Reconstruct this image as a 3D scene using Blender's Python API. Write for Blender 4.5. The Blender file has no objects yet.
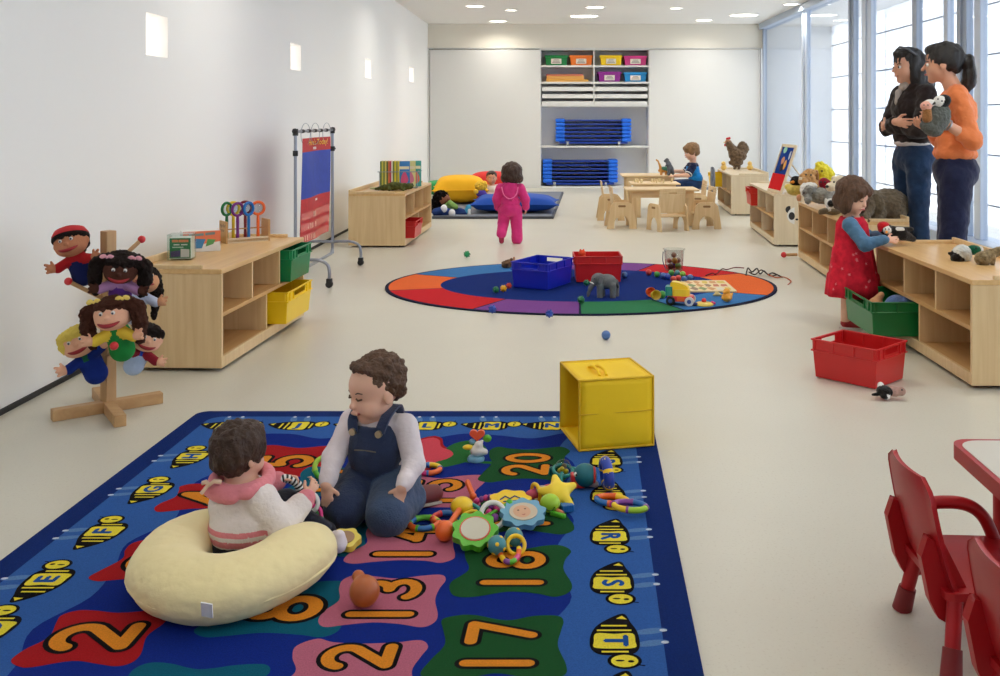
import bpy, math, random
import numpy as np
from mathutils import Vector, Matrix, Euler, noise
random.seed(7)
PI = math.pi
SC = bpy.context.scene
COL = SC.collection
F, H, XV, YV = 1000.0, 1.25, 560.0, 118.0      # lens, eye height and horizon of the photograph

def G(px, py, z=0.0):
    """where the line of sight meets the level z"""
    Y = F*(H-z)/(py-YV)
    return Vector(((px-XV)*Y/F, Y, z))
def AT(px, py, Y):
    return Vector(((px-XV)*Y/F, Y, H-(py-YV)*Y/F))
def V(*a): return Vector(a)
def lin(c):
    o = []
    for x in c[:3]:
        x = x/255.0
        o.append(x/12.92 if x <= .04045 else ((x+.055)/1.055)**2.4)
    return (o[0], o[1], o[2], 1.0)

# ---------------------------------------------------------------- materials
MATS = {}
def mat(name, col, rough=.5, spec=.5, metal=0, bump=None, var=None, sheen=0, coat=0, emit=0, trans=0, sub=0):
    """plain procedural surface; bump=(scale,strength), var=(scale,amount)"""
    if name in MATS: return MATS[name]
    m = bpy.data.materials.new(name); m.use_nodes = True
    nt = m.node_tree; b = nt.nodes['Principled BSDF']
    b.inputs['Base Color'].default_value = lin(col)
    b.inputs['Roughness'].default_value = rough
    b.inputs['Specular IOR Level'].default_value = spec
    b.inputs['Metallic'].default_value = metal
    if sheen:
        b.inputs['Sheen Weight'].default_value = sheen; b.inputs['Sheen Roughness'].default_value = .5
    if coat: b.inputs['Coat Weight'].default_value = coat
    if emit:
        b.inputs['Emission Color'].default_value = lin(col); b.inputs['Emission Strength'].default_value = emit
    if trans: b.inputs['Transmission Weight'].default_value = trans
    if sub:
        b.inputs['Subsurface Weight'].default_value = sub
        b.inputs['Subsurface Radius'].default_value = (.02, .008, .004); b.inputs['Subsurface Scale'].default_value = .5
    tc = None
    if var or bump: tc = nt.nodes.new('ShaderNodeTexCoord')
    if var:
        n = nt.nodes.new('ShaderNodeTexNoise'); n.inputs['Scale'].default_value = var[0]; n.inputs['Detail'].default_value = 4
        nt.links.new(tc.outputs['Object'], n.inputs['Vector'])
        mx = nt.nodes.new('ShaderNodeMix'); mx.data_type = 'RGBA'
        c = lin(col); a = var[1]
        mx.inputs['A'].default_value = (c[0]*(1-a), c[1]*(1-a), c[2]*(1-a), 1)
        mx.inputs['B'].default_value = (min(1, c[0]*(1+a)), min(1, c[1]*(1+a)), min(1, c[2]*(1+a)), 1)
        r = nt.nodes.new('ShaderNodeMapRange'); r.inputs['From Min'].default_value = .3; r.inputs['From Max'].default_value = .7
        nt.links.new(n.outputs['Fac'], r.inputs['Value'])
        nt.links.new(r.outputs['Result'], mx.inputs['Factor']); nt.links.new(mx.outputs['Result'], b.inputs['Base Color'])
    if bump:
        n2 = nt.nodes.new('ShaderNodeTexNoise'); n2.inputs['Scale'].default_value = bump[0]; n2.inputs['Detail'].default_value = 3
        nt.links.new(tc.outputs['Object'], n2.inputs['Vector'])
        bp = nt.nodes.new('ShaderNodeBump'); bp.inputs['Strength'].default_value = bump[1]; bp.inputs['Distance'].default_value = .01
        nt.links.new(n2.outputs['Fac'], bp.inputs['Height']); nt.links.new(bp.outputs['Normal'], b.inputs['Normal'])
    MATS[name] = m
    return m
def wood(name, c1, c2, rough=.4, axis='x', scale=1.0):
    if name in MATS: return MATS[name]
    m = bpy.data.materials.new(name); m.use_nodes = True
    nt = m.node_tree; b = nt.nodes['Principled BSDF']; b.inputs['Roughness'].default_value = rough
    tc = nt.nodes.new('ShaderNodeTexCoord'); mp = nt.nodes.new('ShaderNodeMapping')
    s = {'x': (1.2, 22, 22), 'y': (22, 1.2, 22), 'z': (22, 22, 1.2)}[axis]
    mp.inputs['Scale'].default_value = tuple(k*scale for k in s)
    n = nt.nodes.new('ShaderNodeTexNoise'); n.inputs['Scale'].default_value = 1.6; n.inputs['Detail'].default_value = 5
    n.inputs['Distortion'].default_value = .6
    mx = nt.nodes.new('ShaderNodeMix'); mx.data_type = 'RGBA'
    mx.inputs['A'].default_value = lin(c1); mx.inputs['B'].default_value = lin(c2)
    r = nt.nodes.new('ShaderNodeMapRange'); r.inputs['From Min'].default_value = .3; r.inputs['From Max'].default_value = .7
    L = nt.links.new
    L(tc.outputs['Object'], mp.inputs['Vector']); L(mp.outputs['Vector'], n.inputs['Vector']); L(n.outputs['Fac'], r.inputs['Value'])
    L(r.outputs['Result'], mx.inputs['Factor']); L(mx.outputs['Result'], b.inputs['Base Color'])
    MATS[name] = m
    return m
def glassy(name, tint=(240, 246, 250), ior=1.5, rough=.0, add=0.0):
    """thin clear sheet: lets light straight through, mirrors more at a glancing angle"""
    if name in MATS: return MATS[name]
    m = bpy.data.materials.new(name); m.use_nodes = True
    nt = m.node_tree; nt.nodes.clear(); N = nt.nodes.new; L = nt.links.new
    out = N('ShaderNodeOutputMaterial'); t = N('ShaderNodeBsdfTransparent'); g = N('ShaderNodeBsdfGlossy'); mx = N('ShaderNodeMixShader')
    lw = N('ShaderNodeLayerWeight'); lw.inputs['Blend'].default_value = .5
    pw = N('ShaderNodeMath'); pw.operation = 'POWER'; pw.inputs[1].default_value = 5.0
    ad = N('ShaderNodeMath'); ad.operation = 'MULTIPLY_ADD'; ad.use_clamp = True; ad.inputs[1].default_value = .95; ad.inputs[2].default_value = .04+add
    t.inputs['Color'].default_value = lin(tint); g.inputs['Roughness'].default_value = rough
    L(lw.outputs['Facing'], pw.inputs[0]); L(pw.outputs[0], ad.inputs[0]); L(ad.outputs[0], mx.inputs[0])
    L(t.outputs[0], mx.inputs[1]); L(g.outputs[0], mx.inputs[2]); L(mx.outputs[0], out.inputs[0])
    MATS[name] = m
    return m

# ---------------------------------------------------------------- mesh collector
def frame(z, x=None):
    """3x3 with the third axis along z"""
    z = Vector(z).normalized()
    x = Vector(x) if x is not None else (Vector((1, 0, 0)) if abs(z.x) < .9 else Vector((0, 1, 0)))
    x = (x - z*x.dot(z)).normalized(); y = z.cross(x)
    return Matrix((x, y, z)).transposed()
def rotz(a): return Matrix.Rotation(a, 3, 'Z')
def eul(x, y, z): return Euler((x, y, z)).to_matrix()

class MB:
    def __init__(s): s.v = []; s.f = []; s.m = []; s.s = []
    def add(s, vs, fs, m=0, smooth=False):
        o = len(s.v); s.v += [tuple(v) for v in vs]
        for f in fs: s.f.append(tuple(i+o for i in f)); s.m.append(m); s.s.append(smooth)
        return s
    def box(s, c, d, R=None, m=0):
        c = Vector(c); hx, hy, hz = d[0]/2, d[1]/2, d[2]/2
        vs = []
        for z in (-hz, hz):
            for x, y in ((-hx, -hy), (hx, -hy), (hx, hy), (-hx, hy)):
                p = Vector((x, y, z)); vs.append(c+(R @ p if R else p))
        return s.add(vs, [(3, 2, 1, 0), (4, 5, 6, 7), (0, 1, 5, 4), (1, 2, 6, 5), (2, 3, 7, 6), (3, 0, 4, 7)], m)
    def b2(s, x0, x1, y0, y1, z0, z1, m=0):
        return s.box(((x0+x1)/2, (y0+y1)/2, (z0+z1)/2), (x1-x0, y1-y0, z1-z0), None, m)
    def cyl(s, p0, p1, r0, r1=None, n=16, m=0, smooth=True):
        p0 = Vector(p0); p1 = Vector(p1); r1 = r0 if r1 is None else r1
        R = frame(p1-p0); vs = []
        for p, r in ((p0, r0), (p1, r1)):
            for i in range(n):
                a = 2*PI*i/n; vs.append(p+R @ Vector((r*math.cos(a), r*math.sin(a), 0)))
        s.add(vs, [(i, (i+1) % n, n+(i+1) % n, n+i) for i in range(n)], m, smooth)
        s.add(vs[:n], [tuple(range(n))[::-1]], m); s.add(vs[n:], [tuple(range(n))], m)
        return s
    def sph(s, c, r, R=None, n=16, m=0, k=None):
        c = Vector(c); r = (r, r, r) if not hasattr(r, '__len__') else r
        k = k or max(6, n//2); vs = []; fs = []
        for j in range(k+1):
            t = PI*j/k
            for i in range(n):
                a = 2*PI*i/n
                p = Vector((r[0]*math.sin(t)*math.cos(a), r[1]*math.sin(t)*math.sin(a), r[2]*math.cos(t)))
                vs.append(c+(R @ p if R else p))
        for j in range(k):
            for i in range(n):
                q = (j*n+i, (j+1)*n+i, (j+1)*n+(i+1) % n, j*n+(i+1) % n)
                if j == 0: fs.append((q[0], q[1], q[2]))
                elif j == k-1: fs.append((q[0], q[1], q[3]))
                else: fs.append(q)
        return s.add(vs, fs, m, True)
    def tube(s, pts, r, n=10, closed=False, m=0, mf=None, caps=True):
        P = [Vector(p) for p in pts]; k = len(P)
        rr = [r]*k if not hasattr(r, '__len__') else r
        T = []
        for i in range(k):
            a = P[(i-1) % k] if (closed or i > 0) else P[i]; b = P[(i+1) % k] if (closed or i < k-1) else P[i]
            T.append((b-a).normalized())
        x = frame(T[0]).col[0]; vs = []
        for i in range(k):
            x = (x-T[i]*x.dot(T[i]))
            if x.length < 1e-6: x = frame(T[i]).col[0]
            x.normalize(); y = T[i].cross(x)
            for j in range(n):
                a = 2*PI*j/n; vs.append(P[i]+x*(rr[i]*math.cos(a))+y*(rr[i]*math.sin(a)))
        o = len(s.v)
        for i in range(k if closed else k-1):
            i2 = (i+1) % k
            fs = [(i*n+j, i*n+(j+1) % n, i2*n+(j+1) % n, i2*n+j) for j in range(n)]
            for f in fs: s.f.append(tuple(q+o for q in f)); s.m.append(mf(i) if mf else m); s.s.append(True)
        s.v += [tuple(v) for v in vs]
        if not closed and caps:
            s.add(vs[:n], [tuple(range(n))[::-1]], mf(0) if mf else m); s.add(vs[-n:], [tuple(range(n))], mf(k-2) if mf else m)
        return s
    def torus(s, c, R, r, M=None, n=24, k=10, m=0, mf=None, sq=(1, 1)):
        c = Vector(c); pts = []
        for i in range(n):
            a = 2*PI*i/n; p = Vector((R*math.cos(a)*sq[0], R*math.sin(a)*sq[1], 0)); pts.append(c+(M @ p if M else p))
        return s.tube(pts, r, k, True, m, mf)
    def lathe(s, prof, c=(0, 0, 0), n=24, m=0, R=None, smooth=True):
        c = Vector(c); vs = []; k = len(prof)
        for r, z in prof:
            for i in range(n):
                a = 2*PI*i/n; p = Vector((r*math.cos(a), r*math.sin(a), z)); vs.append(c+(R @ p if R else p))
        fs = [(j*n+i, j*n+(i+1) % n, (j+1)*n+(i+1) % n, (j+1)*n+i) for j in range(k-1) for i in range(n)]
        s.add(vs, fs, m, smooth)
        if prof[0][0] > 1e-5: s.add(vs[:n], [tuple(range(n))[::-1]], m)
        if prof[-1][0] > 1e-5: s.add(vs[-n:], [tuple(range(n))], m)
        return s
    def prism(s, poly, z0, z1, M=None, c=(0, 0, 0), m=0, ms=None, smooth=False):
        c = Vector(c); n = len(poly); f = (lambda p: c+(M @ p if M else p))
        vs = [f(Vector((x, y, z0))) for x, y in poly]+[f(Vector((x, y, z1))) for x, y in poly]
        s.add(vs, [tuple(range(n))[::-1], tuple(range(n, 2*n))], m)
        return s.add(vs, [(i, (i+1) % n, n+(i+1) % n, n+i) for i in range(n)], m if ms is None else ms, smooth)
    def poly(s, poly, f, m=0):
        return s.add([f(x, y) for x, y in poly], [tuple(range(len(poly)))], m)
    def strip(s, pts, w, f, m=0, closed=False, caps=True):
        """flat band of half width w along 2-D points, laid out by f(x,y)"""
        P = [Vector((p[0], p[1])) for p in pts]; k = len(P); Lp = []; Rp = []
        for i in range(k):
            a = P[(i-1) % k] if (closed or i > 0) else None; b = P[(i+1) % k] if (closed or i < k-1) else None
            d1 = (P[i]-a).normalized() if a is not None else (b-P[i]).normalized()
            d2 = (b-P[i]).normalized() if b is not None else d1
            t = (d1+d2); t = t.normalized() if t.length > 1e-6 else d1
            nrm = Vector((-t.y, t.x)); q = max(.45, Vector((-d1.y, d1.x)).dot(nrm)); o = nrm*(w/q)
            Lp.append(P[i]+o); Rp.append(P[i]-o)
        vs = [f(p.x, p.y) for p in Lp]+[f(p.x, p.y) for p in Rp]
        s.add(vs, [(k+i, k+(i+1) % k, (i+1) % k, i) for i in range(k if closed else k-1)], m)
        if caps and not closed:
            for p, l in ((P[0], Lp[0]), (P[-1], Rp[-1])):
                a0 = math.atan2(l.y-p.y, l.x-p.x)
                s.poly([(p.x+w*math.cos(a0+PI*j/8), p.y+w*math.sin(a0+PI*j/8)) for j in range(9)], f, m)
        return s
    def xf(s, M, c=(0, 0, 0)):
        c = Vector(c); s.v = [tuple(c+M @ Vector(v)) for v in s.v]; return s
    def build(s, name, mats, parent=None, bevel=0, seg=2, loc=None, sub=0):
        me = bpy.data.meshes.new(name); me.from_pydata(s.v, [], s.f)
        mats = mats if isinstance(mats, (list, tuple)) else [mats]
        for m in mats: me.materials.append(m)
        me.polygons.foreach_set('material_index', s.m); me.polygons.foreach_set('use_smooth', s.s); me.update()
        o = bpy.data.objects.new(name, me); COL.objects.link(o)
        if parent is not None: o.parent = parent
        if loc is not None: o.location = loc
        if bevel:
            b = o.modifiers.new('bevel', 'BEVEL'); b.width = bevel; b.segments = seg; b.limit_method = 'ANGLE'; b.angle_limit = .7
        if sub:
            b = o.modifiers.new('sub', 'SUBSURF'); b.levels = sub; b.render_levels = sub
        return o
def tag(o, label=None, cat=None, group=None, kind=None):
    if label: o['label'] = label
    if cat: o['category'] = cat
    if group: o['group'] = group
    if kind: o['kind'] = kind
    return o
def thing(name, label, cat, loc=(0, 0, 0), rz=0, group=None):
    o = bpy.data.objects.new(name, None); o.empty_display_size = .1; COL.objects.link(o)
    o.location = loc; o.rotation_euler = (0, 0, rz)
    return tag(o, label, cat, group)
def place(o, loc, rz=0):
    o.location = loc; o.rotation_euler = (0, 0, rz); return o
def dup(root, label=None, loc=None, rz=None, group=None):
    kids = {}
    for o in bpy.data.objects:
        if o.parent: kids.setdefault(o.parent.name, []).append(o)
    def rec(o, par):
        c = o.copy(); COL.objects.link(c)
        if par is not None: c.parent = par
        for k in kids.get(o.name, []): rec(k, c)
        return c
    r = rec(root, None)
    if label: r['label'] = label
    if group: r['group'] = group
    if loc is not None: r.location = loc
    if rz is not None: r.rotation_euler = (0, 0, rz)
    return r
def setmat(o, m):
    """give one copy its own colour"""
    o.data = o.data.copy(); o.data.materials.clear(); o.data.materials.append(m)
def text_faces(mb, txt, size, f, m=0, align='CENTER'):
    cu = bpy.data.curves.new('txt', 'FONT'); cu.body = txt; cu.size = size; cu.align_x = align; cu.align_y = 'CENTER'; cu.resolution_u = 3
    o = bpy.data.objects.new('txt', cu); COL.objects.link(o)
    dg = bpy.context.evaluated_depsgraph_get(); me = o.evaluated_get(dg).to_mesh()
    mb.add([f(v.co.x, v.co.y) for v in me.vertices], [tuple(p.vertices) for p in me.polygons], m)
    bpy.data.objects.remove(o); bpy.data.curves.remove(cu)
def catmull(P, n=6, closed=True):
    out = []; k = len(P)
    for i in range(k if closed else k-1):
        g = lambda j: P[j % k] if closed else P[max(0, min(k-1, j))]
        p0, p1, p2, p3 = g(i-1), g(i), g(i+1), g(i+2)
        for j in range(n):
            t = j/n
            out.append(tuple(.5*(2*b+(c-a)*t+(2*a-5*b+4*c-d)*t*t+(3*b-a-3*c+d)*t**3) for a, b, c, d in zip(p0, p1, p2, p3)))
    if not closed: out.append(tuple(P[-1]))
    return out

# ---------------------------------------------------------------- soft bodies: one continuous skin round blended limbs
def cap(p0, r0, p1, r1, m=0, k=None): return ('c', Vector(p0), r0, Vector(p1), r1, m, k)
def ell(c, r, R=None, m=0, k=None): return ('e', Vector(c), r if hasattr(r, '__len__') else (r, r, r), R, m, k)
def chain(pts, rs, m=0, k=None): return [cap(pts[i], rs[i], pts[i+1], rs[i+1], m, k) for i in range(len(pts)-1)]
def cut(p): return ('-',)+p
def soft(name, prims, mats, parent=None, vox=.006, k=.012, loc=None, bumpy=None, paint=None):
    lo = np.full(3, 1e9); hi = -lo; boxes = []
    for p in prims:
        q = p[1:] if p[0] == '-' else p
        if q[0] == 'c':
            a, b = np.array(q[1]), np.array(q[3]); r = max(q[2], q[4]); l, h = np.minimum(a, b)-r, np.maximum(a, b)+r
        else:
            r = max(q[2]); R = q[3]
            if R is None: e = np.array(q[2])
            else: e = np.sqrt(((np.array(R)*np.array(q[2]))**2).sum(1))
            l, h = np.array(q[1])-e, np.array(q[1])+e
        boxes.append((l, h))
        if p[0] != '-': lo = np.minimum(lo, l); hi = np.maximum(hi, h)
    mg = k+3*vox; lo -= mg; hi += mg
    n = np.ceil((hi-lo)/vox).astype(int)+1
    ax = [lo[i]+vox*np.arange(n[i]) for i in range(3)]
    D = np.full(n, 1.0, np.float32); B = np.full(n, 1.0, np.float32); ID = np.zeros(n, np.int16)
    for p, (l, h) in zip(prims, boxes):
        neg = p[0] == '-'; q = p[1:] if neg else p
        kk = q[-1] if q[-1] is not None else k
        g = kk+3*vox
        i0 = np.clip(np.floor((l-g-lo)/vox).astype(int), 0, n-1); i1 = np.clip(np.ceil((h+g-lo)/vox).astype(int)+1, 1, n)
        sl = tuple(slice(i0[i], i1[i]) for i in range(3))
        X = ax[0][sl[0]][:, None, None]; Y = ax[1][sl[1]][None, :, None]; Z = ax[2][sl[2]][None, None, :]
        if q[0] == 'c':
            a, b = q[1], q[3]; ba = b-a; L2 = max(ba.length_squared, 1e-9)
            px, py, pz = X-a.x, Y-a.y, Z-a.z
            t = np.clip((px*ba.x+py*ba.y+pz*ba.z)/L2, 0, 1)
            d = np.sqrt((px-t*ba.x)**2+(py-t*ba.y)**2+(pz-t*ba.z)**2)-(q[2]+(q[4]-q[2])*t)
        else:
            c = q[1]; px, py, pz = X-c.x, Y-c.y, Z-c.z
            if q[3] is not None:
                R = q[3]
                px, py, pz = (px*R[0][0]+py*R[1][0]+pz*R[2][0], px*R[0][1]+py*R[1][1]+pz*R[2][1], px*R[0][2]+py*R[1][2]+pz*R[2][2])
            r = q[2]
            k0 = np.sqrt((px/r[0])**2+(py/r[1])**2+(pz/r[2])**2)
            k1 = np.sqrt((px/r[0]**2)**2+(py/r[1]**2)**2+(pz/r[2]**2)**2)
            d = k0*(k0-1)/np.maximum(k1, 1e-6)
        d = d.astype(np.float32); cur = D[sl]
        if neg:
            hh = np.clip(.5-.5*(cur+d)/kk, 0, 1); D[sl] = cur*(1-hh)+(-d)*hh+kk*hh*(1-hh)
            if q[-2] is not None and q[-2] > 0:
                w = d < vox; I = ID[sl]; I[w] = q[-2]; ID[sl] = I
        else:
            hh = np.clip(.5+.5*(cur-d)/kk, 0, 1); D[sl] = cur*(1-hh)+d*hh-kk*hh*(1-hh)
            w = d < B[sl]; I = ID[sl]; I[w] = q[-2]; ID[sl] = I; bb = B[sl]; bb[w] = d[w]; B[sl] = bb
    # naive surface nets
    S = D < 0
    c = [S[dx:n[0]-1+dx, dy:n[1]-1+dy, dz:n[2]-1+dz] for dx in (0, 1) for dy in (0, 1) for dz in (0, 1)]
    cnt = sum(x.astype(np.int8) for x in c); act = (cnt > 0) & (cnt < 8)
    idx = np.argwhere(act); vid = np.full(act.shape, -1, np.int32); vid[act] = np.arange(len(idx))
    acc = np.zeros((len(idx), 3)); num = np.zeros(len(idx))
    off = [(dx, dy, dz) for dx in (0, 1) for dy in (0, 1) for dz in (0, 1)]
    val = [D[idx[:, 0]+o[0], idx[:, 1]+o[1], idx[:, 2]+o[2]] for o in off]
    for i in range(8):
        for j in range(i+1, 8):
            if sum(abs(off[i][q]-off[j][q]) for q in range(3)) != 1: continue
            a, b = val[i], val[j]; x = (a < 0) != (b < 0)
            t = np.where(x, a/np.where(x, a-b, 1), 0)
            for q in range(3): acc[:, q] += np.where(x, off[i][q]+(off[j][q]-off[i][q])*t, 0)
            num += x
    vs = lo+(idx+acc/num[:, None])*vox
    faces = []; fid = []
    for a in range(3):
        b, d_ = (a+1) % 3, (a+2) % 3
        s0 = [slice(None)]*3; s1 = [slice(None)]*3; s0[a] = slice(0, n[a]-1); s1[a] = slice(1, n[a])
        A, Bq = S[tuple(s0)], S[tuple(s1)]
        E = np.argwhere(A != Bq)
        ok = (E[:, b] > 0) & (E[:, d_] > 0) & (E[:, b] < n[b]-1) & (E[:, d_] < n[d_]-1); E = E[ok]
        def cell(db, dd):
            q = E.copy(); q[:, b] += db; q[:, d_] += dd; return vid[q[:, 0], q[:, 1], q[:, 2]]
        Q = np.stack([cell(-1, -1), cell(0, -1), cell(0, 0), cell(-1, 0)], 1)
        ins = S[E[:, 0], E[:, 1], E[:, 2]]
        Q[~ins] = Q[~ins][:, ::-1]
        e2 = E.copy(); e2[~ins, a] += 1
        faces.append(Q); fid.append(ID[e2[:, 0], e2[:, 1], e2[:, 2]])
    faces = np.concatenate(faces); fid = np.concatenate(fid)
    # one relaxing pass evens out the grid
    nb = np.zeros_like(vs); nn = np.zeros(len(vs))
    for i in range(4):
        np.add.at(nb, faces[:, i], vs[faces[:, (i+1) % 4]]+vs[faces[:, (i-1) % 4]]); np.add.at(nn, faces[:, i], 2)
    vs = vs*.5+.5*nb/np.maximum(nn, 1)[:, None]
    if bumpy:
        sc, am = bumpy[0], bumpy[1]; N = np.zeros_like(vs)
        fn = np.cross(vs[faces[:, 2]]-vs[faces[:, 0]], vs[faces[:, 3]]-vs[faces[:, 1]])
        for i in range(4): np.add.at(N, faces[:, i], fn)
        N /= np.maximum(np.linalg.norm(N, axis=1), 1e-9)[:, None]
        st = bumpy[2] if len(bumpy) > 2 else (1, 1, 1)
        w = np.array([noise.fractal((v[0]*sc*st[0], v[1]*sc*st[1], v[2]*sc*st[2]), 1.0, 2.0, 3) for v in vs])
        vs = vs+N*(w*am)[:, None]
    if paint is not None:
        q = paint(vs[faces].mean(1)); fid = np.where(q >= 0, q, fid)
    me = bpy.data.meshes.new(name)
    me.vertices.add(len(vs)); me.vertices.foreach_set('co', vs.astype(np.float32).ravel())
    me.loops.add(len(faces)*4); me.loops.foreach_set('vertex_index', faces.astype(np.int32).ravel())
    me.polygons.add(len(faces)); me.polygons.foreach_set('loop_start', np.arange(0, len(faces)*4, 4, dtype=np.int32))
    mats = mats if isinstance(mats, (list, tuple)) else [mats]
    for m in mats: me.materials.append(m)
    me.polygons.foreach_set('material_index', np.clip(fid, 0, len(mats)-1).astype(np.int32))
    me.polygons.foreach_set('use_smooth', np.ones(len(faces), bool))
    me.update(calc_edges=True); me.validate()
    o = bpy.data.objects.new(name, me); COL.objects.link(o)
    if parent is not None: o.parent = parent
    if loc is not None: o.location = loc
    return o
M_eye = mat('eye_white', (226, 224, 220), .25); M_black = mat('black_rubber', (26, 26, 28), .6)
# ---------------------------------------------------------------- the room
XL, XR, YB, ZC = -2.36, 3.6, 17.86, 2.93
YN = -2.6           # the room goes on a little behind the camera
def mat_floor():
    m = bpy.data.materials.new('linoleum'); m.use_nodes = True; nt = m.node_tree; b = nt.nodes['Principled BSDF']; L = nt.links.new
    tc = nt.nodes.new('ShaderNodeTexCoord')
    v = nt.nodes.new('ShaderNodeTexVoronoi'); v.inputs['Scale'].default_value = 95
    n = nt.nodes.new('ShaderNodeTexNoise'); n.inputs['Scale'].default_value = 2.2; n.inputs['Detail'].default_value = 6
    sp = nt.nodes.new('ShaderNodeTexNoise'); sp.inputs['Scale'].default_value = 120; sp.inputs['Detail'].default_value = 2
    for x in (v, n, sp): L(tc.outputs['Object'], x.inputs['Vector'])
    rmp = nt.nodes.new('ShaderNodeMapRange'); rmp.inputs['From Min'].default_value = .58; rmp.inputs['From Max'].default_value = .72
    L(sp.outputs['Fac'], rmp.inputs['Value'])
    mx = nt.nodes.new('ShaderNodeMix'); mx.data_type = 'RGBA'; mx.inputs['A'].default_value = lin((211, 208, 194)); mx.inputs['B'].default_value = lin((176, 166, 146))
    sc = nt.nodes.new('ShaderNodeMath'); sc.operation = 'MULTIPLY'; sc.inputs[1].default_value = .55
    L(rmp.outputs['Result'], sc.inputs[0]); L(sc.outputs[0], mx.inputs['Factor'])
    m2 = nt.nodes.new('ShaderNodeMix'); m2.data_type = 'RGBA'; m2.inputs['B'].default_value = lin((202, 198, 184))
    L(mx.outputs['Result'], m2.inputs['A']); L(n.outputs['Fac'], m2.inputs['Factor']); L(m2.outputs['Result'], b.inputs['Base Color'])
    b.inputs['Roughness'].default_value = .33; b.inputs['Specular IOR Level'].default_value = .45
    return m
M_white = mat('white_paint', (240, 240, 238), .75, .3, bump=(60, .04))
M_band = mat('cream_paint', (226, 221, 209), .75, .3)
M_ceil = mat('ceiling_paint', (232, 230, 226), .85, .2)
M_panel = mat('white_laminate', (214, 214, 211), .45, .4)
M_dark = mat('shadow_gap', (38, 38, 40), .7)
M_alu = mat('anodised_frame', (206, 218, 236), .35, .5)
M_alu2 = mat('grey_blue_frame', (168, 180, 198), .4, .5)
def st(name, mb, m, **k): return tag(mb.build(name, m, **k), kind='structure')

st('floor', MB().b2(XL-.5, 5.2, YN, 18.8, -.12, 0), mat_floor())
st('ceiling', MB().b2(XL-.5, 5.2, YN, 18.8, ZC, ZC+.15), M_ceil)
# left wall with four deep little light slots that go right through it
NICHE = [(5.70, 6.02, 1.61, 1.855), (8.76, 9.11, 1.677, 1.91), (12.1, 12.5, 1.74, 1.98), (15.65, 16.15, 1.82, 2.06)]
w = MB(); ys = [YN]
for a, b_, z0, z1 in NICHE:
    w.b2(XL-.34, XL, ys[-1], a, 0, ZC); w.b2(XL-.34, XL, a, b_, 0, z0); w.b2(XL-.34, XL, a, b_, z1, ZC); ys.append(b_)
w.b2(XL-.34, XL, ys[-1], YB+.9, 0, ZC)
st('wall_left', w, M_white)
for i, (a, b_, z0, z1) in enumerate(NICHE):
    fr = MB(); t = .012
    fr.b2(XL-.34, XL-.31, a, a+t, z0, z1); fr.b2(XL-.34, XL-.31, b_-t, b_, z0, z1)
    fr.b2(XL-.34, XL-.31, a+t, b_-t, z0, z0+t); fr.b2(XL-.34, XL-.31, a+t, b_-t, z1-t, z1)
    wn = st('window_%d' % (i+1), fr, M_panel)
    MB().b2(XL-.150, XL-.145, a, b_, z0, z1).build('pane', mat('glowing_frosted_glass', (255, 246, 238), .6, emit=1.6), wn)  # pane glows by itself, standing in for daylight through the slot
st('gap_shade_left', MB().b2(XL, XL+.012, YN, YB, 0, .022), M_dark)  # dark strip drawn for the shade in the gap under the wall
# back wall: upright band over the fitted cupboard
st('wall_back', MB().b2(XL, XR+.1, YB, YB+.12, 2.50, ZC), M_band)
st('wall_recess', MB().b2(XL, XR+.1, YB+.75, YB+.85, 0, ZC), M_band)
st('wall_front', MB().b2(XL-.5, 5.2, YN-.1, YN, 0, ZC), M_white)  # unseen wall, added to keep sky light out behind the camera
st('trim_1', MB().b2(XL, 3.60, YB-.03, YB, 2.487, 2.502), M_panel)
# glazed side: posts, rails and panes parallel to the pale screen outside
posts = [(17.80, .09), (14.80, .30), (12.42, .22), (11.80, .36), (10.20, .13), (9.375, .10), (9.0, .22), (8.66, .13), (5.6, .13), (2.9, .13), (.2, .13), (-2.5, .13)]
for i, (y, wd) in enumerate(posts):
    p = MB()
    p.b2(XR+.01, XR+.08, y-wd/2, y+wd/2, .2, ZC-.09)
    if wd > .2: p.b2(XR-.01, XR+.01, y-wd*.12, y+wd*.12, .2, ZC-.09)
    st('trim_%d' % (i+2), p, M_alu if i % 2 else M_alu2, bevel=.006)
st('trim_20', MB().b2(XR-.05, XR+.16, YN, YB, ZC-.10, ZC), M_alu2)
st('trim_21', MB().b2(XR-.10, XR+.20, YN, YB, 0, .20), M_alu2, bevel=.01)
yy = [p[0] for p in posts]
for i in range(len(yy)-1):
    st('window_%d' % (i+5), MB().b2(XR+.04, XR+.05, yy[i+1]+posts[i+1][1]/2, yy[i]-posts[i][1]/2, .2, ZC-.09), glassy('wall_glass', (240, 244, 249)))
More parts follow.
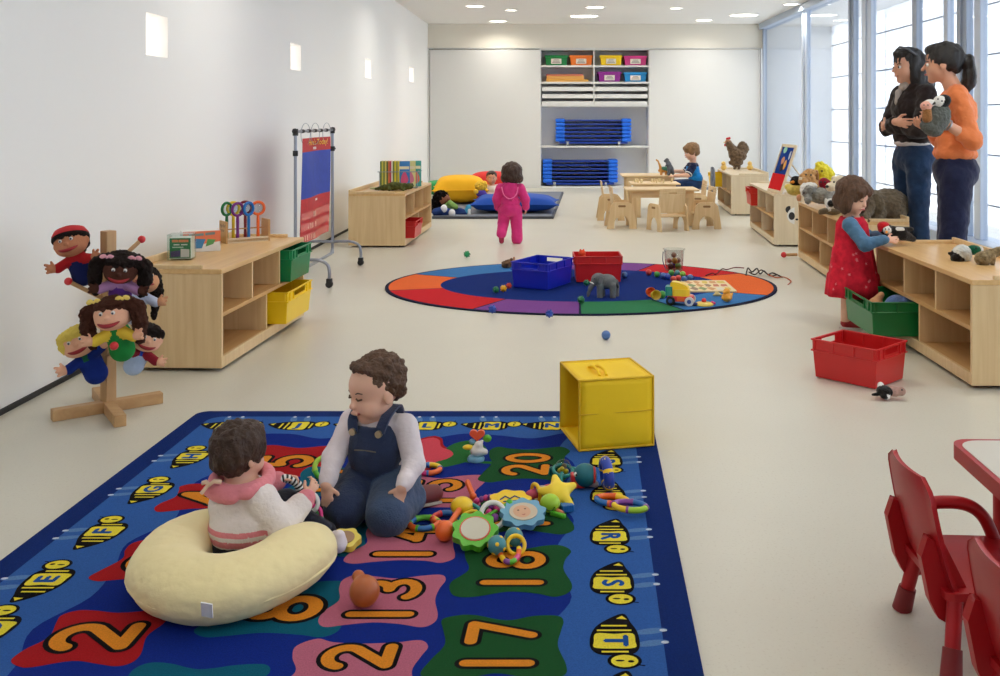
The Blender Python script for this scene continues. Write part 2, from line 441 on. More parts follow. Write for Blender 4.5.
# translucent panel screen outside, lit from beyond by the sky
def mat_screen():
    m = bpy.data.materials.new('translucent_panel'); m.use_nodes = True; nt = m.node_tree; nt.nodes.clear(); N = nt.nodes.new; L = nt.links.new
    out = N('ShaderNodeOutputMaterial'); t = N('ShaderNodeBsdfTranslucent'); d = N('ShaderNodeBsdfDiffuse'); mx = N('ShaderNodeMixShader')
    tc = N('ShaderNodeTexCoord'); mp = N('ShaderNodeMapping'); mp.inputs['Scale'].default_value = (1, .35, 5)
    n = N('ShaderNodeTexNoise'); n.inputs['Scale'].default_value = 2.2; n.inputs['Detail'].default_value = 6
    cm = N('ShaderNodeMix'); cm.data_type = 'RGBA'; cm.inputs['A'].default_value = lin((226, 232, 242)); cm.inputs['B'].default_value = lin((254, 253, 252))
    r = N('ShaderNodeMapRange'); r.inputs['From Min'].default_value = .35; r.inputs['From Max'].default_value = .6
    L(tc.outputs['Object'], mp.inputs['Vector']); L(mp.outputs['Vector'], n.inputs['Vector']); L(n.outputs['Fac'], r.inputs['Value']); L(r.outputs['Result'], cm.inputs['Factor'])
    L(cm.outputs['Result'], t.inputs['Color']); d.inputs['Color'].default_value = lin((235, 240, 248))
    mx.inputs[0].default_value = .25; L(t.outputs[0], mx.inputs[1]); L(d.outputs[0], mx.inputs[2]); L(mx.outputs[0], out.inputs[0])
    return m
scr = MB(); jn = MB()
zs = [-.3, .235, .82, 1.405, 1.99, 2.575, 3.16]
for i in range(len(zs)-1): scr.add([(5.0, YN, zs[i]+.004), (5.0, 18.4, zs[i]+.004), (5.0, 18.4, zs[i+1]-.004), (5.0, YN, zs[i+1]-.004)], [(0, 1, 2, 3)])
for z in zs: jn.b2(4.99, 5.02, YN, 18.4, z-.008, z+.008)
y = 18.3
while y > YN: jn.b2(5.035, 5.06, y-.02, y+.02, -.3, 3.2); y -= 2.95
st('wall_right', scr, mat_screen())
st('trim_22', jn, mat('screen_joint', (120, 130, 145), .6))
st('wall_end', MB().b2(XR+.1, 5.15, 18.4, 18.6, 0, ZC), mat('pale_blue_wall', (218, 222, 227), .7))

# lamps recessed in the ceiling
M_lamp = mat('lamp_glass', (255, 246, 230), .4, emit=6)
M_ring = mat('lamp_ring', (238, 238, 236), .4)
def downlight(x, y, r, label, seen=True):
    t = thing('ceiling_light', label, 'ceiling light', (x, y, ZC), 0, 'recessed round ceiling lights')
    MB().lathe([(r, 0), (r+.02, -.001), (r+.02, -.008), (r, -.010), (r-.006, -.004)], n=32).build('trim_ring', M_ring, t)
    MB().lathe([(.001, -.006), (r-.004, -.005), (r-.004, -.002)], n=32).build('diffuser', M_lamp, t)
    return t
DL = [(475, 6, .135, 'small round ceiling light nearest the wall with the light slots'), (511, 10, .09, 'tiniest round ceiling light, among the lamps above the pillows'),
      (498, 21, .15, 'round ceiling light close to the back wall, on the side of the slotted wall'), (595, 7, .14, 'small round ceiling light in front of the big one over the cupboard shelves'),
      (584, 16, .23, 'large round ceiling light above the open cupboard shelves'), (676, 8, .09, 'little round ceiling light between the shelves and the glass wall'),
      (704, 20, .14, 'round ceiling light by the back wall in front of the bare white sliding panel'), (744, 15, .23, 'large round ceiling light next to the glass wall'),
      (791, 4, .11, 'small round ceiling light right at the top of the glass wall')]
def lamp_light(x, y, r, w):
    l = bpy.data.lights.new('lamp', 'AREA'); l.shape = 'DISK'; l.size = 2*r; l.energy = w; l.color = (1, .945, .85) if y > 6 else (1, .92, .79); l.spread = 2.6
    o = bpy.data.objects.new('lamp_light', l); COL.objects.link(o); o.location = (x, y, ZC-.02); o.rotation_euler = (0, 0, 0)
for px, py, r, lb in DL:
    p = G(px, py, ZC); downlight(p.x, p.y, r, lb); lamp_light(p.x, p.y, r, 11*r/.2)
for x, y in ((-1.3, 12.2), (.6, 12.8), (2.2, 11.6), (-.4, 9.6), (1.5, 8.6), (-1.4, 6.6), (.7, 5.8), (2.3, 5.0), (-.8, 3.6), (1.2, 2.6), (-1.2, .8), (.9, -.4)):  # unseen lamps added out of view, light only, without fittings
    lamp_light(x, y, .2, 13 if y > 8 else 11 if y > 4 else 7)

# sky, sun and camera
wd = bpy.data.worlds.new('sky'); SC.world = wd; wd.use_nodes = True
nt = wd.node_tree; bg = nt.nodes['Background']; bg.inputs['Color'].default_value = (.95, .975, 1.0, 1); bg.inputs['Strength'].default_value = 3.0
sn = bpy.data.lights.new('sun', 'SUN'); sn.energy = 4; sn.angle = .2; sn.color = (1, .97, .92)
so = bpy.data.objects.new('sun', sn); COL.objects.link(so); so.rotation_euler = Vector((-.75, .1, -.55)).to_track_quat('-Z', 'Y').to_euler()
cam = bpy.data.cameras.new('camera'); cam.sensor_width = 36; cam.lens = 36*F/1000; cam.shift_x = -(XV-500)/1000; cam.shift_y = (YV-338)/1000
cam.clip_end = 100
co = bpy.data.objects.new('camera', cam); COL.objects.link(co); co.location = (0, 0, H); co.rotation_euler = (PI/2, 0, 0)
SC.camera = co
vs_ = SC.view_settings; vs_.view_transform = 'Standard'; vs_.look = 'None'; vs_.exposure = .06; vs_.gamma = 1; vs_.use_curve_mapping = False
SC.cycles.use_denoising = True
SC.cycles.max_bounces = 10; SC.cycles.diffuse_bounces = 6; SC.cycles.transparent_max_bounces = 24
SC.cycles.sample_clamp_indirect = 8; SC.cycles.caustics_reflective = False; SC.cycles.caustics_refractive = False
# ---------------------------------------------------------------- furniture
W_top = wood('maple_flat', (222, 184, 128), (208, 166, 108), .32, 'x')
W_end = wood('maple_upright', (226, 198, 152), (214, 182, 134), .38, 'z')
W_in = wood('maple_inside', (206, 164, 108), (196, 150, 94), .45, 'x')
W_ply = wood('birch_ply', (226, 200, 158), (214, 184, 138), .42, 'x', .8)
W_plyz = wood('birch_ply_upright', (226, 200, 158), (212, 182, 136), .42, 'z', .8)
W_pale = wood('pale_maple', (222, 204, 172), (212, 192, 158), .4, 'x')
W_palez = wood('pale_maple_upright', (224, 208, 178), (214, 196, 164), .4, 'z')
M_black = mat('black_rubber', (26, 26, 28), .6)
M_steel = mat('grey_steel_tube', (150, 156, 168), .3, .5, metal=.7)

def shelf(label, near, far, side, D=.45, Hh=.505, tones=(None,)*3, d0=1, Llow=.5, casters=True):
    """open toddler shelf; the fronts run from near to far, the body lies on the given side (+1: to the +X side)"""
    top, end, ins = (tones[0] or W_top, tones[1] or W_end, tones[2] or W_in)
    near = Vector(near[:2]); d = Vector(far[:2])-near; L = d.length; a = math.atan2(d.y, d.x)
    t = thing('toddler_shelf', label, 'shelf', (near.x, near.y, 0), a, 'open maple toddler shelves')
    s = -side                     # local x along the front; body towards local y*s
    def bb(mb, x0, x1, y0, y1, z0, z1, m=0): return mb.b2(x0, x1, min(y0*s, y1*s), max(y0*s, y1*s), z0, z1, m)
    z0 = .018; th = .02
    for x in (0, L-th): bb(MB(), x, x+th, 0, D, z0, Hh-.025).build('end_panel', end, t, .002)
    bb(MB(), 0, L, 0, D, Hh-.025, Hh).build('top_board', top, t, .004)
    bb(MB(), th, L-th, .008, D-.012, z0+.03, z0+.05).build('shelf_board', ins, t, .002)
    bb(MB(), th, L-th, .008, D-.012, .265, .285).build('shelf_board', ins, t, .002)
    bb(MB(), th, L-th, 0, .018, z0, z0+.055).build('front_rail', end, t, .002)
    bb(MB(), th, L-th, D-.012, D, z0, Hh-.025).build('back_panel', end, t)
    for q in (1, 2): bb(MB(), L*q/3-.008, L*q/3+.008, .006, D-.012, .285, Hh-.025).build('divider', end, t, .001)
    bb(MB(), L*Llow-.008, L*Llow+.008, .006, D-.012, z0+.05, .265).build('divider', end, t, .001)
    r = MB(); bb(r, 0, L, D-.02, D, Hh, Hh+.035); bb(r, 0, .018, .10, D-.02, Hh, Hh+.02); bb(r, L-.018, L, .10, D-.02, Hh, Hh+.02)
    r.build('tray_rim', end, t, .004)
    for x in (.10, L-.10):
        for y in (.07, D-.07):
            MB().cyl((x-.012, y*s, .012), (x+.012, y*s, .012), .012, n=14).b2(x-.016, x+.016, y*s-.012, y*s+.012, .012, z0).build('caster', M_black, t)
    return t, a, L, s
S1 = shelf('low maple shelf beside the hand puppets, with green and yellow bins pushed in', (-1.664, 4.918), (-1.60, 6.25), -1, .46)
S2 = shelf('low maple shelf beside the pocket chart stand, with the book rack on top', (-1.494, 9.64), (-1.456, 11.32), -1, .55, .52)
S3 = shelf('nearest low maple shelf by the glass wall, with the duck toys on top', (1.894, 4.597), (1.885, 5.96), 1, .47)
S4 = shelf('low maple shelf behind the girl in red, heaped with plush animals', (2.05, 7.2), (2.12, 8.9), 1, .46)
PT = (W_pale, W_palez, None)
S5 = shelf('low pale shelf with the felt board standing on top', (2.08, 9.72), (2.165, 11.4), 1, .50, .51, PT)
S6 = shelf('farthest low pale shelf, with the toy hen on top', (2.19, 12.8), (2.27, 14.4), 1, .48, .52, PT)

# --- plastic bins
def bin_mat(n, c): return mat(n, c, .38, .5, coat=.1)
P_green = bin_mat('green_plastic', (0, 128, 74)); P_dgreen = bin_mat('leaf_green_plastic', (0, 112, 52)); P_yellow = bin_mat('yellow_plastic', (244, 204, 20))
P_red = bin_mat('red_plastic', (202, 30, 32)); P_blue = bin_mat('royal_blue_plastic', (16, 40, 186)); P_lred = bin_mat('bright_red_plastic', (208, 40, 28))
def crate(label, loc, rz, w, d, h, m, rim=.28, group='plastic toy bins'):
    """open stacking bin: tapered tub, ribbed collar, slot handles in the two short ends (local x)"""
    t = thing('toy_bin', label, 'bin', loc, rz, group)
    k = .93; th = .004; zr = h*(1-rim); mb = MB()
    def ring(z, f, o=0): x, y = w/2*f-o, d/2*f-o; return [(-x, -y, z), (x, -y, z), (x, y, z), (-x, y, z)]
    f0, f1 = k, k+(1-k)*.85
    vs = ring(.004, f0)+ring(zr, f1)+ring(.008, f0, th)+ring(zr, f1, th)
    fs = [(3, 2, 1, 0), (8, 9, 10, 11)]
    for i in range(4):
        j = (i+1) % 4; fs += [(i, j, 4+j, 4+i), (8+j, 8+i, 12+i, 12+j)]
    mb.add(vs, fs); mb.build('tub', m, t, .002, 1)
    cb = MB(); X, Y = w/2, d/2
    # collar: long walls solid, short walls with a slot
    for sy in (-1, 1): cb.b2(-X, X, sy*Y-(th if sy > 0 else 0), sy*Y+(th if sy < 0 else 0), zr, h)
    hw, h0, h1 = d*.22, zr+(h-zr)*.28, zr+(h-zr)*.80
    for sx in (-1, 1):
        x0, x1 = (X-th, X) if sx > 0 else (-X, -X+th)
        cb.b2(x0, x1, -Y+th, -hw, zr, h).b2(x0, x1, hw, Y-th, zr, h).b2(x0, x1, -hw, hw, zr, h0).b2(x0, x1, -hw, hw, h1, h)
    # ledge between tub and collar, lip on top
    e = .006
    for z, ex in ((zr, e), (h, e)):
        cb.b2(-X-ex, X+ex, -Y-ex, -Y+th, z-.004, z+.003).b2(-X-ex, X+ex, Y-th, Y+ex, z-.004, z+.003)
        cb.b2(-X-ex, -X+th, -Y+th, Y-th, z-.004, z+.003).b2(X-th, X+ex, -Y+th, Y-th, z-.004, z+.003)
    rb = cb
    for sy in (-1, 1):
        for q in (-.46, -.16, .16, .46):
            rb.b2(q*w-.003, q*w+.003, sy*Y-.007, sy*Y+.007, zr, h)
    for sx in (-1, 1):
        for q in (-.42, -.27, .27, .42):
            rb.b2(sx*X-.007, sx*X+.007, q*d-.003, q*d+.003, zr, h)
    cb.build('collar', m, t, .0015, 1)
    return t
def in_shelf(S, u, v, z):
    t, a, L, s = S; p = Matrix.Rotation(a, 3, 'Z') @ Vector((u, v*s, z)); return Vector(t.location)+p
def inbin(S, label, u, v, z, w, d, h, m):
    """a bin with its short end (slot handle) towards the room, pushed in to depth v"""
    p = in_shelf(S, u, v, z); return crate(label, p, S[1]+PI/2, d, w, h, m)
inbin(S1, 'green bin in the upper row of the shelf beside the hand puppets', S1[2]*5/6, .115, .287, .38, .34, .188, P_green)
inbin(S1, 'yellow bin sticking out below the green bin', S1[2]*.745, .10, .071, .46, .36, .185, P_yellow)
inbin(S2, 'small red bin in the shelf below the book rack', S2[2]*.20, .10, .071, .42, .36, .165, P_red)
inbin(S5, 'red bin hanging out of the shelf under the felt board', S5[2]*5/6, .12, .287, .36, .36, .19, P_lred)
inbin(S6, 'yellow bin in the shelf under the toy hen', S6[2]*5/6, .04, .287, .40, .36, .19, P_yellow)
inbin(S3, 'green bin pulled halfway out of the shelf beside the girl in red, holding toys', S3[2]*.74, -.02, .071, .50, .40, .190, P_dgreen)
crate('red bin standing alone on the floor in front of the green bin', (1.435, 4.80, 0), -.80, .335, .285, .185, P_red)

# --- white fitted cupboard across the far end
t = thing('fitted_cupboard', 'white fitted cupboard with sliding panels and open shelves across the far end', 'cupboard', (0, YB, 0))
k = YB/1000
def X(px): return (px-XV)*k
def Z(py): return H-(py-YV)*k
W0 = -2.335
for a, b in ((W0+.01, X(540.5)), (X(649), 3.545)):
    p = MB().b2(a, b, -.02, .01, .03, 2.472).build('sliding_panel', M_panel, t, .004)
for a, b in ((W0-.02, W0), (3.545, 3.57)): MB().b2(a, b, -.03, .02, 0, 2.485).build('side_post', M_panel, t)
M_cin = mat('cupboard_inside', (232, 232, 230), .6)
x0, x1, xm = X(541), X(648.5), X(594)
MB().b2(x0-.02, x0, .01, .47, 0, 2.485).build('side_board', M_cin, t); MB().b2(x1, x1+.02, .01, .47, 0, 2.485).build('side_board', M_cin, t)
MB().b2(x0, x1, .45, .47, 0, 2.485).build('back_board', M_cin, t)
MB().b2(x0, x1, -.01, .45, 2.462, 2.485).build('top_board', M_panel, t)
for py in (66.5, 83, 106, 147, 187.5):
    MB().b2(x0, x1, -.01, .45, max(.004, Z(py)-.012), Z(py)+.022).build('shelf_board', M_panel, t, .002)
MB().b2(xm-.012, xm+.012, -.01, .45, Z(66.5)+.022, 2.462).build('divider', M_panel, t); MB().b2(xm-.012, xm+.012, -.01, .45, Z(83)+.022, Z(66.5)-.012).build('divider', M_panel, t)
MB().b2(xm-.012, xm+.012, -.0, .45, Z(106)+.022, Z(83)-.012).build('divider', M_panel, t)
for a, b in ((x0+.02, xm-.016), (xm+.016, x1-.02)):
    for r in range(3):
        z = Z(84.4+7.2*r)-.045
        MB().b2(a, b, -.018, .40, z-.075, z).build('drawer', M_panel, t, .002)
MB().b2(W0, 3.545, -.02, .0, 0, .026).build('plinth', M_panel, t)
# storage boxes with lids and label cards
M_lab = mat('label_card', (226, 220, 206), .6); M_ink = mat('grey_print', (96, 92, 90), .6)
def storage_box(px0, px1, pyt, pyb, c, lab):
    m = mat('box_'+lab[:6], c, .4); xa, xb = X(px0), X(px1); z0 = Z(pyb); hh = Z(pyt)-z0; w = xb-xa
    t = thing('storage_box', lab, 'storage box', ((xa+xb)/2, YB+.22, z0), 0, 'coloured storage boxes in the cupboard')
    mb = MB(); e = .94
    vs = [(sx*w/2*q, sy*.16*q, z) for z, q in ((0, e*.93), (hh*.78, e)) for sx, sy in ((-1, -1), (1, -1), (1, 1), (-1, 1))]
    mb.add(vs, [(3, 2, 1, 0), (4, 5, 6, 7), (0, 1, 5, 4), (1, 2, 6, 5), (2, 3, 7, 6), (3, 0, 4, 7)]); mb.build('tub', m, t, .006)
    MB().b2(-w/2, w/2, -.165, .165, hh*.78, hh).build('lid', m, t, .008)
    lb = MB().b2(-w*.22, w*.22, -.163, -.150, hh*.16, hh*.66); 
    for q in range(3): lb.b2(-w*(.17-.03*q), w*(.17-.03*q), -.1645, -.160, hh*(.26+.13*q), hh*(.31+.13*q), 1)
    lb.build('label', [M_lab, M_ink], t)
sh = .4
storage_box(544.5, 568, 55, 65.2, (24, 128, 66), 'green storage box on the top cupboard shelf'); storage_box(569.5, 593, 55, 65.2, (246, 128, 36), 'orange storage box on the top cupboard shelf')
storage_box(600, 622.5, 55, 65.2, (250, 212, 20), 'yellow storage box on the top cupboard shelf'); storage_box(624, 647.5, 55.5, 65.2, (216, 62, 140), 'pink storage box on the top cupboard shelf')
storage_box(598, 621.5, 71.5, 81.7, (150, 40, 148), 'purple storage box on the second cupboard shelf'); storage_box(624, 647.5, 72, 81.7, (28, 140, 206), 'blue storage box on the second cupboard shelf')
def big_book(px0, px1, py0, py1, c, lab, y):
    z0, z1 = Z(py1), Z(py0); mb = MB().b2(X(px0), X(px1), -.14, .14, z0+.006, z1-.006, 1)
    mb.b2(X(px0)-.004, X(px1)+.004, -.145, .145, z0, z0+.006).b2(X(px0)-.004, X(px1)+.004, -.145, .145, z1-.006, z1).b2(X(px0)-.004, X(px0)+.004, -.145, .145, z0+.006, z1-.006)
    o = mb.build('big_book', [mat('cover_'+lab[:9], c, .5), mat('page_edge', (214, 160, 84), .7)]); o.location = (0, y, 0); tag(o, lab, 'book', 'books lying in the cupboard')
big_book(546.5, 588.5, 79.3, 81.7, (238, 190, 60), 'yellow book lying lowest in the cupboard book pile', YB+.20)
big_book(546.8, 584, 75.6, 79.2, (232, 152, 60), 'thick orange book in the middle of the cupboard book pile', YB+.21)
big_book(546.5, 583, 74.0, 75.5, (190, 44, 110), 'thin dark pink book on top of the cupboard book pile', YB+.205)

# --- stacked toddler cots, one thing each
C_end = mat('cot_end_blue', (24, 104, 220), .45, .4); C_bed = mat('cot_fabric_navy', (14, 58, 156), .7)
def cot_stack(px0, px1, pyt, pyb, n, where, floor_z, ordn):
    xa, xb = X(px0), X(px1); w = xb-xa; z0 = Z(pyb); hh = (Z(pyt)-z0)/n; yc = YB+.225; e = w*.125
    first = None
    for i in range(n):
        lab = '%s blue sleeping cot, %s of the stack %s' % (('lowest', 'second lowest', 'third lowest', 'third highest', 'second highest', 'topmost')[i] if n == 6 else ordn[i], 'last' if False else 'one', where)
        lab = 'blue sleeping cot, %s of the stack %s' % ((ordn[i]), where)
        loc = ((xa+xb)/2, yc, z0+hh*i)
        if first is None:
            t = thing('sleeping_cot', lab, 'cot', loc, 0, 'stacked blue sleeping cots')
            for sx in (-1, 1):
                mb = MB().b2(min(sx*w/2, sx*(w/2-e)), max(sx*w/2, sx*(w/2-e)), -.20, .20, .004, hh*.97)
                mb.build('cot_end', C_end, t, hh*.3, 3)
            MB().b2(-w/2+e*.8, w/2-e*.8, -.18, .18, hh*.45, hh*.6).build('bed_sheet', C_bed, t)
            MB().cyl((-w/2+e*.7, -.182, hh*.5), (w/2-e*.7, -.182, hh*.5), hh*.20, n=10).cyl((-w/2+e*.7, .182, hh*.5), (w/2-e*.7, .182, hh*.5), hh*.20, n=10).build('side_rail', C_bed, t)
            first = t
        else: dup(first, lab, loc)
    t = thing('cot_trolley', 'wheeled trolley under the cot stack %s' % where, 'trolley', ((xa+xb)/2, yc, floor_z), 0, 'cot trolleys')
    zb = z0-floor_z
    MB().b2(-w*.45, w*.45, -.19, .19, zb-.03, zb-.002).build('deck', C_bed, t)
    for sx in (-1, 1):
        for sy in (-1, 1):
            MB().cyl((sx*w*.34-.02, sy*.16, .04), (sx*w*.34+.02, sy*.16, .04), .04, n=16).b2(sx*w*.34-.03, sx*w*.34+.03, sy*.16-.02, sy*.16+.02, .05, zb-.03, 1).build('wheel', [mat('grey_wheel', (176, 178, 180), .4), M_black], t)
on = ['lowest', 'second from the bottom', 'third from the bottom', 'third from the top', 'second from the top', 'topmost']
cot_stack(555.5, 631.5, 118.5, 142, 6, 'on the upper cupboard shelf', Z(147)+.022, on)
cot_stack(542.6, 618, 159.5, 183.0, 6, 'on the cupboard floor', Z(187.5)+.022, on)

# --- pocket chart on a wheeled stand
M_nylr = mat('red_nylon', (190, 32, 38), .6, var=(30, .12)); M_nylb = mat('blue_nylon', (26, 62, 168), .6, var=(14, .12)); M_clear = mat('pocket_film', (214, 96, 92), .25, .6)
YC = 8.05; s_ = YC/1000
def PX(px): return (px-XV)*s_
def PZ(py): return H-(py-YV)*s_
AX, BX = V(-1.945, 7.35, 0), V(-1.934, 8.5, 0)      # feet of the two uprights
dv = (BX-AX); Lc = dv.length; ac = math.atan2(dv.y, dv.x)
t = thing('chart_stand', 'grey tubular stand on wheels holding the red and blue pocket chart', 'stand', AX, ac)
zt = 1.14
for i, x in enumerate((0, Lc)):
    MB().cyl((x, 0, .10), (x, 0, zt), .012, n=14).build('upright', M_steel, t)
    MB().cyl((x, 0, zt-.02), (x, 0, zt+.03), .02, n=14).sph((x-.012 if i == 0 else x+.012, 0, zt+.012), .022, n=14).build('corner_joint', M_black, t)
    MB().cyl((x, 0, zt-.17), (x, 0, zt-.13), .019, n=14).cyl((x, 0, zt-.15), (x+(-.035 if i == 0 else .035), -.01, zt-.15), .011, n=10).build('clamp', M_black, t)
MB().cyl((0, 0, zt+.01), (Lc, 0, zt+.01), .011, n=14).build('top_bar', M_steel, t)
for k_ in range(5): MB().cyl((Lc*(.14+.16*k_), 0, zt+.01), (Lc*(.19+.16*k_), 0, zt+.01), .014, n=12).build('bar_ring', M_black, t)
base = [(0, 0, .16)]+[(Lc*q, 0, .16-.0*q) for q in (.5, 1)]
MB().tube([(0, 0, .22), (0.0, 0, .14), (.05, 0, .105), (Lc-.05, 0, .105), (Lc, 0, .14), (Lc, 0, .22)], .012, 10).build('base_bar', M_steel, t)
for i, x in enumerate((0.02, Lc-.02)):
    for sy in (-1, 1):
        R = Matrix.Rotation(0, 3, 'Z'); ly = .245
        pts = [(x, 0, .20), (x, sy*.10, .205), (x, sy*(ly-.07), .20), (x, sy*(ly-.015), .17), (x, sy*ly, .115), (x, sy*ly, .06)]
        MB().tube(catmull(pts, 4, False), .012, 10).build('foot_tube', M_steel, t)
        MB().b2(x-.016, x+.016, sy*ly-.02, sy*ly+.02, .028, .066).cyl((x-.018, sy*ly, .025), (x-.005, sy*ly, .025), .025, n=14).cyl((x+.005, sy*ly, .025), (x+.018, sy*ly, .025), .025, n=14).build('caster', M_black, t)
# the chart itself hangs by three wire rings
t2 = thing('pocket_chart', 'red and blue nylon pocket chart hanging from the wheeled stand', 'wall chart', AX, ac)
c0, c1 = Lc*.14, Lc*.90; zc = [1.095, .99, .635, .30]
def wav(x, z): return (x, .012*math.sin(9*x/Lc+z*3), z)
def sheet(z1, z0, inset=0, off=0, x0=c0, x1=c1):
    mb = MB(); n = 12; th = .003
    def P(i, z, y): x = x0+(x1-x0)*i/n; q = wav(x, z); return (q[0], q[1]+y-off, q[2])
    ro = max(2, int(abs(z1-z0)/.05)+1); vs = []
    for j in range(ro+1):
        for i in range(n+1): vs.append(P(i, z0+(z1-z0)*j/ro, 0))
    o = len(vs)
    for j in range(ro+1):
        for i in range(n+1): vs.append(P(i, z0+(z1-z0)*j/ro, th))
    fs = []
    for j in range(ro):
        for i in range(n):
            a = j*(n+1)+i; fs += [(a, a+1, a+n+2, a+n+1), (o+a+n+1, o+a+n+2, o+a+1, o+a)]
    return mb.add(vs, fs, 0, True)
sheet(zc[0], zc[1]).build('header_panel', M_nylr, t2); sheet(zc[1], zc[2]).build('middle_panel', M_nylb, t2); sheet(zc[2], zc[3]).build('lower_panel', M_nylr, t2)
for j in range(3): sheet(.53-.085*j, .475-.085*j, 0, .003, c0+.01, c1-.01).build('pocket', M_clear, t2)
mb = MB()
for j in range(3):
    for q in range(7):
        x = c0+.07+.045*q+.01*j
        if x+.03 < c1-.02 and (q*3+j) % 4: 
            w = wav(x+.014, .3); mb.b2(x, x+.028, w[1]-.0055, w[1]-.0045, .483-.085*j, .522-.085*j)
mb.build('card', mat('faint_card', (226, 160, 140), .5), t2)
tx = MB(); text_faces(tx, "Here's Today!", .066, lambda x, y: (lambda q: (q[0], q[1]-.004, q[2]))(wav((c0+c1)/2+.05+x*1.5, 1.057+y+.0*x)))
tx.build('lettering', mat('yellow_print', (250, 206, 60), .6), t2)
tx = MB()
for q in range(4): tx.poly([(-.05+.028*q, -.010), (-.028+.028*q, -.010), (-.028+.028*q, .010), (-.05+.028*q, .010)], lambda x, y: (lambda q: (q[0], q[1]-.004, q[2]))(wav((c0+c1)/2-.02+x, 1.012+y)))
tx.poly([(-.04, -.008), (.05, -.008), (.05, .008), (-.04, .008)], lambda x, y: (lambda q: (q[0], q[1]-.004, q[2]))(wav((c0+c1)/2+x, .605+y)))
tx.build('small_print', mat('white_print', (240, 232, 226), .6), t2)
for k_ in range(3):
    xm_ = c0+(c1-c0)*(.12+.38*k_); pts = []
    for i in range(22):
        a = 2*PI*i/22; pts.append((xm_+.135*math.cos(a), .012*math.sin(9*xm_/Lc+3)*.5, zt-.015+.085*math.sin(a)))
    MB().tube(pts, .0022, 6, True).build('wire_ring', M_steel, t2)

# --- wooden play tables and chairs
def ply_table(label, c, rz, w, d, h):
    t = thing('play_table', label, 'table', c, rz, 'low wooden play tables')
    MB().b2(-w/2, w/2, -d/2, d/2, h-.022, h).build('tabletop', W_ply, t, .006)
    MB().b2(-w/2+.06, w/2-.06, -d/2+.05, -d/2+.07, h-.10, h-.022).b2(-w/2+.06, w/2-.06, d/2-.07, d/2-.05, h-.10, h-.022).build('apron', W_ply, t)
    for sx in (-1, 1):
        for sy in (-1, 1):
            x, y = sx*(w/2-.09), sy*(d/2-.075)
            MB().b2(x-.035, x+.035, y-.02, y+.02, 0, h-.022).build('leg', W_plyz, t, .006)
    return t
ply_table('nearest low wooden play table, empty, among the little chairs', (1.18, 11.72, 0), .01, .84, .50, .43)
ply_table('middle low wooden play table, covered with small wooden pieces', (1.20, 12.75, 0), 0, .62, .50, .43)
ply_table('farthest low wooden play table, with the toy dinosaurs', (1.22, 13.75, 0), 0, .76, .62, .475)
def side_poly(w, h, leg, arch, top):
    """outline of a bent side: splayed legs with an arch cut between them"""
    pts = [(-w/2, 0), (-w/2+leg, 0)]
    n = 10
    for i in range(n+1):
        a = PI-PI*i/n; pts.append((math.cos(a)*(w/2-leg), arch*.35+math.sin(a)*arch*.65))
    pts += [(w/2-leg, 0), (w/2, 0), (top/2+.02, h*.86), (top/2-.01, h*.97), (top/2-.04, h), (-top/2+.04, h), (-top/2+.01, h*.97), (-top/2-.02, h*.86)]
    return pts
def rr(w, d, r, n=6):
    out = []
    for sx, sy, a0 in ((1, -1, -PI/2), (1, 1, 0), (-1, 1, PI/2), (-1, -1, PI)):
        for i in range(n+1):
            a = a0+PI/2*i/n; out.append((sx*(w/2-r)+r*math.cos(a), sy*(d/2-r)+r*math.sin(a)))
    return out
M_slot_shade = mat('slot_shade', (140, 104, 64), .7)  # flush darker piece, the shade of an open slot put into its colour
def ply_chair(label, c, rz, cube=False):
    """little bent-ply chair; local -y is the front of the seat, two cut-out sides carry seat and back"""
    t = thing('toddler_chair', label, 'chair', c, rz, 'low wooden toddler chairs')
    w, d, h = .34, .34, .30
    for sx in (-1, 1):
        R = Matrix(((0, 0, 1), (1, 0, 0), (0, 1, 0)))
        po = side_poly(d, h, .085, .15, .22)
        pb = MB().prism(po, sx*w/2-.009, sx*w/2+.009, R); so_ = pb.build('side_panel', W_plyz, t, .004)
        MB().prism(rr(.085, .024, .011), sx*w/2-.0096, sx*w/2+.0096, R, (0, 0, h-.045)).build('slot_shade_patch', M_slot_shade, so_)
    MB().b2(-w/2+.009, w/2-.009, -d/2+.06, d/2-.05, .155, .172).build('seat', W_ply, t, .004)
    R = Matrix.Rotation(-.10, 3, 'X'); zc_ = .39
    # back rest: board with a hand slot cut through
    b = MB(); bw = w-.018; z0, z1 = .20, .47; y = d/2-.07
    hs, q0, q1 = .05, .405, .43
    for x0, x1, a, b_ in ((-bw/2, bw/2, z0, q0), (-bw/2, -hs, q0, q1), (hs, bw/2, q0, q1), (-bw/2, bw/2, q1, z1)):
        b.box(((x0+x1)/2, y+((a+b_)/2-.36)*.12, (a+b_)/2), (x1-x0, .016, b_-a), R)
    b.build('backrest', W_plyz, t, .003)
    return t
C1 = [((577, 224), 2.0*0+PI, 'wooden toddler chair with its back to the room at the corner of the nearest play table'),]
ch = [(0.69, 11.45, PI*.5+.05, 'wooden toddler chair standing sideways at the open end of the nearest play table'),
      (1.20, 11.15, PI+.40, 'wooden toddler chair turned askew in front of the nearest play table'),
      (1.63, 11.40, -PI*.5+.1, 'wooden toddler chair at the end of the nearest play table towards the glass wall'),
      (.62, 12.35, PI*.5, 'wooden toddler chair behind the sideways chair, at the middle play table'),
      (1.70, 12.5, -PI*.5, 'wooden toddler chair at the middle play table, in front of the boy in blue')]
P0 = None
for x, y, a, lb in ch:
    if P0 is None: P0 = ply_chair(lb, (x, y, 0), a)
    else: dup(P0, lb, (x, y, 0), a)
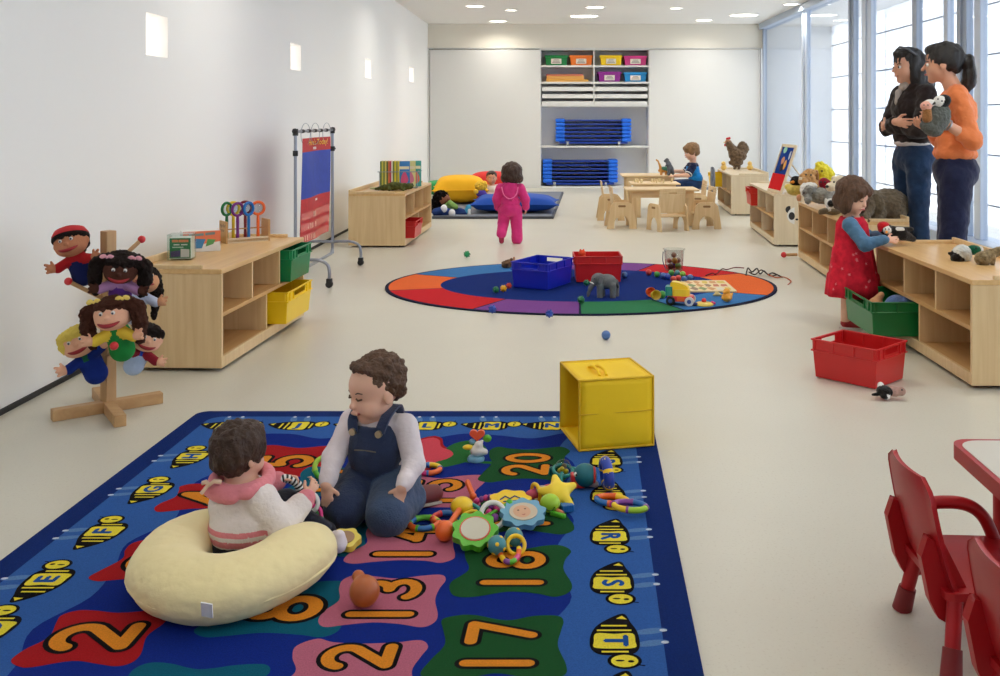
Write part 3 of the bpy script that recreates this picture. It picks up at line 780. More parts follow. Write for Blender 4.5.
# grey plastic child chair under the boy in blue
t = thing('plastic_chair', 'grey plastic chair under the boy in blue', 'chair', (1.90, 13.55, 0), 0)
M_gc = mat('grey_plastic', (128, 134, 146), .45)
po = catmull([(-.15, .30), (-.15, .5), (-.10, .56), (.10, .56), (.15, .5), (.15, .30)], 4, True)
MB().prism(po, -.008, .008, Matrix(((0, 0, 1), (1, 0, 0), (0, 1, 0))), (.17, 0, .02)).build('backrest', M_gc, t, .003)
MB().b2(-.17, .17, -.15, .15, .29, .305).build('seat', M_gc, t, .006)
for sx in (-1, 1):
    for sy in (-1, 1): MB().cyl((sx*.14, sy*.12, .30), (sx*.17, sy*.14, 0), .011, n=10).build('leg', M_steel, t)

# --- red chairs and table close to the camera
R_pl = mat('glossy_red_plastic', (168, 20, 28), .42, .35); R_dk = mat('red_leg_cap', (122, 20, 26), .5)
def red_chair(label, c, rz):
    """moulded chair: seat, tall back with wing supports, tube arms, four splayed legs; local +x is the front"""
    t = thing('armchair', label, 'chair', c, rz, 'red plastic toddler armchairs')
    sz = .165
    po = [(-.16, -.155), (-.14, -.165), (.13, -.15), (.16, -.12), (.17, 0), (.16, .12), (.13, .15), (-.14, .165), (-.16, .155)]
    MB().prism(po, sz-.012, sz+.006).build('seat', R_pl, t, .006, 3)
    # back: curved panel, narrower at the top, leaning back
    n = 12; ro = 14; vs = []; fs = []
    for th in (0, .010):
        for j in range(ro+1):
            v = j/ro; z = sz-.02+v*.265; hw = .155-.016*v
            if v > .84: hw -= .040*((v-.84)/.16)**2.5
            for i in range(n+1):
                u = -1+2*i/n; y = u*hw; x = -.140-.045*v-.014*(1-u*u)-th+.02*(1-v)**3
                vs.append((x, y, z))
    o = (n+1)*(ro+1)
    for j in range(ro):
        for i in range(n):
            a = j*(n+1)+i; fs += [(a, a+1, a+n+2, a+n+1), (o+a+n+1, o+a+n+2, o+a+1, o+a)]
    rim = [j*(n+1) for j in range(ro+1)]+[ro*(n+1)+i for i in range(1, n+1)]+[j*(n+1)+n for j in range(ro-1, -1, -1)]+[i for i in range(n-1, 0, -1)]
    for q in range(len(rim)):
        a, b = rim[q], rim[(q+1) % len(rim)]; fs.append((a, o+a, o+b, b))
    MB().add(vs, fs, 0, True).build('backrest', R_pl, t, .003)
    for sy in (-1, 1):
        po = [(-.14, .085), (-.10, .10), (-.10, .17), (-.15, .27), (-.19, .285), (-.205, .24), (-.185, .14), (-.165, .10)]
        M_ = Matrix(((1, 0, 0), (0, 0, 1), (0, 1, 0)))
        MB().prism([(x, z) for x, z in po], sy*.118-.014, sy*.118+.014, M_).build('wing_support', R_pl, t, .008, 3)
        if sy > 0:
            pts = catmull([(-.165, sy*.145, .245), (-.06, sy*.156, .256), (.015, sy*.158, .250), (.060, sy*.156, .218), (.085, sy*.145, .16)], 6, False)
            MB().tube(pts, .0165, 14).build('arm_tube', R_pl, t)
        for sx in (-1, 1):
            a, b = V(sx*.130, sy*.120-.02, sz-.005), V(sx*.165, sy*.160-.045, .0)
            q = a.lerp(b, .66)
            lg = MB().cyl(a, q, .018, .0175, n=16).build('leg', R_pl, t)
            MB().cyl(a.lerp(b, .64), b, .0215, .0245, n=18).build('foot_cap', R_dk, lg)
    return t
RC = red_chair('red plastic armchair pushed towards the table, seen whole', (1.035, 2.43, 0), .0)
dup(RC, 'red plastic armchair in front of the other, cut off by the picture corner', (1.025, 1.905, 0), .02)
# kidney-topped activity table, only a corner shows
M_tt = mat('grey_white_laminate', (206, 200, 186), .35, .5); 
t = thing('activity_table', 'table corner with a pale top and thick red edge beside the red armchairs', 'table', (1.62, 2.62, 0))
c0_ = G(953, 440, .50)
def rr(w, d, r, n=6):
    out = []
    for sx, sy, a0 in ((1, -1, -PI/2), (1, 1, 0), (-1, 1, PI/2), (-1, -1, PI)):
        for i in range(n+1):
            a = a0+PI/2*i/n; out.append((sx*(w/2-r)+r*math.cos(a), sy*(d/2-r)+r*math.sin(a)))
    return out
tw, td = .85, 1.2
tb = rr(tw, td, .05)
t.location = (1.064+tw/2, 2.765-td/2, 0); t.rotation_euler = (0, 0, -.02)
MB().prism(tb, .320, .360).build('edge_band', R_pl, t, .012, 3)
MB().prism(rr(tw-.03, td-.03, .06), .350, .3612).build('tabletop', M_tt, t)
for sx in (-1, 1):
    for sy in (-1, 1):
        lg = MB().cyl((sx*(tw/2-.11), sy*(td/2-.09), .0), (sx*(tw/2-.11), sy*(td/2-.09), .325), .022, n=16).build('leg', R_pl, t)
# ---------------------------------------------------------------- rugs
def pile(n, c, sc=900, a=.16): 
    return mat(n, c, .95, .1, bump=(sc, .55), var=(260, a))
N_edge = pile('pile_edge_navy', (16, 44, 112)); N_band = pile('pile_mid_blue', (52, 98, 172)); N_in = pile('pile_royal', (14, 42, 134))
N_red = pile('pile_red', (168, 24, 30)); N_teal = pile('pile_teal', (10, 92, 116)); N_pink = pile('pile_pink', (190, 106, 130)); N_green = pile('pile_green', (28, 82, 42))
N_org = pile('pile_orange', (226, 140, 40)); N_blk = pile('pile_black', (16, 14, 20)); N_yel = pile('pile_yellow', (240, 222, 66)); N_wing = pile('pile_wing', (92, 132, 186)); N_wht = pile('pile_white', (206, 216, 232))
N_let = pile('pile_letter_blue', (28, 82, 160)); N_flow = pile('pile_coral', (216, 76, 92)); N_leaf = pile('pile_leaf', (40, 108, 52))
RUGM = [N_edge, N_band, N_in, N_red, N_teal, N_pink, N_green, N_org, N_blk, N_yel, N_wing, N_wht, N_let, N_flow, N_leaf]
RW, RL, SHR = 1.90, 2.95, .030                     # the rug lies a little askew
RO = G(650, 411, .014); RO.z = 0
RB = RO+V(-RW/2, -RL/2, 0)
def rug_local(px, py):
    p = G(px, py, .014)-RB; return p.x-SHR*(p.y-RL/2), p.y
rug = MB(); ZT = .014
hw, hl = RW/2, RL/2
rug.prism(rr(RW, RL, .05), 0, ZT, None, (0, 0, 0), 0)
def lay(n): return lambda x, y: (x, y, ZT+.0004*n)
rug.poly(rr(RW-.16, RL-.16, .06), lay(1), 1)
# wavy royal field
pts = []; bx, by = hw-.335, hl-.33
def wave_side(p, q, n, amp, ph):
    out = []; p, q = Vector(p), Vector(q); d = q-p; nn = Vector((d.y, -d.x)).normalized()
    for i in range(n): out.append(tuple(p+d*i/n+nn*amp*math.sin(ph+i*2.2)))
    return out
pts = wave_side((-bx, -by), (bx, -by), 9, .035, .3)+wave_side((bx, -by), (bx, by), 14, .035, 1)+wave_side((bx, by), (-bx, by), 9, .035, 2)+wave_side((-bx, by), (-bx, -by), 14, .035, .5)
rug.poly(catmull(pts, 5), lay(2), 2)
# number patches: x across the rug, numbers read away from the camera
PN = [0]
def patch(cx, cy, w, h, m, sd):
    rd = random.Random(sd); P = []
    for x, y in ((-.44, -.52), (-.28, -.49), (-.02, -.42), (.24, -.45), (.42, -.50), (.53, -.42), (.55, -.28), (.46, -.02), (.50, .22), (.53, .38), (.44, .50), (.24, .48), (.0, .42), (-.26, .48), (-.42, .50), (-.52, .40), (-.50, .22), (-.44, .0), (-.55, -.24), (-.56, -.42)):
        P.append((cx+w*(x+rd.uniform(-.022, .022)), cy+h*(y+rd.uniform(-.022, .022))))
    PN[0] += 1; rug.poly(catmull(P, 5), lay(3+.04*PN[0]), m)
def arc(cx, cy, rx, ry, a0, a1, n=14): return [(cx+rx*math.cos(math.radians(a0+(a1-a0)*i/n)), cy+ry*math.sin(math.radians(a0+(a1-a0)*i/n))) for i in range(n+1)]
DG = {'1': [[(.25, 0), (.25, 1)]],
      '2': [arc(.33, .72, .30, .28, 165, -30)+[(.10, .05)], [(.08, .03), (.66, .03)]],
      '3': [arc(.28, .75, .28, .23, 150, -88), arc(.28, .27, .34, .25, 88, -150)],
      '4': [[(.5, 0), (.5, 1)], [(.48, .98), (.04, .34)], [(.02, .34), (.68, .34)]],
      '5': [[(.58, 1), (.12, 1)], [(.12, 1), (.08, .58)], arc(.30, .32, .32, .30, 130, -150)],
      '6': [arc(.34, .28, .28, .26, 150, 510)], '7': [[(.02, 1), (.62, 1)], [(.62, 1), (.24, 0)]],
      '8': [arc(.33, .75, .26, .23, -90, 270, 24), arc(.33, .27, .31, .26, 90, 450, 24)],
      '9': [arc(.34, .70, .28, .26, 0, 360, 24), [(.62, .70), (.60, .3), (.40, 0)]],
      '0': [arc(.33, .5, .28, .47, 0, 360, 28)]}
CLOSED = {'8', '0'}
def number(txt, cx, cy, s, wd=1.0):
    w = .105*s*wd; adv = .86*s; tot = adv*(len(txt)-1)+.66*s
    for i, ch in enumerate(txt):
        ox = -tot/2+adv*i
        f = lambda n: (lambda x, y: lay(n)(cx-(y-.5)*s*.98, cy+ox+x*s*.92))
        for q, stroke in enumerate(DG[ch]):
            cl = ch in CLOSED or (ch == '9' and q == 0)
            p = stroke[:-1] if cl else stroke
            if ch == '6': 
                p = [(.66, .95), (.40, .80), (.16, .52)]+arc(.34, .28, .27, .25, 170, 480)
            k_ = w/s
            rug.strip(p, k_+.075, f(4.2+.06*(q+4*i)), 8, cl); rug.strip(p, k_, f(5+.06*(q+4*i)), 7, cl)
cols = [(3, [(96, 637, '2', .28, .29), (165, 560, '3', .30, .28), (210, 497, '4', .28, .26), (287, 461, '5', .34, .38)]),
        (4, [(182, 697, '7', .32, .29), (283, 608, '8', .34, .32), (318, 540, '9', .32, .26), (338, 482, '10', .32, .34)]),
        (5, [(353, 672, '12', .32, .30), (386, 600, '13', .29, .30), (408, 543, '14', .30, .30), (435, 492, '15', .32, .34)]),
        (6, [(500, 646, '17', .31, .32), (514, 570, '18', .31, .34), (524, 514, '19', .32, .34), (527, 464, '20', .30, .40)])]
for m, L_ in cols:
    for px, py, tx, w, h in L_:
        x, y = rug_local(px, py); patch(x, y, w*.92, h*.9, m, hash(tx) % 1 + int(tx)); number(tx, x, y, .172 if len(tx) == 1 else .145)
x, y = rug_local(52, 748); patch(x, y, .30, .30, 3, 1); number('1', x, y, .2)
# coral flower and leaf beside the 15
x, y = rug_local(415, 455)
P = []
for i in range(24): a = 2*PI*i/24; r = .15*(1+.16*math.cos(5*a)); P.append((x+r*math.cos(a)*.9, y+r*math.sin(a)*1.3))
rug.poly(catmull(P, 2), lay(3), 3); rug.poly([(x+(p[0]-x)*.9, y+(p[1]-y)*.9) for p in catmull(P, 2)], lay(4), 13)
x2, y2 = rug_local(462, 455)
rug.poly(catmull([(x2-.08, y2-.12), (x2+.0, y2-.10), (x2+.09, y2+.02), (x2+.03, y2+.16), (x2-.06, y2+.10)], 5), lay(3.2), 14)
x3, y3 = rug_local(470, 462); rug.strip([(x3-.13, y3+.06), (x3, y3+.0), (x3+.15, y3-.02)], .012, lay(3.5), 14)
# bees with letters
def bee(cx, cy, ang, flip, let):
    """ang: where the bee flies; wings on the side towards the rug edge (flip=+1: to the bee's left)"""
    c, s = math.cos(ang), math.sin(ang)
    def f(n): return lambda a, b: lay(n)(cx+1.04*(a*c-b*s*flip), cy+1.04*(a*s+b*c*flip))
    def oval(a, b, ra, rb, n=18, t=0): 
        return [(a+ra*math.cos(2*PI*i/n)*math.cos(t)-rb*math.sin(2*PI*i/n)*math.sin(t), b+ra*math.cos(2*PI*i/n)*math.sin(t)+rb*math.sin(2*PI*i/n)*math.cos(t)) for i in range(n)]
    def P(pts, n, m):
        pts = [f(n)(*p) for p in pts]
        rug.add(pts if flip > 0 else pts[::-1], [tuple(range(len(pts)))], m)
    for a in (-.035, .018): P(oval(a-.012, .084, .013, .040, t=.22), 1.6, 10); P(oval(a-.016, .114, .006, .009), 1.9, 11)
    body = catmull([(-.128, .022), (-.085, -.030), (-.04, -.052), (.02, -.056), (.052, -.038), (.058, .0), (.052, .040), (.02, .056), (-.04, .054), (-.085, .040)], 5)
    P(body, 2.2, 8)
    P([(-.118, .020), (-.104, .006), (-.100, .032)], 2.7, 9)
    P(catmull([(-.036, -.042), (.0, -.047), (.026, -.045), (.030, .0), (.026, .045), (.0, .047), (-.036, .042), (-.034, 0)], 4), 2.7, 9)
    for a, hb in ((-.050, .040), (-.071, .030), (.043, .030)): P([(a-.0035, -hb), (a+.0035, -hb), (a+.0035, hb), (a-.0035, hb)], 2.7, 9)
    P(oval(.080, .020, .033, .038), 2.3, 8); P(oval(.081, .020, .025, .030), 2.9, 9)
    P(oval(.083, .034, .005, .007), 3.4, 8); P(oval(.080, .010, .0035, .010), 3.4, 8)
    for b in (.050, .064): 
        for q in [[(.095, .044), (.100, b)]]: rug.strip(q, .002, f(2.9), 8, caps=False)
    return f
def letter(ch, cx, cy, up, s=.078):
    ux, uy = up; rx, ry = uy, -ux
    text_faces(rug, ch, s, lambda x, y: lay(3.6)(cx+rx*x*1.0+ux*y, cy+ry*x*1.0+uy*y), 12)
    for k_, (dx, dy) in enumerate(((.004, 0), (-.004, 0), (0, .003), (0, -.003))): text_faces(rug, ch, s, lambda x, y: lay(3.5-.06*k_)(cx+rx*(x+dx)+ux*(y+dy), cy+ry*(x+dx)+uy*(y+dy)), 12)
ex = hw-.195
for px, py, ch in ((2, 628, 'D'), (50, 579, 'E'), (104, 531, 'F'), (150, 489, 'G'), (190, 456, 'H')):
    x, y = rug_local(px, py); x = -ex; bee(x, y, PI/2, 1, ch); letter(ch, x-.0, y-.004, (-1, 0))
for px, py, ch in ((232, 426, 'I'), (300, 425.5, 'J'), (365, 425.5, 'K'), (428, 425.5, 'L'), (493, 425.5, 'M'), (553, 425.5, 'N'), (612, 425.5, 'O')):
    x, y = rug_local(px, py); y = hl-.205; bee(x, y, 0, 1, ch); letter(ch, x-.004, y, (0, 1))
for px, py, ch in ((610, 462, 'P'), (608, 497, 'Q'), (607, 537, 'R'), (611, 584, 'S'), (617, 642, 'T'), (625, 706, 'U')):
    x, y = rug_local(px, py); x = ex-.0; bee(x, y, -PI/2, 1, ch); letter(ch, x+.0, y+.004, (1, 0))
rug.v = [(x+SHR*(y-hl), y, z) for x, y, z in rug.v]
o = rug.build('rug', RUGM); o.location = RB
tag(o, 'blue rectangular rug with bees round the edge and numbers on coloured patches', 'rug')

# oval rug
OC = V(.154, 7.47, 0); OA, OB = 1.448, 1.155
v_mats = [pile('oval_border', (36, 40, 66), 500), pile('oval_navy', (18, 46, 120), 500), pile('oval_red', (206, 40, 48), 500), pile('oval_purple', (126, 74, 148), 500), pile('oval_green', (52, 124, 84), 500),
          pile('oval_blue', (66, 124, 184), 500), pile('oval_orange', (238, 112, 58), 500)]
ov = MB()
def el(f, n=96, g=1): return [(OA*f*math.cos(2*PI*i/n), OB*f*math.sin(2*PI*i/n)) for i in range(n)]
ov.prism(el(1), 0, .010, None, (0, 0, 0), 0)
def ang(px, py):
    p = G(px, py)-OC; return math.atan2(p.y/OB, p.x/OA)
bd = [ang(771, 297), ang(748, 274), ang(660, 264), ang(556, 262.8), ang(497, 263.6), ang(408, 275), ang(388, 292), ang(465, 312.5), ang(580, 316), ang(690, 313)]
bd = [b if b >= bd[0]-1e-6 else b+2*PI for b in bd]+[bd[0]+2*PI]
for i, m in enumerate((6, 2, 3, 4, 5, 6, 2, 3, 4, 5)):
    a0, a1 = bd[i], bd[i+1]; n = max(4, int((a1-a0)*16)); fi, fo = .62, .982; g = .006
    P = [(OA*fo*math.cos(a0+g+(a1-a0-2*g)*j/n), OB*fo*math.sin(a0+g+(a1-a0-2*g)*j/n)) for j in range(n+1)]
    Q = [(OA*.715*math.cos(a0+g+(a1-a0-2*g)*j/n), OB*.62*math.sin(a0+g+(a1-a0-2*g)*j/n)) for j in range(n+1)]
    vs = [(x, y, .0106) for x, y in Q]+[(x, y, .0106) for x, y in P]
    ov.add(vs, [(j, n+1+j, n+2+j, j+1) for j in range(n)], m)
ov.add([(x*.72, y*.625, .0110) for x, y in el(1)], [tuple(range(96))], 1)
o = ov.build('oval_rug', v_mats); o.location = OC
tag(o, 'oval rug with a navy centre ringed by coloured segments', 'rug')
# grey play mat by the far cupboard
M_mat = mat('grey_mat', (112, 118, 130), .6, var=(3, .08)); M_med = mat('mat_edge', (66, 70, 80), .6)
c = [G(432, 219), G(553.5, 219), G(563.5, 193.5), G(452, 193.5)]
m_ = MB(); vs = [tuple(p) for p in c]+[tuple(p+V(0, 0, .03)) for p in c]
m_.add(vs, [(3, 2, 1, 0), (4, 5, 6, 7), (0, 1, 5, 4), (1, 2, 6, 5), (2, 3, 7, 6), (3, 0, 4, 7)], 1)
ce = sum((Vector(p) for p in c), V(0, 0, 0))/4
m_.add([tuple(ce+(p-ce)*.965+V(0, 0, .0306)) for p in c], [(0, 1, 2, 3)], 0)
tag(m_.build('play_mat', [M_mat, M_med]), 'thin grey play mat under the big coloured pillows', 'mat')
# ---------------------------------------------------------------- things on the near shelf
zt = .505
def on(px, py, z=zt): return G(px, py, z)
def pad(n, c, r=.45): return mat(n, c, r, .4)
# clear box with the green card
p = on(176, 259)+V(.03, 0, 0); t = thing('card_box', 'clear plastic box with a green printed card inside, on the shelf by the puppets', 'box', p, .12)
w, d, h = .125, .10, .135
MB().b2(-w/2, w/2, -d/2, d/2, 0, h).build('clear_case', glassy('clear_plastic', (236, 244, 240)), t, .003)
mb = MB().b2(-w/2+.012, w/2-.006, -d/2+.006, d/2-.010, .008, h-.018)
f_ = lambda k: (lambda x, y: (x, -d/2+.0055-.0004*k, y))
mb.poly([(-.05, .012), (.056, .012), (.056, .115), (-.05, .115)], f_(0), 1)
mb.poly([(-.045, .016), (.004, .020), (.004, .052), (-.045, .046)], f_(1), 2); mb.poly([(.006, .016), (.05, .016), (.05, .056), (.006, .060)], f_(1), 3)
for q, (a, b, y0, y1, m_) in enumerate(((-.038, -.008, .094, .107, 4), (-.005, .045, .094, .107, 4), (-.030, .0, .078, .084, 5), (.008, .040, .078, .084, 5), (-.036, .02, .066, .070, 5))): mb.poly([(a, y0), (b, y0), (b, y1), (a, y1)], f_(1), m_)
mb.build('printed_card', [pad('card_white', (226, 226, 220)), pad('card_green', (26, 120, 70)), pad('card_violet', (66, 60, 120)), pad('card_pale', (220, 212, 214)), pad('card_orange', (236, 132, 84)), pad('card_print', (220, 226, 218))], t)
# orange puzzle box
p = on(196, 250)+V(.035, -.03, 0); t = thing('puzzle_box', 'orange and white picture puzzle box between the green card box and the magnifier rack', 'box', p, .50)
w, d, h = .20, .105, .115
mb = MB().b2(-w/2, w/2, -d/2, d/2, 0, h)
for sgn, rot in ((-1, 0), (1, 1)):
    pass
fx = lambda k: (lambda x, y: (x, -d/2-.0004*k, y)); fy = lambda k: (lambda x, y: (w/2+.0004*k, x, y))
mb.poly([(-w/2, .03), (w/2, .055), (w/2, h), (-w/2, h)], fx(1), 1); mb.poly([(-.05, .02), (.0, .02), (.02, .07), (-.04, .075)], fx(2), 2); mb.poly([(.02, .028), (.06, .04), (.075, .065), (.03, .07)], fx(2), 3)
mb.poly([(-.07, .086), (.01, .090), (.01, .104), (-.07, .100)], fx(2), 4); mb.poly([(.018, .090), (.07, .093), (.07, .107), (.018, .104)], fx(2), 4); mb.poly([(-d/2, .03), (d/2, .03), (d/2, h), (-d/2, h)], fy(1), 1); mb.poly(catmull([(-.03, .05), (.0, .035), (.03, .05), (.02, .08), (-.02, .08)], 4), fy(2), 3)
mb.build('carton', [pad('carton_white', (228, 226, 222)), pad('carton_orange', (232, 124, 84)), pad('carton_blue', (66, 130, 180)), pad('carton_green', (92, 156, 88)), pad('carton_print', (120, 140, 140))], t, .002)
# magnifier rack
p = on(226, 244)+rotz(.65) @ V(.135, .06, 0); t = thing('magnifier_rack', 'wooden rack with a printed front holding the coloured magnifying glasses', 'rack', p, .65)
M_rk = wood('rack_ply', (206, 164, 106), (192, 148, 92), .45, 'z')
w, d, h = .27, .12, .130
for x in (-w/2, w/2-.012): MB().b2(x, x+.012, -d/2, d/2, 0, h).build('side_board', M_rk, t, .002)
MB().b2(-w/2+.012, w/2-.012, -d/2, d/2, .008, .020).build('bottom_board', M_rk, t); MB().b2(-w/2+.012, w/2-.012, -d/2, -d/2+.010, .0, .030).build('front_lip', W_pale, t)
MB().b2(-w/2+.012, w/2-.012, -.003, .003, .075, .082).build('holder_rail', M_rk, t)
mb = MB(); fz = lambda x, y: (-w/2-.0006, -x, y)
text_faces(mb, 'magnifier', .026, lambda x, y: fz(x, y+.104)); text_faces(mb, 'center', .026, lambda x, y: fz(x, y+.076)); mb.build('lettering', pad('brown_print', (60, 40, 24)), t)
rk = t
Rk = rotz(.65)
for x, y, c, nm, tw in ((-.10, .03, (10, 116, 58), 'green', .75), (-.055, .045, (236, 208, 40), 'yellow', .35), (-.055, -.03, (116, 34, 126), 'purple', .55), (.02, .05, (134, 34, 44), 'dark red', .1), (.012, -.03, (20, 110, 190), 'blue', .75), (.075, -.015, (238, 106, 44), 'orange', .15)):
    q = Vector(p)+Rk @ V(x, y, .021)
    o = thing('magnifying_glass', '%s magnifying glass standing in the wooden magnifier rack' % nm, 'magnifying glass', q, .85+tw-.5, 'magnifying glasses')
    m = pad('magnifier_'+nm, c, .35)
    MB().lathe([(.009, 0), (.010, .01), (.0085, .05), (.0095, .105), (.008, .136)], n=14).build('handle', m, o)
    MB().torus((0, 0, .177), .037, .0085, frame(V(0, 1, 0)), 28, 10).build('ring', m, o)
    MB().lathe([(.001, -.003), (.030, -.001), (.030, .001), (.001, .003)], (0, 0, .177), 24, R=frame(V(0, 1, 0))).build('lens', glassy('lens_glass'), o)
# ---------------------------------------------------------------- puppet tree
M_oak = wood('oak_post', (198, 158, 112), (184, 142, 96), .5, 'z'); M_oakx = wood('oak_bar', (200, 160, 112), (186, 144, 98), .5, 'x'); M_knob = mat('red_knob', (206, 44, 50), .4)
PC = V(-1.925, 4.262, 0); t = thing('puppet_stand', 'wooden puppet stand with a cross foot and red-knobbed pegs', 'stand', PC)
a1 = math.atan2(.27, .345); a2 = math.atan2(-.435, .294)
MB().box((0, 0, .0235), (.44, .047, .047), rotz(a1)).build('foot_bar', M_oakx, t, .003)
for sx in (-1, 1): MB().box(V(sx*.145, 0, .0235) @ rotz(a2).transposed() if False else rotz(a2) @ V(sx*.145, 0, .0235), (.235, .047, .047), rotz(a2)).build('foot_bar', M_oakx, t, .003)
MB().box((0, 0, .405), (.047, .047, .73), rotz(a1+.35)).build('post', M_oak, t, .003)
for b, r in ((V(-2.055, 4.18, .567), .47), (V(-1.820, 4.35, .722), .60), (V(-1.739, 3.90, .361), .24), (V(-1.70, 4.20, .36), .26), (V(-2.06, 4.30, .30), .2), (V(-2.03, 4.20, .62), .52)):
    e = b-PC; rt = V(0, 0, r); pg = MB().cyl(rt, e, .009, n=10).build('peg', M_oak, t); MB().sph(e, .0165, None, 14).build('knob', M_knob, pg)
def puppet(label, px, py, Y, rz, roll, skin, shirt, hs=.062, hair=None, kind='cap', hair2=None, lower=None, pitch=0, sleeve=None, arms=((-1, .0), (1, .0)), gate=None):
    c = AT(px, py, Y); t = thing('hand_puppet', label, 'puppet', c, 0, 'hand puppets on the wooden stand'); t.rotation_euler = (pitch, roll, rz)
    sk = mat('puppet_'+skin[0], skin[1], .8, .15, bump=(120, .2)); sh = mat('puppet_'+shirt[0], shirt[1], .85, .15, bump=(80, .3)); lw = mat('puppet_'+lower[0], lower[1], .85, .15, bump=(80, .3)) if lower else sh
    slv = mat('puppet_'+sleeve[0], sleeve[1], .85, .15) if sleeve else sh
    s = hs
    soft('head', [ell((0, 0, 0), (1.12*s, .92*s, .90*s)), ell((0, -.30*s, -.35*s), (.95*s, .72*s, .55*s)), ell((0, -.98*s, -.02*s), (.14*s, .14*s, .12*s), k=.004)]+[ell((x*1.1*s, .05*s, -.05*s), (.10*s, .18*s, .22*s), k=.004) for x in (-1, 1)], sk, t, .004, .012)
    soft('body', [cap((0, .02, -.7*s), .55*s, (0, .03, -1.45*s), .70*s, 0), cap((0, .03, -1.45*s), .70*s, (0, .04, -2.35*s), .74*s, 1)]+[cap((x*.4*s, 0, -1.15*s), .32*s, (x*1.15*s, -.25*s, (-1.45+dz)*s), .34*s, 2) for x, dz in arms], [sh, lw, slv], t, .0045, .012)
    for x, dz in arms:
        w = V(x*1.22*s, -.28*s, (-1.45+dz)*s); d = V(x*.8, -.5, .25+dz*.4).normalized()
        soft('hand', [cap(w, .26*s, w+d*.30*s, .30*s)]+[cap(w+d*.35*s+V(0, 0, q*s), .11*s, w+d*.66*s+V(0, 0, q*1.5*s), .10*s, k=.003) for q in (-.18, 0, .18)]+[cap(w+d*.15*s+V(0, 0, .2*s), .10*s, w+d*.25*s+V(0, 0, .48*s), .09*s, k=.003)], sk, t, .0035, .006)
    mo = MB(); n = 12
    for i in range(n+1): pass
    pts = [(math.sin(q)*.86*s, -.12*s-math.cos(q)*.98*s, (-.48+.20*(abs(q)/.95)**2)*s) for q in [(-.95+1.9*i/n) for i in range(n+1)]]
    mo.tube(pts, [(.03+.10*math.sin(PI*i/n))*s for i in range(n+1)], 8); mo.build('mouth', mat('puppet_mouth', (150, 26, 36), .6), t)
    for x in (-1, 1):
        e = MB().sph((x*.36*s, -.84*s, .24*s), .125*s, None, 12).build('eye', M_eye, t); MB().sph((x*.36*s, -.93*s, .22*s), .070*s, None, 10).build('pupil', mat('puppet_pupil', (36, 40, 60), .3), e)
    if hair:
        hm = mat('puppet_hair_'+hair[0], hair[1], .9, .2, bump=(90, .6))
        H_ = [ell((0, .16*s, .36*s), (1.16*s, .98*s, .72*s)), ell((0, .45*s, -.1*s), (1.05*s, .72*s, .8*s))]
        if kind == 'pig':
            for x in (-1, 1): H_ += chain([(x*.95*s, .1*s, .55*s), (x*1.45*s, 0, .2*s), (x*1.55*s, -.1*s, -.7*s), (x*1.4*s, -.1*s, -1.7*s)], [.42*s, .46*s, .44*s, .30*s])
            H_ += [ell((0, -.35*s, .72*s), (.9*s, .55*s, .26*s))]
        elif kind == 'long': H_ += chain([(.75*s, .3*s, .4*s), (1.2*s, .2*s, -.6*s), (1.35*s, .1*s, -2.4*s)], [.5*s, .42*s, .2*s])+chain([(-.75*s, .3*s, .4*s), (-1.1*s, .2*s, -.6*s), (-1.1*s, .2*s, -1.6*s)], [.5*s, .4*s, .25*s])+[ell((.0, -.25*s, .75*s), (.8*s, .5*s, .25*s))]
        elif kind == 'mop': H_ += [ell((0, -.45*s, .68*s), (1.05*s, .55*s, .36*s)), ell((-.85*s, -.1*s, .1*s), (.38*s, .6*s, .6*s))]
        elif kind == 'short': H_ += [ell((0, -.35*s, .68*s), (1.0*s, .5*s, .30*s))]
        soft('hair', H_, hm, t, .0042, .010, None, (70, .006))
    if kind == 'pig':
        bm = mat('puppet_bow_'+hair2[0], hair2[1], .7)
        for x in (-1, 1):
            q = V(x*.85*s, -.42*s, .92*s); MB().sph(q, .10*s, None, 10).sph(q+V(.24*s, 0, .05*s), (.22*s, .09*s, .15*s), eul(0, .4, 0), 10).sph(q-V(.24*s, 0, -.05*s), (.22*s, .09*s, .15*s), eul(0, -.4, 0), 10).build('hair_bow', bm, t)
    if kind == 'cap':
        MB().lathe([(1.2*s, .30*s), (1.19*s, .45*s), (1.0*s, .78*s), (.6*s, .96*s), (.001, 1.02*s)], (0, .12*s, .12*s), n=24, R=eul(-.30, 0, 0)).build('cap', mat('puppet_cap', (186, 34, 40), .8), t)
        MB().lathe([(1.20*s, .10*s), (1.23*s, .22*s), (1.21*s, .34*s)], (0, .10*s, .10*s), n=24, R=eul(-.30, 0, 0)).build('hair_band', mat('puppet_hair_black', (28, 20, 18), .9), t)
    return t
TAN = ('tan', (186, 124, 92)); LT = ('light', (232, 178, 148)); DKS = ('dark', (78, 46, 36)); MD = ('mid', (206, 150, 112))
puppet('tan puppet boy in a red cap, highest on the puppet stand', 71, 243, 4.20, .15, -.28, TAN, ('red', (170, 30, 36)), .061, ('black', (28, 20, 18)), 'cap', None, ('navy', (24, 34, 84)), -.1, ('red', (170, 30, 36)))
puppet('dark puppet girl with black pigtails and pink bows on the puppet stand', 121, 268, 4.10, .30, .10, DKS, ('lilac', (190, 140, 190)), .062, ('black', (20, 16, 16)), 'pig', ('pink', (232, 166, 178)), ('purple', (104, 60, 150)), .30)
puppet('tan puppet woman with long black hair at the back of the puppet stand', 143, 280, 4.30, .55, .30, MD, ('blouse', (198, 206, 226)), .060, ('black', (20, 16, 16)), 'long', None, ('blouse', (198, 206, 226)), -.35)
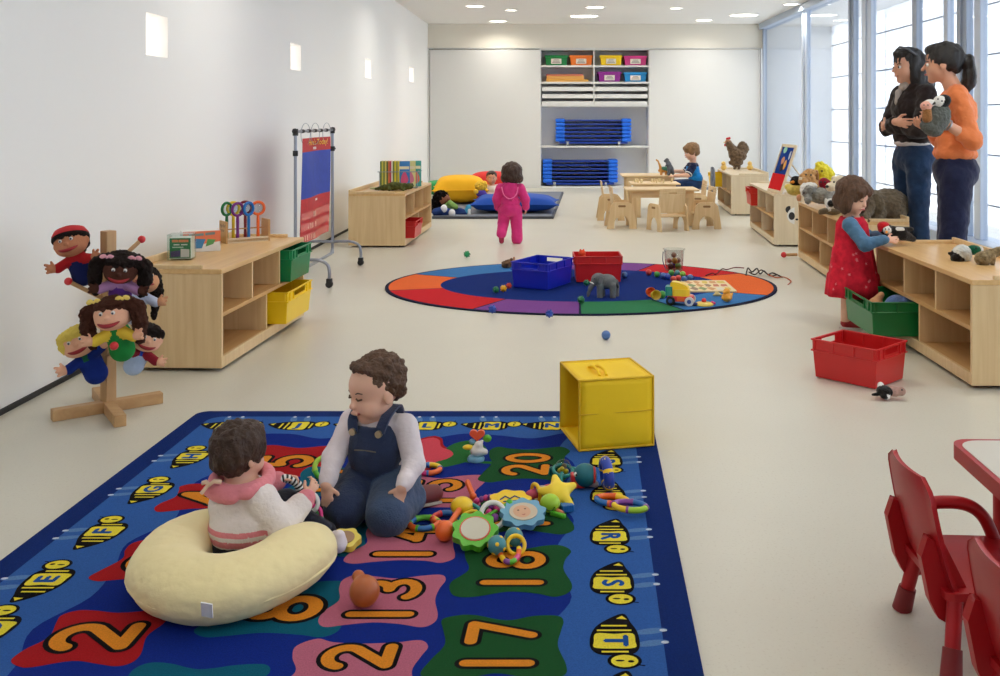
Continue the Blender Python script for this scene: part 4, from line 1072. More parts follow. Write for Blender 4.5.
puppet('puppet girl with brown pigtails and a green dress in the middle of the puppet stand', 113, 314, 3.98, .05, -.12, LT, ('green', (36, 134, 62)), .066, ('brown', (66, 36, 26)), 'pig', ('yellow', (240, 214, 110)), ('green', (36, 134, 62)), .05, ('yellow', (232, 200, 70)))
puppet('blond puppet boy in a blue jacket, lowest on the wall side of the puppet stand', 79, 342, 4.15, .25, -.40, LT, ('jacket_green', (30, 96, 70)), .064, ('blond', (226, 202, 96)), 'mop', None, ('blue', (22, 46, 128)), -.05, ('blue', (22, 46, 128)), ((-1, .1), (1, .6)))
puppet('puppet boy with short black hair, lowest on the shelf side of the puppet stand', 147, 338, 4.15, .55, .35, LT, ('vest', (32, 66, 168)), .056, ('black', (20, 16, 16)), 'short', None, ('pale', (176, 196, 226)), .1, ('vest_red', (140, 36, 50)))
# ---------------------------------------------------------------- book rack and lizard on the far shelf
zz = .52; a0 = on(381, 187.5, zz); t = thing('book_rack', 'clear wire book rack full of picture books on the far shelf', 'rack', (-1.70, 10.5, zz), .05)
for x in (-.18, .21): MB().tube([(x, -.11, 0), (x, -.11, .17), (x, .11, .17), (x, .11, 0)], .004, 8).build('wire_end', M_steel, t)
for y in (-.11, .11): MB().tube([(-.20, y, .17), (.24, y, .17)], .004, 8).build('wire_rail', M_steel, t)
MB().b2(-.18, .21, -.11, .11, 0, .008).build('tray', M_steel, t)
bc = [(70, 110, 50), (206, 200, 90), (110, 130, 60), (230, 216, 120), (80, 96, 50), (214, 120, 70), (196, 60, 90), (236, 232, 224), (120, 136, 60), (226, 206, 60), (150, 160, 90), (214, 196, 70)]
nm = ['olive', 'straw yellow', 'moss green', 'pale yellow', 'dark green', 'orange', 'crimson', 'white', 'grass green', 'bright yellow', 'sage', 'mustard']
for i, c in enumerate(bc):
    m = pad('spine_'+nm[i].replace(' ', '_'), c); q = Vector((-1.70, 10.5, zz+.009))+rotz(.05) @ V(-.168+.0165*i, 0, 0)
    o = MB().b2(-.0075, -.006, -.095, .095, 0, .27).b2(.006, .0075, -.095, .095, 0, .27).b2(-.0075, .0075, -.097, -.093, 0, .27).b2(-.006, .006, -.092, .092, .003, .267, 1).build('picture_book', [m, MATS['page_edge']], loc=q); o.rotation_euler = (0, 0, .05)
    tag(o, 'thin picture book with a %s spine in the wire book rack' % nm[i], 'book', 'picture books in the wire rack')
for i, (c1, c2, lb) in enumerate((((60, 130, 200), (214, 84, 130), 'blue cover with a pink figure'), ((226, 220, 150), (226, 130, 150), 'pale yellow cover with a pink flower'), ((70, 160, 150), (226, 120, 90), 'teal cover with an orange patch'))):
    q = Vector((-1.70, 10.5, zz+.009))+rotz(.05) @ V(.070+.055*i, -.05+.05*i, 0)
    mb = MB().b2(-.058, .058, -.006, .006, 0, .27); f_ = lambda x, y: (x, -.0066, y)
    mb.poly(catmull([(-.035, .05), (.0, .03), (.04, .06), (.03, .12), (.0, .16), (-.03, .11)], 4), f_, 1); mb.poly([(-.05, .185), (.05, .185), (.05, .215), (-.05, .215)], f_, 2)
    o = mb.build('picture_book', [pad('cover_a%d' % i, c1), pad('cover_b%d' % i, c2), pad('cover_title', (236, 226, 190))], loc=q); o.rotation_euler = (-.05, 0, .2)
    tag(o, 'picture book facing out in the wire rack, %s' % lb, 'book', 'picture books in the wire rack')
q = V(-1.655, 10.08, zz)
t = thing('plush_lizard', 'mottled green plush lizard lying in front of the book rack', 'plush toy', q, .1)
M_liz = mat('lizard_plush', (86, 92, 52), .9, .1, bump=(60, .6), var=(26, .45))
soft('body', chain([(-.20, .0, .018), (-.12, .01, .03), (-.02, .0, .045), (.09, -.01, .04), (.15, -.02, .045)], [.012, .026, .042, .034, .03])+[cap((.05, 0, .03), .018, (.08, -.08, .012), .014), cap((-.06, 0, .03), .018, (-.06, -.085, .012), .014), cap((.05, 0, .03), .018, (.09, .07, .012), .014), cap((-.06, 0, .03), .018, (-.07, .08, .012), .014)], M_liz, t, .006, .012, None, (50, .006))
for s in (-1, 1): MB().sph((.165, -.02+.018*s, .066), .007, None, 8).build('eye', M_black, t)
soft('tail_frill', [ell((-.20, .03, .02), (.07, .02, .012), rotz(.5))], mat('pale_leaf_plush', (184, 190, 130), .9), t, .005)
# ---------------------------------------------------------------- big floor pillows
def pillow(label, px0, px1, pyt, pyb, Y, dep, c, rz=0, roll=0, bow=1):
    x0, x1 = (px0-XV)*Y/1000, (px1-XV)*Y/1000; z1, z0 = H-(pyt-YV)*Y/1000, max(.031, H-(pyb-YV)*Y/1000)
    t = thing('floor_pillow', label, 'pillow', ((x0+x1)/2, Y, z0), rz, 'big floor pillows')
    w, h = (x1-x0)/2, (z1-z0)/2; n = 18; vs = []; fs = []
    def S(u, v, sgn):
        # square cushion laid flat: bulging middle, drawn-out corners
        e = max(abs(u), abs(v)); k = (1-abs(u)**2.4)*(1-abs(v)**2.4); pull = 1-.13*(1-abs(v)**2)*abs(u)**1.5 ; pl2 = 1-.13*(1-abs(u)**2)*abs(v)**1.5
        wr = .012*math.sin(9*u+4*v)*math.sin(7*v+3*u)*(1-k)
        return (w*u*pull, dep*v*pl2, h+sgn*(h*.98*max(k, 0)**.32)+wr*(1 if k > .02 else 0))
    for sg in (1, -1):
        for j in range(n+1):
            for i in range(n+1): vs.append(S(-1+2*i/n, -1+2*j/n, sg))
    o = (n+1)**2
    for j in range(n):
        for i in range(n):
            a = j*(n+1)+i; fs += [(a, a+1, a+n+2, a+n+1), (o+a+n+1, o+a+n+2, o+a+1, o+a)]
    MB().add(vs, fs, 0, True).build('cover', mat('pillow_'+label.split()[0], c, .7, .3, bump=(14, .25)), t, sub=1)
    k_ = n+1; rim = [S(-1+2*i/n, -1, 1) for i in range(n)]+[S(1, -1+2*j/n, 1) for j in range(n)]+[S(1-2*i/n, 1, 1) for i in range(n)]+[S(-1, 1-2*j/n, 1) for j in range(n)]
    MB().tube(rim, .007, 6, True).build('piping', MATS['pillow_'+label.split()[0]], t)
    t.rotation_euler = (0, roll, rz); return t
pillow('blue floor pillow lying at the front of the grey mat', 471, 559, 193.5, 218, 13.1, .42, (22, 74, 170))
pillow('yellow floor pillow heaped at the wall side of the grey mat', 433, 488, 174.5, 206, 14.45, .45, (250, 186, 28), .1)
pillow('red floor pillow behind the sitting baby', 466, 516, 171, 196, 15.6, .42, (216, 48, 46))
pillow('green floor pillow half hidden behind the yellow one', 424, 458, 180, 199, 15.9, .4, (52, 150, 84))
# doll lying on the mat
q = AT(452, 206, 13.6); t = thing('rag_doll', 'rag doll with black hair, green top and blue trousers lounging beside the low shelf', 'doll', (-1.36, 12.75, .031))
b0 = V(0, 0, 0); bz = 1/74.6
def D(px, py, y=0): 
    p = AT(px, py, 12.75+y); return p-V(-1.36, 12.75, .031)
soft('head', [ell(D(444, 199), (.075, .07, .07)), ell(D(449, 199, -.05), (.02, .02, .02), k=.01)], mat('doll_skin', (136, 84, 62), .8), t, .006)
soft('hair', [ell(D(441, 197, .02), (.10, .09, .085)), ell(D(437, 203, .03), (.08, .09, .10)), ell(D(435, 209, .03), (.06, .08, .06))], mat('doll_hair', (20, 16, 16), .95, .1, bump=(60, .8)), t, .006, .015, None, (35, .014))
soft('top', [cap(D(449, 205), .065, D(452, 209), .075), cap(D(450, 203, -.08), .035, D(456, 207, -.10), .03)], mat('doll_top', (122, 158, 82), .85, var=(30, .2)), t, .006)
soft('trousers', chain([D(451, 212), D(460, 212.5, -.05), D(465, 213, -.08)], [.07, .055, .045])+chain([D(449, 213, -.1), D(441, 211, -.2), D(436, 212, -.2)], [.06, .05, .05]), mat('doll_trousers', (28, 58, 122), .85), t, .006)
for p_ in (D(467, 212, -.08), ): soft('shoe', [cap(p_, .04, p_+V(.02, 0, .06), .035)], mat('doll_shoe', (58, 150, 190), .7), t, .006)
soft('shoe_tip', [cap(D(469, 210, -.10), .022, D(469, 214, -.10), .022)], mat('doll_sole', (226, 230, 230), .7), t, .006)
for px, py in ((444, 208.5), (452, 213)): soft('mitten', [ell(D(px, py, -.22), (.042, .04, .05))], mat('doll_mitten', (226, 226, 232), .8), t, .006)
# doll with purple top in front of the yellow pillow
def E_(px, py, y=0): return AT(px, py, 13.9+y)-V(-1.08, 13.9, .031)
t = thing('soft_doll', 'soft doll with a yellow head, purple top and red trousers beside the sitting baby', 'doll', (-1.08, 13.9, .031))
soft('head', [ell(E_(481, 186), (.085, .08, .07)), ell(E_(484, 183.5, -.03), (.045, .04, .04))], mat('soft_yellow', (244, 192, 60), .9, var=(30, .2)), t, .006, .012, None, (40, .01))
soft('top', [ell(E_(481, 193), (.07, .065, .06)), cap(E_(484, 195), .045, E_(487, 198), .04)], mat('soft_purple', (84, 60, 160), .9), t, .006)
soft('trousers', [cap(E_(480, 199), .05, E_(481, 206), .05)], mat('soft_red', (206, 52, 66), .9), t, .006)
soft('sleeve', [cap(E_(485, 199, -.04), .035, E_(487, 203, -.05), .032)], mat('soft_blue', (60, 116, 190), .9), t, .006)
soft('hand', [ell(E_(476, 191.5, -.07), (.035, .035, .035))], MATS['soft_yellow'], t, .006)
# ---------------------------------------------------------------- plush animals on the shelves by the glass
def fur(n, c, va=.25, sc=40): return mat(n, c, .95, .1, bump=(90, .7), var=(sc, va), sheen=.2)
def eyes(t, ps, r=.008):
    for p in ps: MB().sph(p, r, None, 10).build('eye', M_black, t)
# big elephant behind the girl
O = V(2.20, 7.50, .507); t = thing('plush_elephant', 'big grey-brown plush elephant on the shelf behind the girl in red', 'plush toy', O, 0)
fe = fur('elephant_fur', (104, 92, 74), .3)
Lc_ = lambda px, py, y=0: AT(px, py, 7.5+y)-O
soft('body', [ell(Lc_(888, 205), (.15, .16, .125)), ell(Lc_(872, 203, -.05), (.10, .11, .10)), ell(Lc_(866, 204, -.15), (.085, .09, .09))]+chain([Lc_(866, 212, -.20), Lc_(864, 217, -.26), Lc_(868, 221, -.28)], [.045, .036, .028])+[cap(Lc_(879, 212, -.14), .055, Lc_(877, 221, -.18), .048), cap(Lc_(898, 213, -.08), .06, Lc_(899, 221, -.12), .052), cap(Lc_(902, 212, .10), .06, Lc_(904, 219, .12), .05), cap(Lc_(872, 210, .05), .05, Lc_(870, 218, .08), .05)], fe, t, .007, .025, None, (40, .006))
soft('ear', [ell(Lc_(876, 205, -.20), (.060, .025, .085), eul(.2, .1, -.5))], fe, t, .006, .01, None, (40, .005)); soft('ear', [ell(Lc_(857, 200, -.02), (.07, .03, .08), eul(0, 0, .6))], fe, t, .006)
soft('tusk', [cap(Lc_(862, 211, -.25), .012, Lc_(860, 213, -.31), .006)], mat('plush_white', (226, 220, 208), .9), t, .004); eyes(t, [Lc_(861, 202, -.235)])
# white polar bear
O = V(2.16, 7.95, .507); t = thing('plush_bear', 'cream plush polar bear sitting up among the plush heap', 'plush toy', O)
fw = fur('cream_fur', (232, 220, 192), .1); Q = lambda px, py, y=0: AT(px, py, 7.95+y)-O
soft('body', [ell(Q(843, 207), (.085, .09, .11)), ell(Q(840, 184), (.072, .075, .068)), ell(Q(831, 187, -.04), (.042, .045, .036)), cap(Q(845, 195), .06, Q(845, 205), .075), cap(Q(838, 210, -.07), .035, Q(833, 213, -.12), .033), cap(Q(850, 211, -.06), .036, Q(850, 214, -.12), .034)], fw, t, .006, .02, None, (45, .005))
for a, b in ((834, 178.5), (847, 178)): soft('ear', [ell(Q(a, b, .01), (.022, .014, .022))], fw, t, .005)
soft('nose', [ell(Q(827, 186.5, -.075), (.014, .012, .012))], M_black, t, .003); eyes(t, [Q(834, 182, -.068), Q(842, 181.5, -.07)])
# grey koala-like animal lying
O = V(2.10, 8.20, .507); t = thing('plush_rabbit', 'grey and white plush animal lying along the front of the plush heap', 'plush toy', O)
Q = lambda px, py, y=0: AT(px, py, 8.2+y)-O
fg = fur('grey_fur', (136, 136, 130), .2); fwt = fur('white_fur', (222, 220, 214), .1)
soft('body', [ell(Q(823, 195.5), (.115, .10, .07), None, 0), ell(Q(809, 192, -.03), (.055, .06, .06), None, 0), ell(Q(804.5, 190, -.0), (.034, .06, .055), None, 1), cap(Q(808, 198, -.08), .03, Q(808, 201, -.12), .028, 0), cap(Q(828, 199, -.07), .035, Q(830, 201, -.13), .03, 0), ell(Q(810, 185.5, .0), (.06, .055, .025), None, 1)], [fg, fwt], t, .006, .015, None, (45, .006))
soft('foot', [ell(Q(799, 198, -.05), (.02, .03, .03))], fur('tan_fur', (206, 150, 110), .15), t, .005); eyes(t, [Q(804, 193, -.085), Q(812, 193, -.085)])
# tan long-faced puppet with open mouth
O = V(2.30, 8.55, .507); t = thing('plush_dog', 'tan plush dog with an open red mouth in the plush heap', 'plush toy', O)
Q = lambda px, py, y=0: AT(px, py, 8.55+y)-O
ft = fur('tan_plush', (196, 150, 96), .3); 
soft('body', [ell(Q(813, 188), (.07, .08, .09)), ell(Q(808, 178), (.075, .07, .06)), ell(Q(803, 181, -.06), (.04, .05, .032)), ell(Q(811, 172.5), (.06, .05, .03))], ft, t, .006, .015, None, (45, .008))
soft('mouth', [ell(Q(807, 187, -.085), (.038, .02, .024))], mat('plush_mouth', (160, 34, 40), .8), t, .005); soft('nose', [ell(Q(800.5, 178.5, -.105), (.016, .014, .013))], fur('cream_fur', (232, 220, 192)), t, .004); eyes(t, [Q(806, 174.5, -.07), Q(811, 175, -.07)])
soft('ear', [ell(Q(816.5, 178, -.02), (.02, .03, .065))], fur('dark_tan_plush', (150, 104, 62), .2), t, .005); 
# yellow fluffy plush
O = V(2.42, 8.62, .507); t = thing('plush_chick', 'lemon yellow fluffy plush standing at the back of the plush heap', 'plush toy', O)
Q = lambda px, py, y=0: AT(px, py, 8.62+y)-O
fy_ = fur('lemon_fur', (236, 222, 64), .15)
soft('body', [ell(Q(822.5, 187), (.085, .085, .10)), ell(Q(822, 171), (.062, .06, .066)), ell(Q(819, 164.5), (.03, .03, .03)), ell(Q(829, 176), (.05, .05, .07))], fy_, t, .006, .02, None, (40, .012)); eyes(t, [Q(817, 171, -.06), Q(822, 171, -.062)])
soft('beak', [cap(Q(817, 174.5, -.06), .018, Q(815, 175, -.09), .008)], mat('plush_orange', (232, 150, 50), .8), t, .004)
# dark red plush
O = V(2.30, 8.2, .507); t = thing('plush_lobster', 'dark red rounded plush between the grey animal and the white bear', 'plush toy', O); Q = lambda px, py, y=0: AT(px, py, 8.2+y)-O
soft('body', [ell(Q(827, 189), (.055, .06, .075)), ell(Q(824, 183), (.045, .045, .045)), cap(Q(827, 189), .03, Q(833, 183, -.03), .022), cap(Q(829, 193), .045, Q(830, 198), .05)], fur('maroon_fur', (142, 22, 40), .2), t, .006); eyes(t, [Q(821, 182, -.045), Q(825, 182, -.047)])
# black and yellow bird at the far end
O = V(2.26, 8.72, .507); t = thing('plush_bird', 'black and yellow plush bird beside the leg of the felt board', 'plush toy', O); Q = lambda px, py, y=0: AT(px, py, 8.72+y)-O
soft('body', [ell(Q(795, 190), (.075, .07, .05), None, 1), ell(Q(796, 181.5), (.05, .05, .05), None, 0), ell(Q(790, 187, .03), (.05, .04, .03), None, 1)], [fur('black_fur', (28, 26, 26), .2), fur('mustard_fur', (206, 186, 96), .2)], t, .006, .012)
soft('beak', [cap(Q(793, 182, -.045), .014, Q(790, 182.5, -.07), .006)], MATS['plush_orange'], t, .004); eyes(t, [Q(794, 179, -.045), Q(799, 179.5, -.045)])
# small white and black dog
O = V(2.06, 7.72, .507); t = thing('plush_puppy', 'small grey-brown plush puppy with white face and black eye patch at the shelf edge', 'plush toy', O); Q = lambda px, py, y=0: AT(px, py, 7.72+y)-O
soft('body', [ell(Q(832, 211), (.075, .06, .030), None, 0), ell(Q(831, 204, -.02), (.045, .04, .045), None, 1), ell(Q(831, 203.5, -.055), (.026, .018, .024), None, 2), cap(Q(825, 211, -.06), .024, Q(821, 212, -.08), .022, 0), ell(Q(829, 209.5, -.06), (.018, .016, .014), None, 1)], [fur('brown_grey_fur', (124, 110, 88), .25), fwt, fur('black_fur', (28, 26, 26))], t, .005, .01)
soft('ear', [ell(Q(826, 202, -.01), (.012, .018, .03))], fwt, t, .004); soft('ear', [ell(Q(837, 202, -.01), (.012, .018, .03))], fwt, t, .004); eyes(t, [Q(831, 203.5, -.078)], .005)
# round panda sticker on the end of the pale shelf
O = V(2.30, 9.716, .30); t = thing('panda_sticker', 'round black and white panda face fixed to the end panel of the felt board shelf', 'sticker', O)
Ms = Matrix(((1, 0, 0), (0, 0, -1), (0, 1, 0)))
def disc(nm, x, z, r, y0, y1, m, rz=None): MB().prism([(x+r*math.cos(2*PI*i/24), z+(rz or r)*math.sin(2*PI*i/24)) for i in range(24)], y0, y1, Ms).build(nm, m, t)
M_sb_, M_sw_ = mat('sticker_black', (30, 28, 30), .6), mat('sticker_white', (226, 224, 218), .6)
disc('ear', -.075, .06, .035, 0, .004, M_sb_); disc('ear', .075, .06, .035, 0, .004, M_sb_); disc('face', 0, 0, .095, 0, .006, M_sw_, .085)
for x in (-.05, .05): disc('eye_patch', x, -.002, .030, .006, .008, M_sb_, .038)
disc('nose', 0, -.035, .014, .006, .008, M_sb_, .010)
# plush held by the girl in red
O = V(1.99, 5.84, .507); t = thing('plush_penguin', 'black plush penguin with a red cap under the hands of the girl in red', 'plush toy', O); Q = lambda px, py, y=0: AT(px, py, 5.84+y)-O
soft('body', chain([Q(893, 233), Q(902, 234), Q(913, 239, .02)], [.042, .036, .018], 0)+[cap(Q(899, 230), .020, Q(912, 229), .012, 0), ell(Q(885.5, 229), (.038, .036, .036), None, 0), ell(Q(887, 230, -.028), (.022, .016, .022), None, 1), cap(Q(898, 229, -.03), .012, Q(903, 228.5, -.03), .008, 1)], [fur('black_fur', (28, 26, 26)), fwt], t, .0045, .01)
soft('cap', [ell(Q(883.5, 225.5), (.036, .035, .024)), ell(Q(880, 229, -.01), (.012, .02, .02))], fur('red_fur', (196, 30, 40), .1), t, .0045); soft('beak', [cap(Q(886.5, 232, -.045), .008, Q(886, 233, -.06), .004)], MATS['plush_orange'], t, .003); eyes(t, [Q(885.5, 229, -.045), Q(889, 229, -.045)], .004)
# duck family on the nearest shelf
O = on(968, 262)+V(0, .05, .0); O.z = .507; t = thing('plush_duck', 'plush mallard with a white body, black breast and green head on the nearest shelf', 'plush toy', O); Yd = O.y; Q = lambda px, py, y=0: AT(px, py, Yd+y)-O
soft('body', [ell(Q(962, 252.5), (.048, .05, .042), None, 1), ell(Q(957.5, 258, -.012), (.034, .034, .032), None, 0), cap(Q(966, 257), .03, Q(966, 261), .022, 1), cap(Q(953, 254, -.0), .014, Q(949.5, 253.5), .008, 0)], [fur('black_fur', (28, 26, 26)), fur('pale_grey_fur', (196, 198, 194), .15)], t, .0045, .012, None, (50, .004))
soft('head', [ell(Q(973.5, 250), (.042, .032, .026))], fur('mallard_green', (18, 92, 66), .3), t, .0045); soft('collar', [ell(Q(980.5, 250), (.012, .026, .022))], fwt, t, .004); eyes(t, [Q(976, 248, -.03)], .005)
O = on(988, 266)+V(.02, .05, 0); O.z = .507; t = thing('plush_duckling', 'mottled brown plush duck lying behind the green-headed mallard', 'plush toy', O); Yd = O.y; Q = lambda px, py, y=0: AT(px, py, Yd+y)-O
fbr = fur('mottled_duck', (132, 116, 86), .45, 60)
soft('body', [ell(Q(983, 259), (.040, .045, .036)), cap(Q(983, 258), .034, Q(996, 252), .022), ell(Q(1001, 251), (.028, .028, .024)), cap(Q(993, 258, -.02), .014, Q(993, 264, -.02), .010)], fbr, t, .0045, .012, None, (60, .004)); soft('beak', [cap(Q(1005, 252), .012, Q(1012, 254), .007)], MATS['plush_orange'], t, .004); eyes(t, [Q(1001, 249, -.026)], .005)
# penguin puppet in the woman's hand
O = V(2.225, 5.96, 1.16); t = thing('penguin_puppet', 'grey plush penguin with a white face held by the woman in orange', 'plush toy', O); Q = lambda px, py, y=0: AT(px, py, 5.93+y)-O
soft('body', [ell(Q(937, 118), (.078, .05, .10), eul(0, .35, 0), 0), ell(Q(931, 128), (.07, .05, .045), eul(0, .5, 0), 0)], [fur('slate_fur', (92, 96, 92), .2)], t, .005, .015, None, (50, .005))
soft('head', [ell(Q(942, 102), (.055, .045, .042), eul(0, -.5, 0), 0), ell(Q(939, 101, -.03), (.036, .022, .032), eul(0, -.5, 0), 1)], [fur('black_fur', (28, 26, 26)), fwt], t, .005, .008); eyes(t, [Q(938, 99, -.05), Q(942, 101, -.052)], .005)
soft('beak', [cap(Q(934, 103, -.04), .010, Q(931, 104.5, -.045), .005)], mat('beak_dark', (60, 54, 48), .7), t, .003)
O = V(2.17, 5.93, 1.27); t = thing('pig_puppet', 'small pink and white puppet held next to the grey penguin', 'plush toy', O); Q = lambda px, py, y=0: AT(px, py, 5.90+y)-O
soft('body', [ell(Q(926, 106), (.034, .03, .028), None, 0), ell(Q(930, 103, .01), (.035, .03, .022), None, 1), cap(Q(927, 111), .026, Q(927, 118), .03, 2)], [fur('pink_plush', (226, 168, 150), .1), fwt, fur('dark_tan_plush', (150, 104, 62))], t, .0045, .01); eyes(t, [Q(924, 105, -.03), Q(928, 105, -.03)], .004)
# hen and chicks on the farthest shelf
zf = .52; O = V(2.51, 14.2, zf+.001); t = thing('plush_hen', 'brown speckled toy hen with a red comb on the farthest shelf', 'plush toy', O); Q = lambda px, py, y=0: AT(px, py, 14.2+y)-O
fh = fur('hen_feathers', (112, 92, 72), .4, 24)
soft('body', [ell(Q(737.5, 155), (.13, .10, .105), eul(0, .25, 0)), cap(Q(732, 149), .065, Q(728.5, 143), .045), ell(Q(743, 148), (.08, .05, .095), eul(0, -.35, 0)), ell(Q(736, 162.5), (.10, .08, .05)), cap(Q(735, 164), .03, Q(735, 168.5), .02), cap(Q(739, 164), .03, Q(739, 168.5), .02)], fh, t, .007, .02, None, (30, .012))
soft('head', [ell(Q(728, 142), (.042, .038, .040))], fur('hen_head', (170, 120, 92), .2), t, .006); soft('comb', [ell(Q(727.5, 138.7), (.024, .010, .018)), ell(Q(729.5, 138.2), (.018, .010, .018)), ell(Q(725, 145), (.012, .010, .022))], fur('red_fur', (196, 30, 40)), t, .004); soft('beak', [cap(Q(725.5, 142), .012, Q(723.5, 142.6), .005)], mat('beak_tan', (214, 176, 110), .6), t, .004); eyes(t, [Q(727, 141.5, -.036)], .006)
for px, py, Y, lb in ((723.8, 163, 13.95, 'yellow toy chick on the wall side of the toy hen'), (750, 163, 13.95, 'yellow toy chick on the glass side of the toy hen')):
    O = AT(px, py+4, Y); O.z = zf+.001; t = thing('plush_chick', lb, 'plush toy', O, 0, 'toy chicks by the hen')
    soft('body', [ell((0, 0, .04), (.042, .04, .04)), ell((-.005, -.005, .095), (.032, .03, .03))], fur('chick_fur', (232, 196, 112), .15), t, .005, .012, None, (50, .005)); soft('beak', [cap((-.01, -.03, .093), .008, (-.014, -.05, .09), .003)], MATS['plush_orange'], t, .003); eyes(t, [(-.02, -.026, .103), (.008, -.03, .103)], .004)
# felt board
O = V(2.30, 9.95, .511); t = thing('felt_board', 'blue felt board with a red pocket in a wooden frame standing on the pale shelf', 'felt board', O, 0)
q0, q1 = AT(768, 186, 10.15)-O, AT(781, 190, 9.72)-O      # foot edge
q0.z = q1.z = 0; d = (q1-q0); w = d.length; d.normalize(); up = (V(0, 0, 1)*.95+V(d.y, -d.x, 0)*-.22+V(.10, 0, 0)).normalized(); up = (up-d*up.dot(d)).normalized(); n_ = d.cross(up); Rf = Matrix((d, n_, up)).transposed()
hB = .50
def fb(x0, x1, z0, z1, y0, y1, nm, m, par=t):
    mb = MB().b2(x0, x1, y0, y1, z0, z1); mb.xf(Rf, q0); return mb.build(nm, m, par, .002)
fb(0, w, 0, .03, -.012, .012, 'frame_bar', W_pale); fb(0, w, hB-.03, hB, -.012, .012, 'frame_bar', W_pale); fb(0, .025, .03, hB-.03, -.012, .012, 'frame_bar', W_pale); fb(w-.025, w, .03, hB-.03, -.012, .012, 'frame_bar', W_pale)
fb(.025, w-.025, .03, hB-.03, -.004, .004, 'felt', mat('felt_blue', (20, 58, 140), .95, .1))
fb(.015, w-.015, .028, .19, .006, .015, 'pocket', mat('felt_red', (208, 30, 36), .9, .1)); 
for x, z, rx, rz_, c, nm in ((.15, .44, .05, .035, (150, 206, 186), 'mint'), (.18, .33, .045, .04, (206, 150, 120), 'rose'), (.28, .29, .035, .05, (230, 170, 90), 'amber'), (.20, .26, .05, .04, (60, 50, 56), 'dark'), (.34, .39, .02, .045, (196, 206, 220), 'pale')):
    mb = MB().prism(catmull([(x-rx, z), (x-rx*.3, z-rz_), (x+rx*.8, z-rz_*.6), (x+rx, z+rz_*.3), (x+rx*.2, z+rz_), (x-rx*.7, z+rz_*.6)], 4), .006, .009, Matrix(((1, 0, 0), (0, 0, 1), (0, 1, 0)))); mb.xf(Rf, q0); mb.build('felt_shape', mat('felt_'+nm, c, .95, .1), t)
a_ = q0+Rf @ V(w-.02, -.012, hB*.62); b_ = V(a_.x+.22, a_.y-.0, .006); MB().cyl(a_, b_, .007, n=8).build('prop_leg', W_pale, t); a_ = q0+Rf @ V(.02, -.012, hB*.62); b_ = V(a_.x+.22, a_.y, .006); MB().cyl(a_, b_, .007, n=8).build('prop_leg', W_pale, t)
# red-knobbed peg of another stand by the shelf
O = G(786, 258); t = thing('peg_stand', 'wooden peg with a red ball end lying by the foot of the plush shelf', 'toy', (O.x, O.y, 0), -.1)
MB().cyl((-.0, 0, .028), (.10, .03, .028), .014, n=12).build('peg', M_oakx, t); MB().sph((-.02, 0, .028), .026, None, 16).build('ball', M_knob, t)
# dinosaurs and little wooden pieces on the tables
O = V(1.33, 13.55, .4755); t = thing('toy_dinosaur', 'long-necked orange and green toy dinosaur on the farthest wooden table', 'toy dinosaur', O, 0, 'toy dinosaurs'); Q = lambda px, py, y=0: AT(px, py, 13.55+y)-O
soft('body', [ell(Q(664, 169), (.06, .03, .035), None, 1), ell(Q(662, 170.5), (.055, .03, .03), None, 0)]+chain([Q(661, 169), Q(659.5, 164.5), Q(658, 161), Q(656.5, 160)], [.024, .014, .010, .012], 0)+chain([Q(667, 169), Q(670, 171), Q(672, 173)], [.02, .012, .006], 1)+[cap(Q(x, 171.5, y), .013, Q(x+.2, 174.2, y), .012, 0) for x, y in ((660.5, -.02), (661.5, .02), (665.5, -.02), (666.5, .02))], [mat('dino_orange', (206, 146, 66), .5), mat('dino_green', (60, 130, 104), .5)], t, .004, .008); eyes(t, [Q(656.3, 159.6, -.012)], .003)
O = V(1.45, 13.45, .4755); t = thing('toy_dinosaur', 'upright grey toy dinosaur in the hand of the boy in blue', 'toy dinosaur', O, 0, 'toy dinosaurs'); Q = lambda px, py, y=0: AT(px, py, 13.45+y)-O
soft('body', chain([Q(667, 160.5), Q(668.5, 164), Q(670.5, 169), Q(673, 173.2)], [.026, .034, .042, .022])+[cap(Q(667, 160), .026, Q(665, 161), .018), cap(Q(668, 164.5, -.03), .012, Q(665.5, 166), .009), cap(Q(669.5, 169, -.02), .022, Q(668.5, 174, -.02), .020), cap(Q(670, 169, .03), .022, Q(669, 174, .03), .02)], mat('dino_grey', (84, 90, 98), .6), t, .004, .01); eyes(t, [Q(666, 159.7, -.02)], .003)
rd = random.Random(11)
for i in range(14):
    x, y = .94+rd.random()*.52, 12.56+rd.random()*.36
    if i == 0: ob = MB().cyl((0, 0, 0), (0, 0, .028), .012, n=12).sph((0, 0, .036), .012, None, 10).build('wooden_peg', mat('pale_wood', (226, 206, 160), .6))
    else: ob = ob.copy(); COL.objects.link(ob)
    ob.location = (x, y, .4305); tag(ob, 'little wooden peg figure standing on the middle play table', 'toy', 'little wooden pegs on the middle table')
# ---------------------------------------------------------------- toys on the number rug
ZR = .0165
def pl(n, c, r=.35): return mat(n, c, r, .5, coat=.15)
T_or = pl('toy_orange', (238, 104, 34)); T_ye = pl('toy_yellow', (246, 206, 32)); T_gr = pl('toy_green', (92, 186, 46)); T_bl = pl('toy_blue', (38, 112, 186)); T_rd = pl('toy_red', (216, 48, 52)); T_pk = pl('toy_pink', (222, 60, 136)); T_wh = pl('toy_white', (230, 230, 226)); T_te = pl('toy_teal', (22, 140, 134)); T_lb = pl('toy_pale_blue', (112, 168, 196)); T_pu = pl('toy_purple', (140, 72, 160)); T_dk = pl('toy_navy', (30, 40, 96)); T_li = pl('toy_lime', (164, 208, 50))
